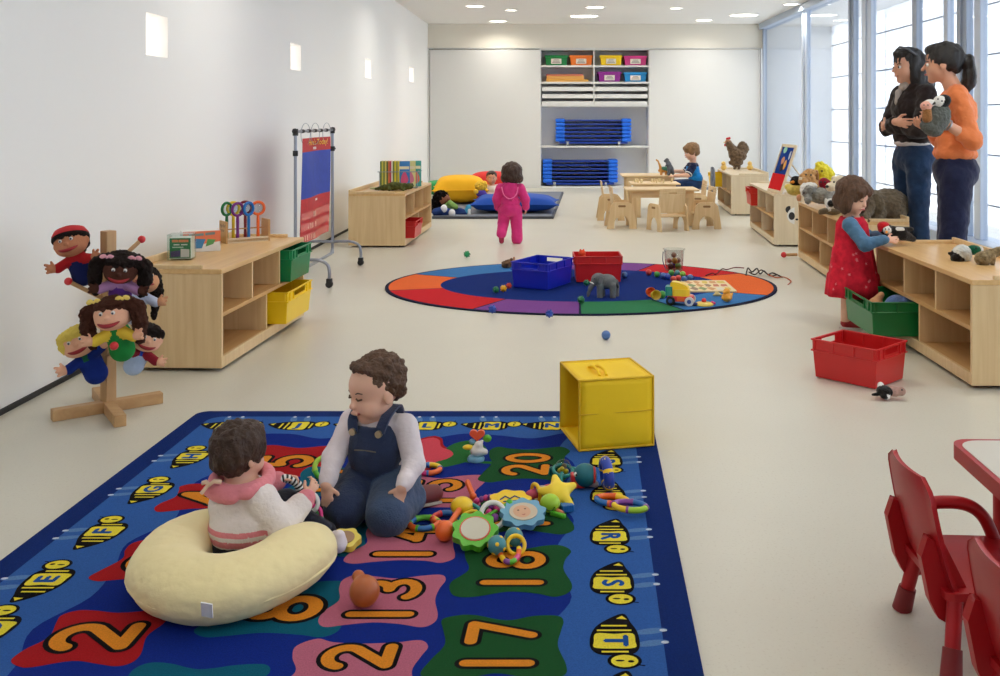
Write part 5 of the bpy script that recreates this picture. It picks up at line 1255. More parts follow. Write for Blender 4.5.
# soft cube
p = [G(579.4, 451.9, .016), G(653.5, 445.8, .016), G(561.5, 428.5, .016)]
ac = math.atan2(p[1].y-p[0].y, p[1].x-p[0].x); sd_ = .288; R = rotz(ac); cc = p[0]+R @ V(sd_/2, sd_/2, 0)
t = thing('play_cube', 'yellow fabric play cube with open sides at the corner of the number rug', 'play cube', cc, ac)
M_yf = mat('yellow_nylon', (244, 204, 24), .6, .35, bump=(11, .25)); h_ = .262; s_ = sd_/2; th = .005
def panel(nm, f, n=10):
    vs = []; 
    for j in range(n+1):
        for i in range(n+1): vs.append(f(i/n, j/n, 0))
    o = len(vs)
    for j in range(n+1):
        for i in range(n+1): vs.append(f(i/n, j/n, th))
    fs = []
    for j in range(n):
        for i in range(n): a = j*(n+1)+i; fs += [(a, a+1, a+n+2, a+n+1), (o+a+n+1, o+a+n+2, o+a+1, o+a)]
    rim = [i for i in range(n)]+[j*(n+1)+n for j in range(n)]+[n*(n+1)+n-i for i in range(n)]+[(n-j)*(n+1) for j in range(n)]
    for q in range(len(rim)): a, b = rim[q], rim[(q+1) % len(rim)]; fs.append((b, a, o+a, o+b))
    return MB().add(vs, fs, 0, True).build(nm, M_yf, t)
wob = lambda u, v: .006*math.sin(PI*u)*math.sin(PI*v)+.003*math.sin(7*u+3)*math.sin(PI*v)*math.sin(PI*u)*math.sin(9*v)
sag = lambda u, v: -.010*math.sin(PI*u)*math.sin(PI*v)
panel('fabric_side', lambda u, v, k: (-s_+2*s_*u, -s_+k-wob(u, v)+.004*math.exp(-((v-.52)/.02)**2), h_*v)); panel('fabric_side', lambda u, v, k: (-s_+2*s_*u, s_-k+wob(u, v), h_*v))
panel('fabric_side', lambda u, v, k: (s_-k+wob(u, v), -s_+2*s_*u, h_*v))
panel('fabric_top', lambda u, v, k: (-s_+2*s_*u, -s_+2*s_*v, h_-k+sag(u, v))); panel('fabric_base', lambda u, v, k: (-s_+2*s_*u, -s_+2*s_*v, k+.001))
sm = MB()
for a, b in (((-1, -1), (-1, -1)), ((1, -1), (1, -1)), ((-1, 1), (-1, 1)), ((1, 1), (1, 1))): sm.cyl((a[0]*s_, a[1]*s_, .004), (a[0]*s_, a[1]*s_, h_), .0042, n=8)
for z in (.004, h_):
    for a, b in (((-1, -1), (1, -1)), ((1, -1), (1, 1)), ((1, 1), (-1, 1)), ((-1, 1), (-1, -1))): sm.cyl((a[0]*s_, a[1]*s_, z), (b[0]*s_, b[1]*s_, z), .0042, n=8)
sm.cyl((-s_, -s_-.003, h_*.52), (s_, -s_-.003, h_*.52), .0022, n=6).build('piping', mat('yellow_seam', (222, 178, 20), .6), t)
for x in (-.045, -.018): MB().tube(catmull([(x-.0, -.07, h_-.006), (x+.004, -.03, h_+.006), (x, .03, h_+.006), (x-.004, .07, h_-.006)], 5, False), .006, 8).build('carry_strap', M_yf, t)
# nursing pillow
PCn = V(-.87, 2.645, 0); t = thing('nursing_pillow', 'cream C-shaped nursing pillow round the baby on the number rug', 'pillow', PCn+V(0, 0, .016))
ctl = [(-.925, 2.935, .058), (-1.00, 2.87, .078), (-1.045, 2.74, .090), (-1.02, 2.60, .095), (-.93, 2.505, .097), (-.825, 2.50, .096), (-.745, 2.575, .096), (-.700, 2.68, .094), (-.695, 2.765, .080)]
ch = [(V(x, y, r*.98+.001)-PCn, r) for x, y, r in catmull([(x, y-.015, r) for x, y, r in ctl], 4, False)]; n = len(ch)-1
M_cr = mat('pillow_cream', (240, 224, 170), .8, .2, bump=(26, .25), sheen=.2)
soft('cover', [cap(ch[i][0], ch[i][1], ch[i+1][0], ch[i+1][1]) for i in range(n)], M_cr, t, .005, .02, None, (13, .0035)).scale = (.97, 1.0, .70)
def outw(i):
    d = ch[min(n, i+1)][0]-ch[max(0, i-1)][0]; return V(-d.y, d.x, 0).normalized()*-1
sp = [c[0]+outw(i)*c[1]*.985+V(0, 0, -.012-.30*c[1]) for i, c in enumerate(ch)]
MB().tube(sp, .0045, 6).build('seam_piping', M_cr, t)
sl = AT(207, 610, 2.350)-PCn-V(0, 0, .016); MB().box(sl, (.028, .003, .042), eul(.35, .12, -.1)).build('care_tag', mat('tag_white', (232, 232, 230), .7), t)
# gourd-shaped ball
q = G(363, 610, ZR); t = thing('gourd_rattle', 'brown gourd-shaped rattle lying on the pink thirteen patch', 'rattle', (q.x, q.y+.02, ZR))
soft('body', [ell((0, 0, .038), .038), cap((-.010, .02, .048), .018, (-.024, .045, .054), .012), ell((-.026, .047, .055), (.0135, .0135, .012))], mat('gourd_brown', (178, 94, 46), .4, .5, var=(14, .12)), t, .0035, .014)
# helper shapes
def scallop(r, n, dp, k=8): 
    return [(r*(1+dp*math.cos(n*2*PI*i/(n*k)))*math.cos(2*PI*i/(n*k)), r*(1+dp*math.cos(n*2*PI*i/(n*k)))*math.sin(2*PI*i/(n*k))) for i in range(n*k)]
def flat_toy(name, label, cat, px, py, r, tilt, yaw, rim, npet, face, ring=None, sq=(1, 1)):
    """scalloped toy lying tilted towards the viewer; the tilt lifts its far edge"""
    p = G(px, py, ZR+r*math.sin(tilt)+.012); t = thing(name, label, cat, p); R = rotz(yaw) @ Matrix.Rotation(tilt, 3, 'X')
    po = [(x*sq[0], y*sq[1]) for x, y in scallop(r*.93, npet, .085)]
    MB().prism(po, -.011, .009, R, smooth=False).build('rim', rim, t, .005, 3)
    if ring: MB().prism([(x*sq[0], y*sq[1]) for x, y in scallop(r*.66, 24, .02, 4)], .007, .0105, R).build('ring', ring, t)
    MB().prism([(r*.60*math.cos(2*PI*i/32)*sq[0], r*.60*math.sin(2*PI*i/32)*sq[1]) for i in range(32)], .008, .0115, R).build('mirror', face, t)
    return t, R
M_mir = mat('toy_mirror', (226, 222, 204), .12, .6, metal=.35)
flat_toy('flower_mirror', 'green flower-shaped toy mirror with a red-edged round glass', 'toy mirror', 475, 531, .068, .42, .1, T_gr, 9, M_mir, mat('toy_rim_red', (206, 84, 60), .4))
t, R = flat_toy('baby_face_mirror', 'pale blue scalloped toy with a baby face picture', 'toy', 523, 514, .066, .42, .35, T_lb, 9, mat('photo_beige', (206, 190, 166), .4), None, (1.1, .86))
fp = MB(); f_ = lambda k: (lambda x, y: tuple(R @ V(x, y, .0118+.0003*k)))
fp.poly([(.027*math.cos(a*.3)-.005, .024*math.sin(a*.3)) for a in range(21)], f_(0), 0); fp.poly([(-.018, .004), (-.012, .004), (-.012, .008), (-.018, .008)], f_(1), 1); fp.poly([(.004, .006), (.010, .006), (.010, .010), (.004, .010)], f_(1), 1); fp.poly([(-.010, -.012), (.004, -.011), (.0, -.015), (-.006, -.015)], f_(1), 2); fp.build('face_picture', [mat('photo_skin', (216, 168, 136), .4), mat('photo_dark', (80, 60, 50), .5), mat('photo_lip', (184, 104, 92), .5)], t)
t, R = flat_toy('soft_book', 'yellow scalloped soft toy with a blue squiggle behind the baby face toy', 'toy', 510, 501, .062, .30, .1, T_ye, 7, mat('toy_yellow_cloth', (244, 210, 60), .7), None, (1.1, .72))
sq = MB(); f_ = lambda x, y: tuple(R @ V(x, y, .0120)); sq.strip([(-.03, -.006), (-.015, .008), (.0, -.004), (.015, .008), (.032, -.004)], .003, f_, 0); sq.strip([(-.02, -.016), (.025, -.014)], .003, f_, 0); sq.build('print', T_dk, t)
def ball_at(px, py, r, z=None): p = G(px, py, (ZR if z is None else z)+r); return p
# dumbbell rattle
a, b = ball_at(445, 531, .029), ball_at(462, 506, .033); t = thing('dumbbell_rattle', 'rattle with an orange ball and a yellow ball on one stick', 'rattle', (a.x, a.y, ZR)); o_ = -V(a.x, a.y, ZR)
MB().sph(a, .029, None, 20).build('ball', T_or, t, loc=o_); MB().sph(b, (.036, .034, .028), None, 20).build('ball', T_ye, t, loc=o_); MB().cyl(a, b, .009, n=12).build('stick', T_or, t, loc=o_)
def link_ring(label, px, py, Rr, r, cols, tilt=0, yaw=0, sq=(1, 1), zl=0, name='link_ring', group=None, base=None):
    """bracelet of coloured sections"""
    p = G(px, py, ZR+r+zl+Rr*abs(math.sin(tilt))*.9); t = thing(name, label, 'toy ring', p, 0, group); n = 36; k = len(cols)
    mb = MB().torus((0, 0, 0), Rr, r, rotz(yaw) @ Matrix.Rotation(tilt, 3, 'X'), n, 10, mf=lambda i: int(i*k/n) % k, sq=sq); 
    rb = mb; M_ = rotz(yaw) @ Matrix.Rotation(tilt, 3, 'X')
    for i in range(k):
        aa = 2*PI*i/k; c = M_ @ V(Rr*math.cos(aa)*sq[0], Rr*math.sin(aa)*sq[1], 0); tg = M_ @ V(-math.sin(aa)*sq[0], math.cos(aa)*sq[1], 0); rb.cyl(c-tg.normalized()*.004, c+tg.normalized()*.004, r*1.16, n=12, m=1)
    mb.build('coloured_sections', cols, t); return t
link_ring('ring of yellow, green, blue and orange sections next to the kneeling toddler', 424, 523, .042, .0085, [T_ye, T_gr, T_bl, T_or, T_bl, T_or], 0, .2)
link_ring('ring of blue and orange sections touching the dumbbell rattle', 446, 518, .040, .0085, [T_bl, T_rd, T_or, T_ye, T_bl], 0, .9)
link_ring('ring with a yellow bead half hidden behind the sleeve of the kneeling toddler', 428, 469, .042, .009, [T_ye, T_bl, T_pk, T_or], 0, .1)
link_ring('long link of orange, blue, pink and yellow sections near the bee with the letter Q', 612, 500, .040, .0095, [T_ye, T_or, T_bl, T_pk], 0, -.35, (1.25, .8))
link_ring('long link of green, yellow, purple and blue sections nearest the rug edge', 630, 506, .040, .0095, [T_bl, T_pu, T_ye, T_li], 0, -.30, (1.25, .8), .012)
link_ring('teal ring standing behind the green flower mirror', 469, 514, .036, .006, [T_te, T_bl], .5, .2)
link_ring('yellow ring under the teal ring', 474, 518, .032, .006, [T_ye, T_or], .3, .5)
link_ring('white ring toy with pink beads inside', 493, 515, .036, .0075, [T_wh, T_wh], 1.0, .25, zl=.006, name='ring_rattle')
q = G(493, 514, ZR+.04); t = thing('bead_rattle', 'pink and purple beads on a green stick in the white ring', 'rattle', q)
for i, (x, y, z) in enumerate(((-.012, .01, .0), (.006, -.006, -.008), (.012, .016, .01), (-.005, .028, .012))): MB().sph((x, y, z), .012, None, 12).build('bead', (T_pk, T_pu, T_pk, T_pu)[i], t)
MB().cyl((-.045, -.025, -.012), (.045, .03, .02), .0055, n=10).sph((.048, .032, .022), .011, None, 12).build('stick', T_gr, t)
# twin rattle with spotted balls
t = thing('spotted_rattle', 'rattle with two spotted teal balls joined by a coloured coil on the eighteen patch', 'rattle', G(506, 552, ZR)); o_ = -Vector(t.location)
for px, py in ((497, 545), (514, 537)):
    c = ball_at(px, py, .027); bo = MB().sph(c, .027, None, 20).build('ball', pl('toy_grey_teal', (64, 138, 150)), t, loc=o_); sp = MB()
    for u in range(9):
        d = V(math.cos(u*2.4)*math.sqrt(1-(1-2*(u+.5)/9)**2), math.sin(u*2.4)*math.sqrt(1-(1-2*(u+.5)/9)**2), 1-2*(u+.5)/9); sp.sph(c+d*.0262, (.006, .006, .0018), frame(d), 8)
    sp.build('spots', T_ye, bo, loc=(0, 0, 0))
pts = catmull([ball_at(500, 553, .008), ball_at(504, 560, .008), ball_at(512, 562, .010), ball_at(518, 556, .010), ball_at(519, 548, .018)], 5, False)
MB().tube(pts, .0075, 10, False, mf=lambda i: (i//3) % 5).build('coil', [T_or, T_ye, T_pu, T_gr, T_pk], t, loc=o_)
c = ball_at(516, 545, .02); MB().torus(c, .025, .006, eul(1.0, 0, .3), 24, 8).build('yellow_ring', T_ye, t, loc=o_)
# clear globe in a teal claw
p = ball_at(563, 468, .030, ZR+.012); t = thing('globe_rattle', 'clear ball with yellow beads held in a teal three-armed frame', 'rattle', (p.x, p.y, ZR)); o_ = -Vector(t.location)
MB().sph(p, .029, None, 20).build('clear_ball', glassy('clear_ball', (222, 232, 232)), t, loc=o_)
for i, m in enumerate((T_ye, T_ye, mat('bead_brown', (120, 96, 60), .5), T_ye)): MB().sph(p+V(-.010+.007*i, .004*(-1)**i, -.010+.008*(i % 3)), .009, None, 10).build('bead', m, t, loc=o_)
MB().torus(p+V(0, 0, -.008), .033, .006, eul(.25, .1, 0), 24, 8).build('frame_ring', T_te, t, loc=o_)
for a in (.5, 2.5, 4.6): MB().tube([p+V(.033*math.cos(a), .033*math.sin(a), -.006), p+V(.052*math.cos(a), .052*math.sin(a), -.012), p+V(.056*math.cos(a), .056*math.sin(a), -.034)], .0065, 8).build('arm', T_te, t, loc=o_)
# teal ball joined to a starry ring
p = ball_at(585, 475, .040); t = thing('star_ball', 'teal ball with a blue star-patterned ring standing on edge beside it', 'toy', (p.x, p.y, ZR)); o_ = -Vector(t.location)
MB().sph(p, (.040, .040, .038), None, 24).build('ball', mat('toy_dark_teal', (14, 104, 116), .5), t, loc=o_)
c = p+V(.072, -.004, .006); Mr = rotz(.25) @ frame(V(1, -.1, .1)); MB().torus(c, .040, .018, Mr, 30, 12, mf=lambda i: 0 if i % 6 else 1).build('ring', [pl('star_blue', (26, 64, 170)), T_ye], t, loc=o_)
MB().torus(c+V(.010, 0, 0), .030, .006, Mr, 24, 8).build('white_rim', T_wh, t, loc=o_); MB().torus(p+V(.030, 0, .0), .022, .006, frame(V(1, 0, 0)), 20, 8).build('red_collar', T_rd, t, loc=o_)
st_ = MB()
for i in range(7):
    a = i*.9; d = Mr @ V(math.cos(a), math.sin(a), 0); q = c+d*.053-(Mr.col[2])*.006; F_ = frame(d-Mr.col[2]*.5); st_.add([q+d*.003+F_ @ V((.008 if k % 2 else .0035)*math.cos(PI*k/5), (.008 if k % 2 else .0035)*math.sin(PI*k/5), 0) for k in range(10)], [tuple(range(10))])
st_.build('stars', T_ye, t, loc=o_)
# padded yellow star pouch, green ball, blue block, red block
p = G(558, 495, ZR+.03); t = thing('soft_pouch', 'padded yellow cloth toy in the middle of the toy heap', 'soft toy', (p.x, p.y, ZR)); 
soft('pouch', [ell((0, 0, .036), (.034, .034, .028), eul(.5, .15, 0))]+[cap((.018*math.cos(a), .018*math.sin(a), .036+.010*math.sin(a)), .024, (.056*math.cos(a), .056*math.sin(a), .036+.030*math.sin(a)), .011) for a in (.5, 1.75, 3.0, 4.25, 5.5)], mat('cloth_yellow', (246, 216, 70), .6, .3, bump=(30, .3)), t, .004, .01); soft('grey_flap', [ell((-.048, .036, .032), (.025, .02, .012), eul(.3, .2, .4))], mat('cloth_grey', (176, 172, 166), .8), t, .004)
p = ball_at(550, 503, .029); t = thing('smiley_ball', 'lime green ball with a smile line next to the yellow cloth toy', 'ball', (p.x, p.y, ZR)); MB().sph((0, 0, .029), (.032, .030, .028), None, 22).build('ball', T_li, t); MB().tube([(-.016, -.027, .026), (-.006, -.0305, .017), (.008, -.0305, .018), (.016, -.027, .027)], .0018, 6).build('smile_line', mat('line_green', (60, 110, 30), .5), t)
p = G(567, 511, ZR); t = thing('ridged_block', 'small blue ridged block beside the lime green ball', 'block', p, .3); MB().b2(-.020, .020, -.014, .014, .0, .022).build('block', T_bl, t, .003); mb = MB(); [mb.b2(-.016+.009*i, -.012+.009*i, -.0155, .0155, .002, .0225) for i in range(4)]; mb.build('ridges', T_bl, t)
p = G(578, 487, ZR); t = thing('red_creature', 'red boxy toy creature with googly eyes between the teal ball and the yellow cloth toy', 'toy', p, .2); MB().b2(-.024, .024, -.018, .018, 0, .048).build('block', T_rd, t, .007, 3); MB().b2(-.014, .010, -.0195, -.017, .012, .030).build('patch', T_or, t, .002)
for x in (-.010, .010): e = MB().sph((x, -.016, .048), .0085, None, 12).build('eye', M_eye, t); MB().sph((x, -.0235, .049), .004, None, 8).build('pupil', M_black, e)
p = G(591, 487, ZR); t = thing('grey_bead', 'grey knobbly toy piece in front of the teal ball', 'toy', p); soft('body', [ell((0, 0, .016), (.018, .014, .015)), ell((.014, -.006, .012), (.012, .010, .011)), ell((-.012, .006, .024), (.010, .009, .010))], mat('toy_grey', (170, 164, 168), .5), t, .003, .006)
p = G(540, 499, ZR); t = thing('tube_toy', 'pink cloth tube with a yellow ring round it', 'toy', p, .4); MB().cyl((-.035, 0, .018), (.035, .012, .024), .015, n=18).sph((.035, .012, .024), .015, None, 14).sph((-.035, 0, .018), .015, None, 14).build('tube', pl('tube_pink', (196, 76, 108), .7), t); MB().torus((-.012, .004, .022), .026, .0065, frame(V(1, .15, .05)), 24, 8).build('ring', T_ye, t)
p = G(556, 514, ZR); t = thing('teether', 'slim orange and green teether poking out below the lime green ball', 'toy', p, -.6); MB().tube([(-.04, .01, .010), (-.01, 0, .014), (.03, -.005, .010)], .007, 10).build('bar', pl('teether_brown', (206, 128, 88)), t); MB().b2(-.01, .045, -.022, -.008, .0, .014).build('base', T_gr, t, .004)
p = G(473, 500, ZR); t = thing('orange_peg', 'orange peg toy leaning between the yellow ball and the teal ring', 'toy', p, .8); MB().cyl((.0, 0, .012), (.02, .05, .040), .009, n=12).sph((.02, .05, .04), .009, None, 10).sph((0, 0, .012), .012, None, 10).build('peg', T_or, t)
p = G(486, 508, ZR); t = thing('pink_beads', 'string of pink and purple beads behind the white ring', 'toy', p); mb = MB(); [mb.sph((-.03+.014*i, .02+.006*math.sin(i), .014+.004*i), .010, None, 12, i % 2) for i in range(5)]; mb.build('bead_string', [T_pk, T_pu], t)
p = G(467, 517, ZR); t = thing('red_cloth', 'small red cloth flap under the dumbbell rattle', 'toy', p); MB().prism(scallop(.034, 5, .12), .0, .006).build('cloth', pl('cloth_red', (214, 66, 50), .8), t, .002)
# bear with heart
p = G(477, 460, ZR); t = thing('bear_toy', 'toy with a white bear, orange heart and blue base near the green leaf', 'toy', p)
MB().lathe([(.030, 0), (.032, .008), (.026, .016)], (-.004, -.004, 0), 20).build('base', T_lb, t); soft('bear', [ell((0, 0, .034), (.026, .02, .02)), ell((.006, 0, .054), (.016, .015, .015)), ell((.026, -.002, .030), (.014, .012, .012)), ell((.018, 0, .068), (.006, .005, .006))], mat('bear_white', (230, 224, 216), .6), t, .003, .006)
hp = [(.024*math.sin(a)**3*1.15, .02*(13*math.cos(a)-5*math.cos(2*a)-2*math.cos(3*a)-math.cos(4*a))/14) for a in [2*PI*i/26 for i in range(26)]]
MB().prism(hp, -.010, .010, frame(V(0, -1, .1), V(1, 0, 0)), (.0, .012, .088)).build('heart', pl('heart_orange', (240, 92, 52)), t, .004)
MB().sph((-.032, 0, .046), (.020, .014, .009), None, 14).build('yellow_wing', T_ye, t); MB().sph((.036, .012, .074), (.016, .010, .014), None, 14).build('green_leaf', T_gr, t); MB().sph((-.018, .008, .064), (.012, .01, .010), None, 12).build('blue_knob', T_lb, t)
# toys near the two children
t, R = flat_toy('yellow_mirror', 'yellow toy with a small picture beside the foot of the baby', 'toy', 345, 540, .040, .35, .1, pl('pale_yellow_toy', (226, 208, 84)), 6, mat('photo_brown', (160, 124, 90), .4), None, (1.15, 1))
p = AT(309, 503, 2.93); t = thing('ring_chain', 'white, pink and green link rings held by the baby', 'toy ring', p)
for i, (dx, dy, dz, m, ti) in enumerate(((0, 0, .0, T_wh, 1.3), (.006, .01, -.040, T_pk, 1.0), (-.018, .006, -.050, T_gr, 1.2), (.018, .02, -.055, pl('toy_mint', (110, 200, 130)), .9))): MB().torus((dx, dy, dz), .027, .0065, eul(ti, .2*i-.3, .4*i), 24, 8).build('ring', m, t)
p = AT(289, 484, 2.965); t = thing('caterpillar_rattle', 'black and white striped rattle with a red end in the hand of the baby', 'rattle', p, .4); MB().tube(catmull([(-.035, -.0, .012), (-.01, 0, .018), (.02, 0, .002), (.035, 0, -.024)], 6, False), .0125, 12, mf=lambda i: i % 2).build('striped_body', [M_black, T_wh], t); MB().sph((-.042, 0, .010), .016, None, 14).build('red_end', T_rd, t)
t = link_ring('green and red link behind the arm of the kneeling toddler', 325, 468, .036, .0085, [T_gr, T_li, T_gr, T_rd], .9, .6)
# ---------------------------------------------------------------- things on the oval rug
ZO = .0115
crate('blue bin on the oval rug', (-.130, 7.40, ZO), 1.10, .40, .30, .19, P_blue); crate('red bin on the oval rug behind the toy elephant', (.285, 7.66, ZO), .03, .355, .28, .195, P_red)
O = V(.31, 6.93, ZO); t = thing('toy_elephant', 'grey toy elephant with white tusks walking on the oval rug', 'toy elephant', O); Q = lambda px, py, y=0: AT(px, py, 6.93+y)-O
M_te = mat('toy_elephant_grey', (104, 106, 110), .6, .3, bump=(70, .4), var=(18, .2))
bd_ = [ell(Q(607, 281.5), (.066, .05, .052)), ell(Q(597, 279.5), (.040, .040, .042)), ell(Q(599, 276), (.03, .03, .02))]+chain([Q(594, 282), Q(590.5, 288), Q(588.5, 293), Q(588, 296)], [.022, .015, .010, .008])
for px, y in ((600, -.03), (602, .035), (613, -.035), (616, .03)): bd_.append(cap(Q(px, 286, y), .024, Q(px, 297 if y < 0 else 296, y), .021))
soft('body', bd_+[cap(Q(617, 281), .01, Q(618.5, 287), .006)], M_te, t, .004, .012)
for y in (-.042, .038): soft('ear', [ell(Q(601, 281, y), (.026, .008, .034), eul(0, .1, .4 if y < 0 else -.4))], M_te, t, .003)
for y in (-.022, .022): soft('tusk', [cap(Q(593.5, 283.5, y), .006, Q(590, 282.0, y*1.2), .003)], mat('ivory', (236, 232, 222), .4), t, .002); 
MB().sph(Q(594.5, 278.5, -.034), .004, None, 8).build('eye', M_black, t)
def bumpy_ball(label, px, py, m, r=.026, z=ZO, group='knobbly balls'):
    p = G(px, py, z+r*.9); t = thing('knobbly_ball', label, 'ball', (p.x, p.y, z), 0, group); b = MB().sph((0, 0, r), r*.82, None, 16).build('ball', m, t); k = MB()
    for u in range(16):
        cz = 1-2*(u+.5)/16; sz = math.sqrt(1-cz*cz); d = V(math.cos(u*2.4)*sz, math.sin(u*2.4)*sz, cz); k.sph(V(0, 0, r)+d*r*.78, (r*.2, r*.2, r*.26), frame(d), 8)
    k.build('knobs', m, b); return t
K_g = pl('knob_green', (16, 112, 66)); K_y = pl('knob_yellow', (236, 176, 30)); K_r = pl('knob_red', (206, 62, 40)); K_b = pl('knob_blue', (34, 70, 170)); K_lb = pl('ball_blue', (72, 110, 170))
bumpy_ball('green knobbly ball next to a yellow one by the blue bin', 496, 290, K_g); bumpy_ball('yellow knobbly ball between a green and a red one', 503.5, 288.8, K_y); bumpy_ball('red knobbly ball touching the yellow one by the blue bin', 509, 286, K_r, .023)
bumpy_ball('dark green knobbly ball on the purple and green edge of the oval rug', 581, 300, K_g, .027); bumpy_ball('blue knobbly ball on the purple edge of the oval rug', 492.5, 309.5, K_b, .028); bumpy_ball('blue knobbly ball at the very rim of the oval rug', 549.5, 314, K_b, .027)
bumpy_ball('green knobbly ball beside the trunk of the toy elephant, against the red bin', 586.5, 283, K_g, .025); bumpy_ball('green knobbly ball alone on the floor behind the oval rug', 467, 254.5, pl('knob_bright_green', (20, 140, 84)), .032, 0)
def ball(label, px, py, m, r=.022, z=ZO):
    p = G(px, py, z+r); o = MB().sph((0, 0, r), r, None, 18).build('ball', m, loc=(p.x, p.y, z)); return tag(o, label, 'ball', 'small plastic balls')
ball('light blue ball alone on the floor between the two rugs', 606, 335, K_lb, .026, 0); ball('blue ball behind the corner of the red bin', 624.5, 275, K_lb, .025)
BR, BG, BB, BL, BT = pl('ball_red', (214, 66, 54)), pl('ball_green', (74, 156, 66)), K_lb, pl('ball_lime', (140, 190, 60)), pl('ball_teal', (80, 140, 150))
for px, py, m, lb in ((648.8, 272.3, BR, 'red ball nearest the red bin, apart from the cluster'), (657, 274.3, BG, 'green ball between the lone red ball and the cluster'), (663.3, 275.5, BB, 'blue ball at the wall side of the ball cluster'), (667.5, 276.6, K_b, 'darker blue ball in the ball cluster'), (671.3, 272.8, BG, 'green ball in the ball cluster, nearest the clear bucket'), (677.3, 273, BT, 'teal ball at the back of the ball cluster'), (673.5, 279, BR, 'red ball at the front of the ball cluster'), (678.3, 278, BR, 'second red ball touching the front red one'), (682.8, 274.2, BL, 'lime ball at the glass side of the ball cluster'), (684.2, 279.2, BB, 'blue ball in front of the lime one'), (690.3, 277.3, BB, 'blue ball at the glass side end of the cluster')): ball(lb, px, py, m, .0235)
p = G(674, 270, ZO); t = thing('clear_bucket', 'clear plastic bucket of toys at the back of the oval rug', 'bucket', p); M_cb = glassy('bucket_plastic', (240, 242, 242))
MB().lathe([(.070, .002), (.084, .165), (.090, .168), (.090, .174), (.081, .172), (.067, .006), (.001, .005)], n=32).build('tub', M_cb, t); MB().tube(catmull([(-.088, 0, .150), (-.094, -.03, .08), (-.075, -.05, .02)], 6, False), .004, 6).build('handle', T_dk, t)
for x, y, z, r, m, lb in ((-.03, -.025, .034, .026, pl('toy_dark_grey', (70, 74, 70)), 'dark grey toy ball at the bottom of the clear bucket'), (.03, -.03, .036, .027, BG, 'green ball at the bottom of the clear bucket'), (0, .03, .034, .026, K_b, 'blue ball at the bottom of the clear bucket'), (.005, -.012, .078, .026, pl('toy_mustard', (196, 160, 70)), 'mustard ball in the middle of the clear bucket'), (.035, .025, .075, .024, pl('toy_taupe', (150, 126, 108)), 'taupe ball in the middle of the clear bucket'), (-.035, .022, .074, .022, pl('toy_rose', (190, 140, 130)), 'rose ball in the middle of the clear bucket'), (.0, .012, .122, .023, pl('toy_taupe', (150, 126, 108)), 'taupe ball on top in the clear bucket')):
    o = MB().sph((0, 0, 0), r, None, 16).build('ball', m, loc=(p.x+x, p.y+y, p.z+z)); tag(o, lb, 'ball', 'balls in the clear bucket')
# puzzle board
c = (G(685, 293, ZO)+G(730, 292, ZO)+G(729, 282, ZO)+G(687.5, 281.5, ZO))/4; t = thing('puzzle_board', 'pale wooden picture puzzle lying across the oval rug', 'puzzle', (c.x, c.y, ZO), .02); pw, pd = .335, .46
MB().b2(-pw/2, pw/2, -pd/2, pd/2, 0, .012).build('board', mat('puzzle_wood', (232, 210, 164), .6), t, .002); mb = MB(); rd = random.Random(5); pm = [mat('puz_%d' % i, c_, .6) for i, c_ in enumerate(((214, 190, 70), (196, 110, 80), (130, 150, 90), (220, 214, 196), (150, 120, 90), (206, 150, 90)))]
for i in range(5):
    for j in range(3):
        x, y = -pw/2+.045+i*.061, -pd/2+.09+j*.14; P_ = [(x+.026*(1+.35*math.sin(k*2+i+j))*math.cos(2*PI*k/8), y+.058*(1+.3*math.cos(k*3+i))*math.sin(2*PI*k/8)) for k in range(8)]; mb.poly(catmull(P_, 3), lambda a, b: (a, b, .0124), rd.randrange(6))
mb.build('picture', pm, t)
# stacking cups and rings by the board
p = G(650.5, 297, ZO); t = thing('stacking_cup', 'orange toy cup lying beside a yellow one on the oval rug', 'toy cup', p, .4, 'toy cups'); MB().lathe([(.026, 0), (.034, .05), (.030, .05), (.022, .004), (.001, .004)], (0, .02, .034), 20, R=frame(V(-.2, -1, .1))).build('cup', T_or, t)
p = G(655.5, 301, ZO); t = thing('stacking_cup', 'yellow toy cup open towards the camera on the oval rug', 'toy cup', p, .1, 'toy cups'); MB().lathe([(.026, 0), (.034, .05), (.030, .05), (.022, .004), (.001, .004)], (0, .045, .034), 20, R=frame(V(.1, -1, .15))).build('cup', pl('toy_mustard_yellow', (226, 196, 66)), t)
ball('green ball touching the yellow toy cup', 662.3, 294.5, BG, .026)
# shape-sorter truck
p = G(682, 306, ZO); t = thing('toy_truck', 'chunky toy truck in yellow, red, blue and white on the oval rug', 'toy truck', (p.x, p.y+.06, ZO), -.25)
MB().prism(rr(.17, .10, .03), .025, .060).build('body', T_rd, t, .006); MB().prism(rr(.12, .09, .03), .060, .105).build('cabin', pl('truck_yellow', (240, 206, 50)), t, .012, 3); MB().prism(catmull([(-.05, .10), (.045, .10), (.03, .135), (-.06, .15)], 4), -.035, .035, Matrix(((1, 0, 0), (0, 0, -1), (0, 1, 0)))).build('roof', T_ye, t, .004); MB().prism(rr(.05, .085, .015), .060, .12, None, (-.075, 0, 0)).build('bonnet', T_te, t, .006); MB().b2(-.02, .03, -.055, -.048, .03, .055).build('door_panel', T_or, t, .003)
for sx in (-1, 1):
    for sy in (-1, 1): w_ = MB().cyl((sx*.062, sy*.044, .030), (sx*.062, sy*.062, .030), .030, n=22).build('wheel', T_wh if sx > 0 else M_black, t, .004); MB().cyl((sx*.062, sy*.060, .030), (sx*.062, sy*.065, .030), .014, n=16).build('hub', pl('truck_blue', (60, 84, 150)), w_)
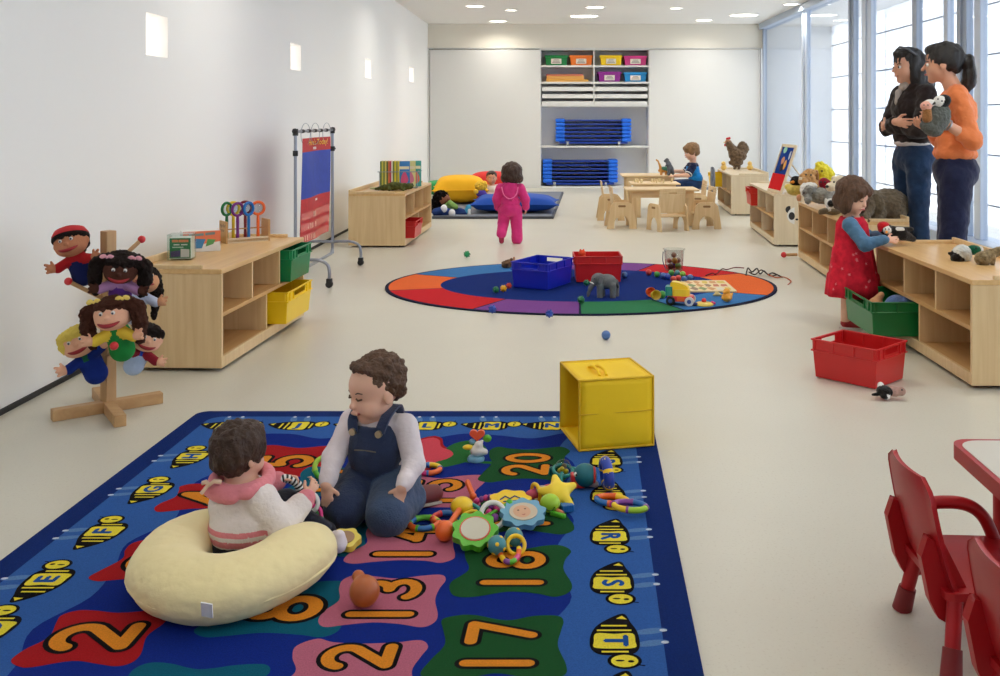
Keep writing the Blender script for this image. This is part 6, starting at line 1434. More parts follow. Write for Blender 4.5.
p = G(704, 305, ZO); t = thing('toy_disc', 'flat yellow toy with a red knob in front of the puzzle board', 'toy', p, .1); MB().lathe([(.062, 0), (.064, .006), (.045, .018), (.001, .022)], n=28).build('disc', pl('disc_yellow', (232, 204, 90)), t); MB().sph((0, 0, .030), .016, None, 14).build('knob', T_rd, t); MB().sph((.062, .02, .010), .012, None, 10).sph((.072, .005, .010), .009, None, 10).build('pink_bead', T_pk, t); MB().sph((-.075, -.02, .012), (.03, .02, .012), None, 12).build('dark_end', T_dk, t)
p = G(727, 302, ZO); t = thing('toy_duck', 'orange-yellow knobbly toy duck on the light blue edge of the oval rug', 'toy', p, .3); soft('body', [ell((0, 0, .034), (.036, .032, .033)), ell((-.004, -.004, .072), (.024, .022, .022)), cap((-.02, -.012, .07), .010, (-.036, -.02, .068), .006), cap((.028, .01, .04), .016, (.044, .012, .052), .008)]+[ell((.034*math.cos(a), .030*math.sin(a), .03), .011) for a in (.5, 1.8, 3.3, 4.6)], pl('duck_orange', (238, 166, 44)), t, .0035, .006)
p = G(717, 296, ZO); t = thing('toy_figure', 'tiny cream toy figure beside the puzzle board', 'toy', p); soft('body', [ell((0, 0, .012), (.020, .012, .012)), cap((.0, 0, .012), .008, (-.026, -.012, .009), .006), cap((.01, 0, .012), .008, (.032, -.010, .009), .006), ell((0, .005, .024), (.010, .009, .009))], mat('toy_cream', (214, 196, 132), .6), t, .003)
p = G(508, 268, ZO); t = thing('toy_bear', 'small brown furry toy half hidden behind the blue bin', 'plush toy', p); soft('body', [ell((0, 0, .035), (.04, .035, .035)), ell((.03, 0, .068), (.016, .014, .016)), ell((-.035, 0, .03), (.02, .03, .03))], fur('bear_brown', (112, 84, 62), .4), t, .005, .01, None, (60, .006)); soft('ear', [cap((.045, 0, .06), .014, (.05, 0, .085), .009)], fur('tan_fur', (206, 150, 110)), t, .004)
# tangle of lacing cords
def cord(label, pts, m, r=.0045, bend=.0):
    P_ = [tuple(G(x, y, z)) for x, y, z in pts]; o = MB().tube(catmull(P_, 6, False), r, 6).build('lacing_cord', m); return tag(o, label, 'cord', 'lacing cords')
cord('thin dark red lacing cord wriggling over the red edge of the oval rug', [(706, 275.5, .017), (712, 273, .017), (716, 274, .02), (722, 269, .017), (727, 269.5, .02), (735, 267.5, .017), (744, 268, .018)], mat('cord_maroon', (110, 24, 36), .8))
cord('black knotted lacing cord at the end of the oval rug', [(746, 275, .017), (748, 268, .03), (752, 272, .02), (757, 268.5, .034), (760, 274, .02), (764, 271, .03), (768, 274.5, .012), (773, 273, .012), (782, 277, .006)], mat('cord_black', (32, 24, 24), .8), .006)
cord('second black lacing cord looped through the knotted one', [(749, 272, .03), (755, 274.5, .02), (761, 270, .035), (766, 273, .02), (771, 276, .010), (777, 274.5, .010)], mat('cord_brown', (60, 36, 26), .8), .005)
cord('orange lacing cord trailing onto the floor beside the oval rug', [(768, 274.5, .018), (776, 277.5, .008), (784, 277, .006), (791, 281, .006), (788, 284.5, .006)], mat('cord_orange', (196, 96, 60), .8), .004)
# toys in and under the bins by the glass
p = G(886, 399, 0); t = thing('plush_puffin', 'small black and white plush bird lying on the floor by the lone red bin', 'plush toy', (p.x, p.y-.0, 0), -.1); Yq = p.y; Q = lambda px, py, y=0: AT(px, py, Yq+y)-Vector(t.location)
soft('body', [ell(Q(885, 391), (.038, .035, .022), None, 0), cap(Q(881, 388, .02), .018, Q(880, 385, .03), .014, 1), ell(Q(888, 397, -.03), (.014, .013, .012), None, 1), cap(Q(878, 394.5, -.02), .009, Q(873.5, 395, -.02), .006, 0), cap(Q(889, 391), .022, Q(895, 391.5), .022, 2), ell(Q(900.5, 391), (.022, .02, .020), None, 2), cap(Q(884, 396, -.03), .013, Q(886, 397.5, -.04), .010, 0)], [fur('black_fur', (28, 26, 26)), fwt, fur('dusty_pink_fur', (176, 140, 128), .2)], t, .004, .008)
MB().sph(Q(902, 389.5, -.018), .004, None, 8).build('eye', M_black, t)
bs = in_shelf(S3, S3[2]*.74, .10, .085)
t = thing('plush_whale', 'blue-grey plush showing above the rim of the green bin', 'plush toy', (bs.x-.12, bs.y-.06, .085)); soft('body', [ell((0, 0, .10), (.075, .06, .085)), ell((.05, -.02, .135), (.05, .04, .045)), cap((-.03, .02, .03), .05, (0, 0, .06), .06)], fur('blue_grey_fur', (92, 116, 164), .2), t, .006); eyes(t, [(.05, -.058, .145)])
t = thing('plush_tail', 'tan furry toy poking over the far rim of the green bin', 'plush toy', (bs.x-.22, bs.y+.06, .085)); soft('body', [cap((0, 0, .06), .05, (.02, 0, .10), .045), cap((.02, 0, .12), .028, (.05, -.01, .165), .018)], fur('tan_fur', (206, 150, 110)), t, .005)
p = V(.19, 7.70, ZO+.006); t = thing('plush_fox', 'small orange toy sticking up over the rim of the red bin on the oval rug', 'plush toy', p); soft('body', [cap((0, 0, .04), .04, (-.005, 0, .14), .034), ell((-.02, 0, .19), (.028, .024, .024)), cap((-.03, 0, .20), .009, (-.035, 0, .222), .005), cap((-.01, 0, .20), .009, (-.008, 0, .222), .005)], fur('fox_orange', (226, 84, 50), .15), t, .005)
# ---------------------------------------------------------------- people
def skin_mat(n, c): return mat(n, c, .5, .35, sub=.08, var=(9, .04))
SK = skin_mat('skin', (230, 182, 156)); SK2 = skin_mat('skin_warm', (214, 160, 132))
M_eye = mat('eye_white', (232, 230, 226), .25); M_iris = mat('dark_iris', (40, 28, 24), .2); M_lip = mat('lips', (176, 84, 80), .45); M_mouth = mat('open_mouth', (164, 80, 76), .5)
H_dk = mat('hair_black', (22, 17, 16), .45, .5, bump=(180, .5)); H_br = mat('hair_brown', (86, 60, 42), .55, .4, bump=(160, .6), var=(40, .3)); H_br2 = mat('hair_dark_brown', (60, 40, 30), .5, .4, bump=(170, .5), var=(30, .25))
H_bl = mat('hair_dark_blond', (132, 98, 62), .55, .4, bump=(160, .5), var=(30, .25))
def cloth(n, c, sc=60, st=.25, va=.08, r=.85): return mat(n, c, r, .2, bump=(sc, st), var=(8, va), sheen=.15)

class Head:
    """a head seen from its own axes: x to its right, y ahead, z up, in half head heights"""
    def __init__(s, c, f, u, r): 
        s.c = Vector(c); f = Vector(f).normalized(); u = Vector(u); u = (u-f*u.dot(f)).normalized()
        s.R = Matrix((f.cross(u), f, u)).transposed(); s.s = r
    def P(s, x, y, z): return s.c+s.R @ (Vector((x, y, z))*s.s)
    def e(s, x, y, z, rx, ry, rz, m=0, k=None): return ell(s.P(x, y, z), (rx*s.s, ry*s.s, rz*s.s), s.R, m, k)
    def k(s, a, ra, b, rb, m=0, k=None): return cap(s.P(*a), ra*s.s, s.P(*b), rb*s.s, m, k)
    def prims(s, child=True, neck=None, nr=None):
        q = .05*s.s
        if child:
            p = [s.e(0, -.10, .20, .76, .90, .78), s.e(0, .16, -.32, .62, .62, .62), s.e(.30, .40, -.42, .28, .26, .26), s.e(-.30, .40, -.42, .28, .26, .26),
                 s.e(0, .46, -.80, .20, .20, .16), s.k((0, .72, -.12), .06, (0, .84, -.30), .10, k=.06*s.s)]
        else:
            p = [s.e(0, -.10, .24, .68, .86, .74), s.e(0, .16, -.26, .54, .62, .66), s.e(.26, .40, -.34, .24, .24, .26), s.e(-.26, .40, -.34, .24, .24, .26),
                 s.e(0, .52, -.82, .20, .20, .17), s.k((0, .74, .02), .06, (0, .94, -.26), .10, k=.06*s.s)]
        for x in (-1, 1): p += [s.e(.74*x if child else .66*x, -.06, -.16, .08, .17, .23, k=.02*s.s), cut(s.e(.28*x, .86, -.04, .17, .14, .09, k=.05*s.s))]
        p += [s.k((-.13, .80, -.54), .055, (.13, .80, -.54), .055, k=.05*s.s)]
        if neck is not None: p.append(cap(s.P(0, -.18, -.55), (nr or .36*s.s), neck, (nr or .36*s.s)*1.15))
        return p
    def features(s, par, smile=False, loc=None, brow=None, shut=False, child=True):
        for x in (-1, 1):
            e = MB().sph(s.P(.28*x, .67, -.05), .098*s.s, None, 12)
            if shut: MB().tube([s.P(.16*x, .755, -.05), s.P(.27*x, .765, -.085), s.P(.38*x, .68, -.05)], .028*s.s, 8).build('eyelash', brow or H_br, par, loc=loc)
            else:
                e.build('eye', M_eye, par, loc=loc)
                MB().sph(s.P(.275*x, .722, -.05), .066*s.s, None, 12).build('iris', M_iris, par, loc=loc)
            MB().tube([s.P(.16*x, .755, .11), s.P(.27*x, .735, .15), s.P(.40*x, .64, .12)], .025*s.s, 8).build('eyebrow', brow or H_br, par, loc=loc)
        m = MB()
        if smile: m.sph(s.P(0, .735, -.54), ((.24 if child else .16)*s.s, .075*s.s, (.07 if child else .05)*s.s), s.R, 14); m.build('mouth', M_mouth, par, loc=loc)
        else: m.sph(s.P(0, .80, -.53), (.19*s.s, .07*s.s, .05*s.s), s.R, 14); m.build('mouth', M_lip, par, loc=loc)
def hand(w, d, nrm, L, curl=.5, thumb=1, m=0, spread=.04):
    """palm and five fingers from the wrist w along d; nrm is where the palm faces"""
    w = Vector(w); d = Vector(d).normalized(); nrm = Vector(nrm); nrm = (nrm-d*nrm.dot(d)).normalized(); sd = d.cross(nrm)*thumb
    R = Matrix((sd, nrm, d)).transposed()
    p = [ell(w+d*.26*L, (.21*L, .095*L, .29*L), R, m, .02*L+.002), cap(w-d*.06*L, .15*L, w+d*.1*L, .15*L, m, .05*L)]
    for i, ln in enumerate((.92, 1.05, 1.0, .78)):
        q = w+d*.46*L+sd*(.165-.11*i)*L; a = 0; r = .058*L
        for j, sl in enumerate((.22, .17, .13)):
            a += curl*(.55, 1.0, .8)[j]*(1+.12*i*(1 if j else 0)); dd = d*math.cos(a)+nrm*math.sin(a)+sd*spread*(1.5-i)
            n = q+dd.normalized()*sl*ln*L; p.append(cap(q, r, n, r*.9, m, .006*L+.0008)); q = n; r *= .92
    q = w+d*.16*L+sd*.16*L
    n = q+(d*.55+sd*.65+nrm*.25).normalized()*.22*L; e = n+(d*.85+sd*.25+nrm*.35*(.4+curl)).normalized()*.18*L
    p += [cap(q, .075*L, n, .065*L, m, .03*L), cap(n, .065*L, e, .055*L, m, .01*L)]
    return p
def tee(a, b, t): return Vector(a).lerp(Vector(b), t)
def person(label, base, cat='child', name='person'):
    t = thing(name, label, cat, base); return t, -Vector(base)

# --- the toddler kneeling in dungarees
t, o_ = person('curly haired toddler kneeling on the rug in denim dungarees and a white jumper', (-.57, 3.13, .016))
hd = Head((-.580, 3.120, .403), (-.74, -.66, -.12), (-.08, -.04, 1), .097)
bf = V(-.28, -.96, 0).normalized(); br = bf.cross(V(0, 0, 1))
pel = V(-.565, 3.20, .115); che = V(-.570, 3.145, .262)
rs, ls = che+br*.092+V(0, 0, .026), che-br*.092+V(0, 0, .026)
re, rw_ = V(-.700, 3.085, .200), V(-.700, 3.000, .150); le, lw = V(-.447, 3.065, .190), V(-.470, 2.985, .150)
rk, lk = V(-.650, 3.03, .066), V(-.515, 2.99, .064)
body = hd.prims(True, che+V(0, 0, .06), .036)+[ell(che, (.085, .068, .075)), ell(pel+V(0, 0, .04), (.088, .08, .08))]
body += chain([rs, re, rw_], [.034, .027, .019])+chain([ls, le, lw], [.034, .027, .019])
body += hand(rw_, (.10, -.25, -1), (.1, .9, -.3), .092, .75, 1)+hand(lw, (-.30, -.20, -.95), (-.1, .9, -.3), .092, .85, -1)
body += chain([pel+br*.05, rk, V(-.61, 3.24, .05)], [.06, .05, .034])+chain([pel-br*.05, lk, V(-.455, 3.18, .05)], [.06, .05, .034])
b = soft('body', body, SK, t, .0036, .012, o_)
hd.features(b, True, None, H_br, True)
M_jump = cloth('jumper_white', (222, 212, 216), 50, .3); M_den = cloth('denim_navy', (46, 58, 88), 220, .35, .18); M_den2 = cloth('denim_faded', (66, 84, 114), 220, .35, .22); M_brass = mat('brass', (190, 180, 150), .3, metal=.8)
sh = [ell(che+V(0, 0, -.005), (.092, .076, .078)), ell(che+V(0, .012, -.075), (.092, .084, .07)), cap(rs-br*.02, .038, rs, .037), cap(ls+br*.02, .038, ls, .037), cap(che+V(0, 0, .055), .044, che+V(-.003, -.002, .085), .040)]
sh += chain([rs, re, tee(re, rw_, .70)], [.038, .034, .027])+chain([ls, le, tee(le, lw, .70)], [.038, .034, .027])
sh += [cap(tee(re, rw_, .70), .0255, tee(re, rw_, .92), .0235), cap(tee(le, lw, .70), .0255, tee(le, lw, .92), .0235)]
soft('jumper', sh, M_jump, t, .004, .010, o_, (26, .0022))
dg = [ell(pel+V(0, 0, .03), (.100, .092, .075)), ell(pel+V(0, -.03, .09), (.100, .090, .07))]+chain([pel+br*.05, rk], [.074, .063])+chain([rk, V(-.615, 3.20, .055)], [.062, .05])
dg += chain([pel-br*.05, lk], [.076, .065], 1)+chain([lk, V(-.47, 3.14, .055)], [.062, .05], 1)
FB = Matrix((br, -bf, V(0, 0, 1))).transposed()
dg += [ell(che+bf*.026+V(0, 0, -.045), (.090, .067, .092), FB), ell(che+bf*.034+V(0, 0, -.002), (.074, .055, .062), FB), cut(ell(che+bf*.03+V(0, 0, .112), (.12, .12, .080)))]
dgo = soft('dungarees', dg, [M_den, M_den2], t, .004, .012, o_, (24, .003))
bt = {}
for sx in (-1, 1):
    side = br*sx
    p0 = che+bf*.084+side*.044+V(0, 0, .024); p1 = che+bf*.070+side*.052+V(0, 0, .056); p2 = che+bf*.03+side*.054+V(0, 0, .079); p3 = che-bf*.03+side*.050+V(0, 0, .079); p4 = che-bf*.085+side*.035+V(0, 0, .02)
    R = []
    pts = catmull([p0, p1, p2, p3, p4], 5, False); mb = MB(); vs = []
    for p in pts:
        p = Vector(p); n_ = (p-(che+V(0, 0, .0))); n_ = (n_-side*n_.dot(side)).normalized()
        for dx, dn in ((-.016, -.003), (.016, -.003), (.016, .005), (-.016, .005)): vs.append(p+side*dx+n_*dn)
    k_ = len(pts); mb.add(vs, [(i*4+j, i*4+(j+1) % 4, i*4+4+(j+1) % 4, i*4+4+j) for i in range(k_-1) for j in range(4)]+[(0, 3, 2, 1), (4*k_-4, 4*k_-3, 4*k_-2, 4*k_-1)], 0)
    mb.build('strap', M_den, dgo)
    MB().cyl(p0+bf*.0, p0+bf*.010, .011, n=14).build('button', M_brass, dgo)
MB().tube([che+bf*.0925+br*x*.8+V(0, 0, -.028-abs(x)*.05) for x in (-.045, -.02, 0, .02, .045)], .002, 6).build('pocket_seam', M_brass if False else mat('denim_thread', (120, 112, 96), .8), dgo)
hr = [hd.e(0, -.28, .40, .84, .86, .74), hd.e(0, .30, .84, .52, .38, .22), hd.e(0, -.62, -.10, .60, .40, .48), hd.e(.66, -.42, .06, .18, .34, .34), hd.e(-.66, -.42, .06, .18, .34, .34)]
soft('hair', hr, H_br, t, .0036, .012, o_, (40, .010))
for a, c_ in ((V(-.455, 3.17, .05), V(-.405, 3.225, .04)), (V(-.62, 3.23, .05), V(-.66, 3.30, .04))):
    sh_ = soft('shoe', [cap(a, .034, c_, .028)], mat('shoe_maroon', (112, 44, 46), .6), t, .004, .01, o_)
    d = (c_-a).normalized()
    n_ = V(.6, .3, -.75); n_ = (n_-d*n_.dot(d)).normalized()
    MB().prism([(-.05, -.02), (.0, -.030), (.045, -.024), (.06, 0), (.045, .024), (0, .030), (-.05, .02)], 0, .009, Matrix((d, n_.cross(d), n_)).transposed(), tee(a, c_, .5)+n_*.026).build('sole', mat('shoe_sole', (170, 160, 150), .7), sh_, .003)

# --- the baby in the nursing pillow, seen from behind
t, o_ = person('baby in a white jacket with pink hood, sitting in the cream pillow, back turned', (-.87, 2.78, .016), 'baby')
hd = Head((-.895, 2.80, .318), (.60, .80, -.06), (0.03, 0, 1), .084)
bf = V(.58, .81, 0).normalized(); br = bf.cross(V(0, 0, 1))
pel = V(-.872, 2.775, .095); che = V(-.885, 2.79, .185)
rs, ls = che+br*.078+V(0, 0, .02), che-br*.078+V(0, 0, .02)
re, rw_ = V(-.762, 2.735, .132), V(-.715, 2.82, .178); le, lw = V(-.93, 2.93, .16), V(-.835, 2.965, .175)
body = hd.prims(True, che+V(0, 0, .045), .034)+[ell(che, (.075, .065, .07)), ell(pel, (.08, .075, .075))]
body += chain([rs, re, rw_], [.03, .027, .019])+chain([ls, le, lw], [.03, .027, .019])+hand(rw_, (.35, .45, .55), (-.4, .6, .1), .078, .8, 1)+hand(lw, (.8, .3, .2), (.0, -.3, -1), .078, .8, -1)
body += chain([pel+br*.04, V(-.76, 2.865, .09), V(-.665, 2.865, .055)], [.05, .042, .028])+chain([pel-br*.04, V(-.82, 2.99, .085), V(-.74, 3.04, .05)], [.05, .042, .028])
b = soft('body', body, SK, t, .0042, .012, o_); hd.features(b, False, None, H_br2)
M_fl = cloth('fleece_white', (226, 216, 212), 90, .35); M_pk = cloth('fleece_pink', (224, 134, 144), 90, .35)
jk = [ell(che+V(0, 0, -.01), (.092, .082, .075)), ell(pel+V(0, .0, .022), (.101, .094, .080)), cap(rs, .042, rs+br*.005, .041), cap(ls, .042, ls-br*.005, .041)]+chain([rs, re, tee(re, rw_, .72)], [.043, .042, .034])+chain([ls, le, tee(le, lw, .72)], [.040, .036, .030])
def stripes(c):
    z = c[:, 2]; return np.where((np.abs(z-.128) < .006) | (np.abs(z-.100) < .008), np.where(np.hypot(c[:, 0]-pel.x, c[:, 1]-pel.y) < .112, 1, -1), -1)
jo = soft('jacket', jk, [M_fl, M_pk], t, .0036, .012, o_, (22, .0025), stripes)
for nm, q in (('cuff', (re, rw_)), ('cuff', (le, lw))): soft(nm, [cap(tee(*q, .70), .033, tee(*q, .98), .027)], M_pk, jo, .004)
hc = che+V(-.002, .0, .058); ring = []
for i in range(24):
    a = 2*PI*i/24; b_ = 2*PI*(i+1)/24; f_ = lambda a: hc+V(.074*math.cos(a), .070*math.sin(a), .010*math.sin(a))
    ring.append(cap(f_(a), .0155, f_(b_), .0155))
bk = -bf
ring += [ell(hc+bk*.072+V(0, 0, -.022), (.074, .020, .022), Matrix((br, bf, V(0, 0, 1))).transposed()), ell(hc+br*.07+bk*.02+V(.01, 0, -.01), (.024, .05, .022), Matrix((br, bf, V(0, 0, 1))).transposed())]
ho = soft('hood', ring, M_pk, jo, .004, .014, None, (24, .002))
MB().tube([hc+bk*.085+V(-.035, 0, .014), hc+bk*.094+V(-.02, 0, .02), hc+bk*.096+V(-.008, 0, .012), hc+bk*.095+V(.004, 0, .022), hc+bk*.09+V(.02, 0, .018)], .006, 8).tube([hc+bk*.096+V(-.01, 0, .014), hc+bk*.102+V(-.025, 0, -.01)], .005, 8).build('tie_bow', cloth('cream_tape', (228, 196, 168)), ho)
soft('hair', [hd.e(0, -.16, .22, .88, .92, .82), hd.e(0, -.40, -.28, .70, .56, .46), hd.e(0, .34, .62, .55, .45, .34), hd.e(.5, .1, .2, .36, .5, .5), hd.e(-.5, .1, .2, .36, .5, .5)], H_br2, t, .004, .012, o_, (60, .007, (1, 1, .35)))
tr = chain([pel+br*.04, V(-.76, 2.865, .092), V(-.675, 2.865, .058)], [.058, .050, .036])+chain([pel-br*.04, V(-.82, 2.99, .087), V(-.75, 3.035, .055)], [.058, .050, .036])
tr += [ell(pel+V(0, 0, -.012), (.095, .088, .066))]
soft('trousers', tr, cloth('navy_jersey', (24, 26, 40)), t, .0045, .012, o_)
for a, c_ in ((V(-.665, 2.865, .052), V(-.628, 2.835, .043)), (V(-.74, 3.04, .05), V(-.70, 3.07, .045))): soft('sock', [cap(a, .026, c_, .024), cap(c_, .023, c_+V(.002, 0, .022), .017)], cloth('sock_white', (222, 214, 222)), t, .004, .008, o_)

# --- the girl in pink walking away
M_pink = cloth('velour_pink', (218, 56, 130), 40, .3, .1)
t, o_ = person('small girl in a pink hooded tracksuit walking away with one foot lifted', (-.51, 9.95, 0))
hd = Head((-.478, 9.96, .700), (.1, 1, -.08), (0, 0, 1), .104); c0 = V(-.495, 9.96, 0)
che = c0+V(0, 0, .52); pel = c0+V(0, 0, .355)
rh, lh = c0+V(.055, 0, .33), c0+V(-.055, 0, .33); rk, lk = c0+V(.062, .02, .19), c0+V(-.072, .03, .20); rf, lf = c0+V(.068, .0, .045), c0+V(-.085, -.06, .085)
rs, ls = che+V(.10, 0, .03), che+V(-.10, 0, .03); re, le = che+V(.150, -.01, -.08), che+V(-.135, .0, -.08); rw_, lw = che+V(.155, .02, -.16), che+V(-.125, .04, -.165)
body = hd.prims(True, che+V(.005, 0, .06), .036)+[ell(che, (.085, .065, .08)), ell(pel, (.085, .075, .08))]+chain([rs, re, rw_], [.032, .027, .02])+chain([ls, le, lw], [.032, .027, .02])
body += chain([rh, rk, rf], [.055, .042, .03])+chain([lh, lk, lf], [.055, .042, .03])+hand(rw_, (.1, .3, -1), (-1, 0, 0), .09, .6, -1)+hand(lw, (0, .4, -1), (1, 0, 0), .09, .6, 1)
b = soft('body', body, SK, t, .006, .014, o_); hd.features(b, False, None, H_br2)
jk = [ell(che, (.100, .080, .085)), ell(pel+V(0, 0, .06), (.098, .086, .075)), cap(ls, .046, rs, .046)]+chain([rs, re, rw_], [.046, .044, .036])+chain([ls, le, lw], [.046, .044, .036])+[ell(che+V(.0, -.075, .02), (.078, .035, .075)), ell(che+V(.02, -.09, -.035), (.030, .02, .05)), ell(che+V(0, -.01, .075), (.07, .06, .03))]
jo = soft('hooded_jacket', jk, M_pink, t, .006, .014, o_, (20, .004))
MB().tube(catmull([che+V(-.082, -.092, .05), che+V(-.055, -.112, -.03), che+V(0, -.118, -.065), che+V(.06, -.112, -.03), che+V(.082, -.092, .05)], 6, False), .0045, 6).build('hood_edge', cloth('pink_piping', (240, 120, 176)), jo)
tr = [ell(pel, (.098, .090, .078)), ell(pel+V(0, -.03, -.02), (.088, .07, .065))]+chain([rh, rk, rf], [.066, .056, .056])+chain([lh, lk, lf+V(0, .0, .02)], [.066, .054, .050])
soft('trousers', tr, M_pink, t, .006, .014, o_, (18, .004))
M_msh = mat('shoe_dusky_pink', (172, 44, 84), .6)
soft('shoe', [cap(rf+V(0, -.02, -.018), .026, rf+V(.01, .06, -.02), .024)], M_msh, t, .005, .01, o_)
soft('shoe', [cap(lf+V(0, .0, -.012), .028, lf+V(-.0, .02, -.058), .024)], M_msh, t, .005, .01, o_)
soft('hair', [hd.e(0, -.12, .22, 1.0, 1.02, .90), hd.e(0, -.35, -.40, 1.06, .78, .60), hd.e(.75, .1, -.45, .30, .45, .5), hd.e(-.75, .1, -.45, .30, .45, .5), hd.e(0, .5, .5, .7, .4, .4)], H_br2, t, .006, .014, o_, (45, .008, (1, 1, .3)))

# --- the baby among the big pillows
t, o_ = person('baby in a white shirt sitting far back between the red and blue pillows', (-.99, 14.5, .03), 'baby')
hd = Head((-.99, 14.48, .385), (.1, -1, -.05), (0, 0, 1), .098); c0 = V(-.99, 14.5, 0)
body = hd.prims(True, c0+V(0, 0, .27), .036)+[ell(c0+V(0, 0, .22), (.085, .07, .08)), ell(c0+V(0, 0, .12), (.09, .08, .08))]
for sx in (-1, 1): 
    body += chain([c0+V(.085*sx, 0, .25), c0+V(.125*sx, -.05, .17), c0+V(.07*sx, -.13, .15)], [.032, .028, .02])+hand(c0+V(.07*sx, -.13, .15), (-.5*sx, -.6, -.3), (0, 0, -1), .075, .6, sx)
    body += chain([c0+V(.05*sx, 0, .10), c0+V(.13*sx, -.16, .10), c0+V(.06*sx, -.28, .075)], [.055, .045, .03])
b = soft('body', body, SK2, t, .006, .014, o_); hd.features(b, False, None, H_br2)
soft('shirt', [ell(c0+V(0, 0, .215), (.098, .083, .075)), ell(c0+V(0, 0, .13), (.10, .09, .07))]+[cap(c0+V(.085*s, 0, .25), .043, c0+V(.12*s, -.04, .185), .042) for s in (-1, 1)], cloth('shirt_white', (232, 226, 222)), t, .006, .014, o_)
soft('trousers', sum([chain([c0+V(.05*s, 0, .10), c0+V(.13*s, -.16, .10), c0+V(.06*s, -.26, .078)], [.066, .056, .042]) for s in (-1, 1)], []), cloth('trousers_khaki', (150, 138, 84)), t, .006, .014, o_)
soft('hair', [hd.e(0, -.16, .30, .80, .90, .74), hd.e(0, .36, .72, .5, .4, .24)], H_br2, t, .006, .01, o_, (50, .006))

# --- the boy at the wooden table
t, o_ = person('blond boy in a blue and navy shirt holding a toy dinosaur at the table', (1.80, 13.5, 0))
hd = Head((1.765, 13.45, .800), (-.97, -.2, -.22), (-.05, 0, 1), .112); c0 = V(1.80, 13.5, 0)
che = c0+V(-.01, -.01, .555); pel = c0+V(.03, 0, .375)
sn_, sf = che+V(-.01, -.115, .05), che+V(-.01, .115, .05)
en, wn_ = V(1.70, 13.30, .49), V(1.53, 13.33, .478); ef, wf = V(1.70, 13.60, .52), V(1.54, 13.55, .53)
body = hd.prims(True, che+V(0, 0, .08), .04)+[ell(che, (.075, .10, .10)), ell(pel, (.085, .10, .09))]+chain([sn_, en, wn_], [.036, .03, .022])+chain([sf, ef, wf], [.036, .03, .022])
body += hand(wn_, (-1, .1, .0), (0, .3, -1), .10, .4, 1)+hand(wf, (-1, -.1, .0), (0, -.9, -.4), .10, .7, -1)
for sy in (-1, 1): body += chain([pel+V(0, .055*sy, -.03), c0+V(-.26, .07*sy, .35), c0+V(-.25, .08*sy, .05)], [.06, .05, .034])+[cap(c0+V(-.25, .08*sy, .04), .03, c0+V(-.36, .08*sy, .028), .026)]
b = soft('body', body, SK, t, .006, .014, o_); hd.features(b, False, None, H_bl)
M_sb = cloth('shirt_sky_blue', (28, 134, 206)); M_sn = cloth('shirt_navy', (22, 30, 62))
sh = [ell(che+V(0, 0, -.01), (.092, .115, .105), None, 0), ell(pel+V(0, 0, .06), (.095, .115, .10), None, 0), cap(sn_, .050, tee(sn_, en, .72), .050, 1), cap(sf, .05, tee(sf, ef, .72), .05, 1), ell(che+V(-.0, 0, .055), (.08, .10, .05), None, 1)]
so_ = soft('shirt', sh, [M_sb, M_sn], t, .006, .014, o_, (24, .006))
for q in ((sn_, en), (sf, ef)): MB().torus(tee(*q, .86), .046, .008, frame(q[1]-q[0]), 20, 8).build('sleeve_trim', cloth('trim_white', (226, 226, 226)), so_, loc=(0, 0, 0))
soft('jeans', sum([chain([pel+V(0, .055*sy, -.02), c0+V(-.26, .07*sy, .35), c0+V(-.25, .08*sy, .09)], [.078, .062, .05]) for sy in (-1, 1)], [ell(pel+V(0, 0, -.01), (.10, .115, .08))]), cloth('denim_mid', (38, 62, 104), 200, .3, .15), t, .006, .014, o_)
for sy in (-1, 1): soft('shoe', [cap(c0+V(-.24, .08*sy, .036), .036, c0+V(-.37, .08*sy, .032), .030)], mat('shoe_dark', (48, 46, 52), .6), t, .006, .01, o_)
soft('hair', [hd.e(0, -.14, .30, .90, .98, .80), hd.e(0, -.45, -.20, .78, .58, .50), hd.e(0, .55, .50, .66, .34, .30), hd.e(.66, .12, .05, .24, .45, .42), hd.e(-.66, .12, .05, .24, .45, .42)], H_bl, t, .006, .012, o_, (45, .007, (1, 1, .3)))

# --- the girl in the red dress
t, o_ = person('girl in a red dress with blue sleeves standing at the shelf, holding a plush', (1.69, 5.95, 0))
hd = Head((1.742, 5.93, .790), (.60, -.76, -.28), (.05, 0, 1), .106); c0 = V(1.70, 5.95, 0)
che = V(1.735, 5.95, .590); pel = V(1.735, 5.96, .42)
bf = V(.93, -.36, 0).normalized(); br = bf.cross(V(0, 0, 1))
ns, fs_ = che+br*.095+V(0, 0, .035), che-br*.095+V(0, 0, .035)
ne, nw = V(1.762, 5.775, .520), V(1.885, 5.785, .548); fe, fw = V(1.86, 6.03, .53), V(1.95, 5.92, .555)
body = hd.prims(True, che+V(0, 0, .075), .038)+[ell(che, (.078, .085, .09)), ell(pel, (.085, .09, .09))]+chain([ns, ne, nw], [.033, .028, .02])+chain([fs_, fe, fw], [.033, .028, .02])
body += hand(nw, (1, .1, -.06), (0, .9, -.2), .098, .35, 1)+hand(fw, (1, -.25, -.15), (0, -.9, -.2), .098, .45, -1)
fa, fb = V(1.70, 5.945, .055), V(1.74, 6.06, .055)
body += chain([pel+br*.045, V(1.715, 5.945, .24), fa], [.058, .044, .030])+chain([pel-br*.045, V(1.745, 6.05, .24), fb], [.058, .044, .030])+[cap(fa+V(0, 0, -.02), .028, fa+bf*.07+V(0, 0, -.025), .024), cap(fb+V(0, 0, -.02), .028, fb+bf*.07+V(0, 0, -.025), .024)]
b = soft('body', body, SK, t, .005, .013, o_); hd.features(b, False, None, H_br, True)
M_sl = cloth('sleeve_blue_grey', (78, 116, 148), 50, .3)
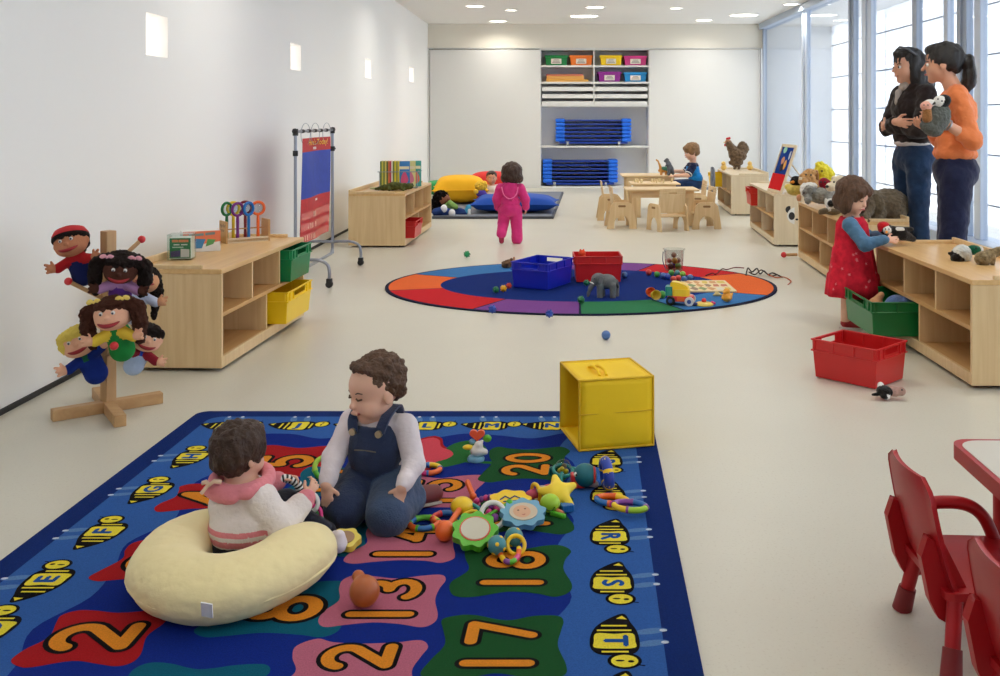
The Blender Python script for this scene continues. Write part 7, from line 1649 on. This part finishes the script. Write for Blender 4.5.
soft('top', [ell(che, (.088, .092, .085)), cap(che+V(0, 0, .06), .045, che+V(.0, 0, .075), .043), cap(ns, .042, ns+br*.003, .042), cap(fs_, .042, fs_, .041)]+chain([ns, ne, tee(ne, nw, .93)], [.044, .040, .028])+chain([fs_, fe, tee(fe, fw, .93)], [.042, .038, .028]), M_sl, t, .005, .012, o_, (32, .004))
M_rd = mat('red_cotton', (206, 34, 56), .85, .2, bump=(45, .3), var=(26, .22))
n = 40; rows = [(.665, .066, .068), (.62, .094, .088), (.55, .100, .094), (.49, .106, .104), (.47, .118, .116), (.40, .128, .126), (.33, .138, .136), (.318, .148, .144), (.25, .156, .152), (.195, .162, .156)]
vs = []; fs = []
for inn in (0, 1):
    for z, rx, ry in rows:
        q = (.665-z)/.47; cx, cy = che.x+.015*q, che.y+.01*q
        for i in range(n):
            a = 2*PI*i/n; f_ = 1+(.055*q*math.sin(9*a+z*6)+.03*q*math.sin(4*a+1)) - .02*inn
            vs.append((cx+rx*f_*math.cos(a), cy+ry*f_*math.sin(a), z))
m_ = len(rows)
for r in range(m_-1):
    for i in range(n):
        j = (i+1) % n; fs += [(r*n+j, r*n+i, (r+1)*n+i, (r+1)*n+j), ((m_+r)*n+i, (m_+r)*n+j, (m_+r+1)*n+j, (m_+r+1)*n+i)]
for r in (0, m_-1):
    for i in range(n):
        j = (i+1) % n; q = (r*n+i, r*n+j, (m_+r)*n+j, (m_+r)*n+i); fs.append(q if r == 0 else q[::-1])
do_ = MB().add(vs, fs, 0, True).build('dress', M_rd, t, loc=o_)
fl = MB(); rd = random.Random(3)
for q in range(26):
    z = rd.uniform(.21, .46); a = rd.uniform(PI*.9, PI*2.1); k_ = (.665-z)/.47
    rx = np.interp(z, [r[0] for r in rows][::-1], [r[1] for r in rows][::-1]); ry = np.interp(z, [r[0] for r in rows][::-1], [r[2] for r in rows][::-1])
    f_ = 1.012+(.055*k_*math.sin(9*a+z*6)+.03*k_*math.sin(4*a+1)); p = V(che.x+.015*k_+rx*f_*math.cos(a), che.y+.01*k_+ry*f_*math.sin(a), z); nn = V(math.cos(a), math.sin(a), .2)
    R = frame(nn); fl.add([p+R @ V(.011*(1 if i % 2 else .4)*math.cos(PI*i/5), .011*(1 if i % 2 else .4)*math.sin(PI*i/5), 0) for i in range(10)], [tuple(range(10))])
tag(fl.build('flower_print', mat('print_pink', (226, 120, 130), .85), do_), kind='stuff')
for a in (fa, fb):
    so_ = soft('shoe', [cap(a+V(0, 0, -.022), .032, a+bf*.075+V(0, 0, -.028), .027)], mat('shoe_red', (160, 26, 36), .5), t, .005, .01, o_)
    MB().prism([(-.04, -.022), (.05, -.028), (.10, -.02), (.10, .02), (.05, .028), (-.04, .022)], -.008, .003, Matrix((bf, V(0, 0, 1).cross(bf), V(0, 0, 1))).transposed(), a+V(0, 0, -.047)).build('sole', mat('sole_white', (222, 212, 206), .7), so_)
soft('hair', [hd.e(0, -.14, .26, .92, 1.0, .84), hd.e(0, -.42, -.42, .88, .66, .66), hd.e(0, .62, .46, .66, .28, .34), hd.e(.74, .14, -.34, .22, .42, .72), hd.e(-.74, .14, -.34, .22, .42, .72), cut(hd.e(0, 1.02, -.34, .66, .50, .62, k=.02))], H_br, t, .005, .012, o_, (48, .007, (1, 1, .25)))

# --- two grown-ups by the glass wall
def adult(label, base, f, hz, hf, hx, hs=.122, back=0):
    t, o_ = person(label, base, 'woman')
    return t, o_
t, o_ = person('woman with long dark hair, dark brown jacket and jeans, arms folded, by the glass wall', (2.36, 6.65, 0), 'woman')
DW = t; c0 = V(2.36, 6.65, 0); bf = V(-.97, -.22, 0).normalized(); br = bf.cross(V(0, 0, 1))      # br points away from the room's camera side
RB_ = Matrix((br, bf, V(0, 0, 1))).transposed()
hd = Head(V(2.325, 6.64, 1.575), (-.97, -.22, -.06), (-.04, 0, 1), .124)
che = c0+V(.0, 0, 1.27); wai = c0+V(.0, 0, 1.08); hip = c0+V(.02, 0, .94)
def pt(x, y, z): return c0+br*x+bf*y+V(0, 0, z)
rs, ls = pt(.165, -.01, 1.375), pt(-.165, -.01, 1.375)
re, rw_ = pt(.205, .07, 1.13), pt(-.07, .17, 1.175); le, lw = pt(-.210, .07, 1.115), pt(.07, .165, 1.15)
legs = [(pt(.085, 0, .88), pt(.075, .0, .49), pt(.075, -.05, .09)), (pt(-.085, 0, .88), pt(-.07, -.01, .49), pt(-.07, -.06, .09))]
body = hd.prims(False, che+V(0, 0, .14), .05)+[ell(che, (.15, .10, .14), RB_), ell(wai, (.125, .095, .12), RB_), ell(hip, (.135, .10, .12), RB_)]+chain([rs, re, rw_], [.048, .040, .027])+chain([ls, le, lw], [.048, .040, .027])
body += hand(rw_, (-br*1+bf*-.15+V(0, 0, -.1)), -bf, .16, .5, 1)+hand(lw, (br*1+V(0, 0, -.1)-bf*.2), -bf, .16, .4, -1)
for h_, k_, a_ in legs: body += chain([h_, k_, a_], [.085, .058, .04])+[cap(a_+V(0, 0, -.045), .04, a_+bf*.15+V(0, 0, -.06), .032)]
b = soft('body', body, SK2, t, .0075, .022, o_); hd.features(b, True, None, H_dk, False, False)
M_bj = cloth('jacket_dark_brown', (40, 30, 28), 40, .3); M_je = cloth('denim_indigo', (28, 50, 80), 180, .3, .25)
jk = [ell(che, (.175, .128, .155), RB_), ell(wai, (.150, .118, .13), RB_), ell(c0+V(.01, 0, 1.045), (.155, .120, .05), RB_), cap(rs-br*.05, .065, rs, .062), cap(ls+br*.05, .065, ls, .062), cap(pt(.06, 0, 1.40), .06, pt(-.06, 0, 1.40), .06)]
jk += chain([rs, re, tee(re, rw_, .86)], [.064, .058, .043])+chain([ls, le, tee(le, lw, .86)], [.064, .058, .043])
jo = soft('jacket', jk, M_bj, t, .0075, .02, o_, (16, .010))
soft('scarf', [ell(pt(0, .06, 1.425), (.045, .04, .035), RB_), cap(pt(.0, .105, 1.385), .022, pt(.0, .120, 1.31), .016)], cloth('scarf_grey_beige', (178, 168, 160)), t, .006, .012, o_, (30, .006))
soft('shirt_hem', [ell(c0+V(.0, 0, 1.022), (.148, .118, .036), RB_)], cloth('shirt_cream', (206, 198, 192)), t, .0075, .012, o_)
tr = [ell(hip+V(0, 0, -.01), (.172, .132, .13), RB_), ell(pt(0, -.03, .90), (.145, .10, .09), RB_)]
for h_, k_, a_ in legs: tr += chain([h_, k_, a_+V(0, 0, .0)], [.094, .066, .056])
soft('jeans', tr, M_je, t, .0075, .02, o_, (14, .008))
for h_, k_, a_ in legs: soft('shoe', [cap(a_+V(0, 0, -.045), .046, a_+bf*.16+V(0, 0, -.057), .036)], mat('shoe_black', (30, 28, 30), .5), t, .008, .01, o_)
ho = soft('hair', [hd.e(0, -.18, .30, .80, .90, .78), hd.e(0, -.66, -.35, .84, .60, .84), hd.e(0, -.92, -1.05, .82, .54, .78), hd.e(-.54, -.30, -.55, .32, .48, .95), hd.e(.54, -.30, -.55, .32, .48, .95), hd.e(-.44, -.66, -1.40, .40, .46, .66), hd.e(.3, -.9, -1.4, .4, .4, .6), hd.e(0, .42, .74, .44, .34, .24)], H_dk, t, .0075, .02, o_, (26, .012, (1, 1, .3)))
MB().tube([hd.P(.84, -.10, .55), hd.P(.58, .30, .98), hd.P(0, .42, 1.12), hd.P(-.58, .30, .98), hd.P(-.84, -.10, .55)], .009, 8).build('sunglasses', mat('sunglasses_grey', (96, 100, 108), .25), ho)

DW.location = (2.625, 7.46, 0); DW.scale = (1.04, 1.04, 1.04)
t, o_ = person('woman with a black ponytail in an orange top and navy trousers holding a plush penguin', (2.45, 6.2, 0), 'woman')
c0 = V(2.45, 6.2, 0); bf = V(-.92, .30, 0).normalized(); br = bf.cross(V(0, 0, 1)); RB_ = Matrix((br, bf, V(0, 0, 1))).transposed()
hd = Head(V(2.375, 6.22, 1.590), (-.90, .34, -.05), (-.02, 0, 1), .122)
che = c0+V(0, 0, 1.28); wai = c0+V(0, 0, 1.09); hip = c0+V(.0, 0, .93)
rs, ls = pt(.160, 0, 1.385), pt(-.165, 0, 1.385)
re, rw_ = pt(.20, .08, 1.12), pt(.0, .17, 1.19); le, lw = V(2.475, 6.00, 1.115), V(2.305, 5.97, 1.215)
legs = [(pt(.085, 0, .88), pt(.085, .02, .49), pt(.09, -.03, .09)), (pt(-.085, 0, .88), pt(-.085, .02, .49), pt(-.09, -.02, .09))]
body = hd.prims(False, che+V(0, 0, .13), .048)+[ell(che, (.15, .105, .14), RB_), ell(wai, (.125, .10, .12), RB_), ell(hip, (.135, .105, .12), RB_)]+chain([rs, re, rw_], [.046, .038, .026])+chain([ls, le, lw], [.046, .040, .026])
body += hand(lw, (-.80, .1, .45), (.1, .9, .2), .175, .45, 1)+hand(rw_, (-br+bf*.5+V(0, 0, .1)), (-bf*.3+V(0, 0, 1)), .17, .5, -1)
for h_, k_, a_ in legs: body += chain([h_, k_, a_], [.085, .058, .04])+[cap(a_+V(0, 0, -.045), .04, a_+bf*.15+V(0, 0, -.06), .032)]
b = soft('body', body, SK2, t, .0075, .022, o_); hd.features(b, False, None, H_dk)
M_or = cloth('jersey_orange', (226, 128, 76), 60, .25)
jk = [ell(che, (.168, .128, .155), RB_), ell(pt(0, .06, 1.24), (.13, .085, .09), RB_), ell(wai, (.142, .120, .13), RB_), ell(c0+V(0, 0, 1.03), (.155, .130, .06), RB_), cap(rs-br*.05, .06, rs, .057), cap(ls+br*.05, .062, ls, .059), cap(pt(.06, -.01, 1.405), .055, pt(-.06, -.01, 1.405), .055)]
jk += chain([rs, re, tee(re, rw_, .35)], [.058, .054, .048])+chain([ls, le, tee(le, lw, .35)], [.060, .056, .048])
soft('jersey_top', jk, M_or, t, .0075, .02, o_, (18, .008))
tr = [ell(hip+V(0, 0, -.005), (.165, .135, .13), RB_), ell(pt(0, -.03, .91), (.145, .11, .09), RB_)]
for h_, k_, a_ in legs: tr += chain([h_, k_, a_+V(0, 0, -.03)], [.102, .080, .092])
soft('trousers', tr, cloth('twill_navy', (26, 32, 62), 90, .2, .15), t, .0075, .02, o_, (12, .008))
for h_, k_, a_ in legs: soft('shoe', [cap(a_+V(0, 0, -.045), .046, a_+bf*.16+V(0, 0, -.057), .036)], MATS['shoe_black'], t, .008, .01, o_)
ho = soft('hair', [hd.e(0, -.20, .30, .80, .92, .78), hd.e(0, -.50, -.10, .66, .50, .50), hd.e(0, .40, .72, .46, .36, .26), hd.e(0, -1.0, .18, .20, .22, .22), hd.e(0, -1.28, -.05, .30, .30, .46), hd.e(0, -1.30, -.70, .32, .34, .66), hd.e(0, -1.12, -1.15, .24, .28, .36)], H_dk, t, .0075, .012, o_, (30, .010, (1, 1, .3)))
MB().torus(hd.P(0, -1.08, .14), .20*hd.s, .05*hd.s, hd.R @ frame(V(0, 1, .2)), 16, 8).build('hair_tie', mat('hair_tie', (96, 96, 104), .5), ho)
MB().torus(tee(le, lw, .92), .031, .006, frame(lw-le), 20, 8).build('wristwatch', mat('watch_steel', (170, 172, 178), .3, metal=.8), t, loc=o_)
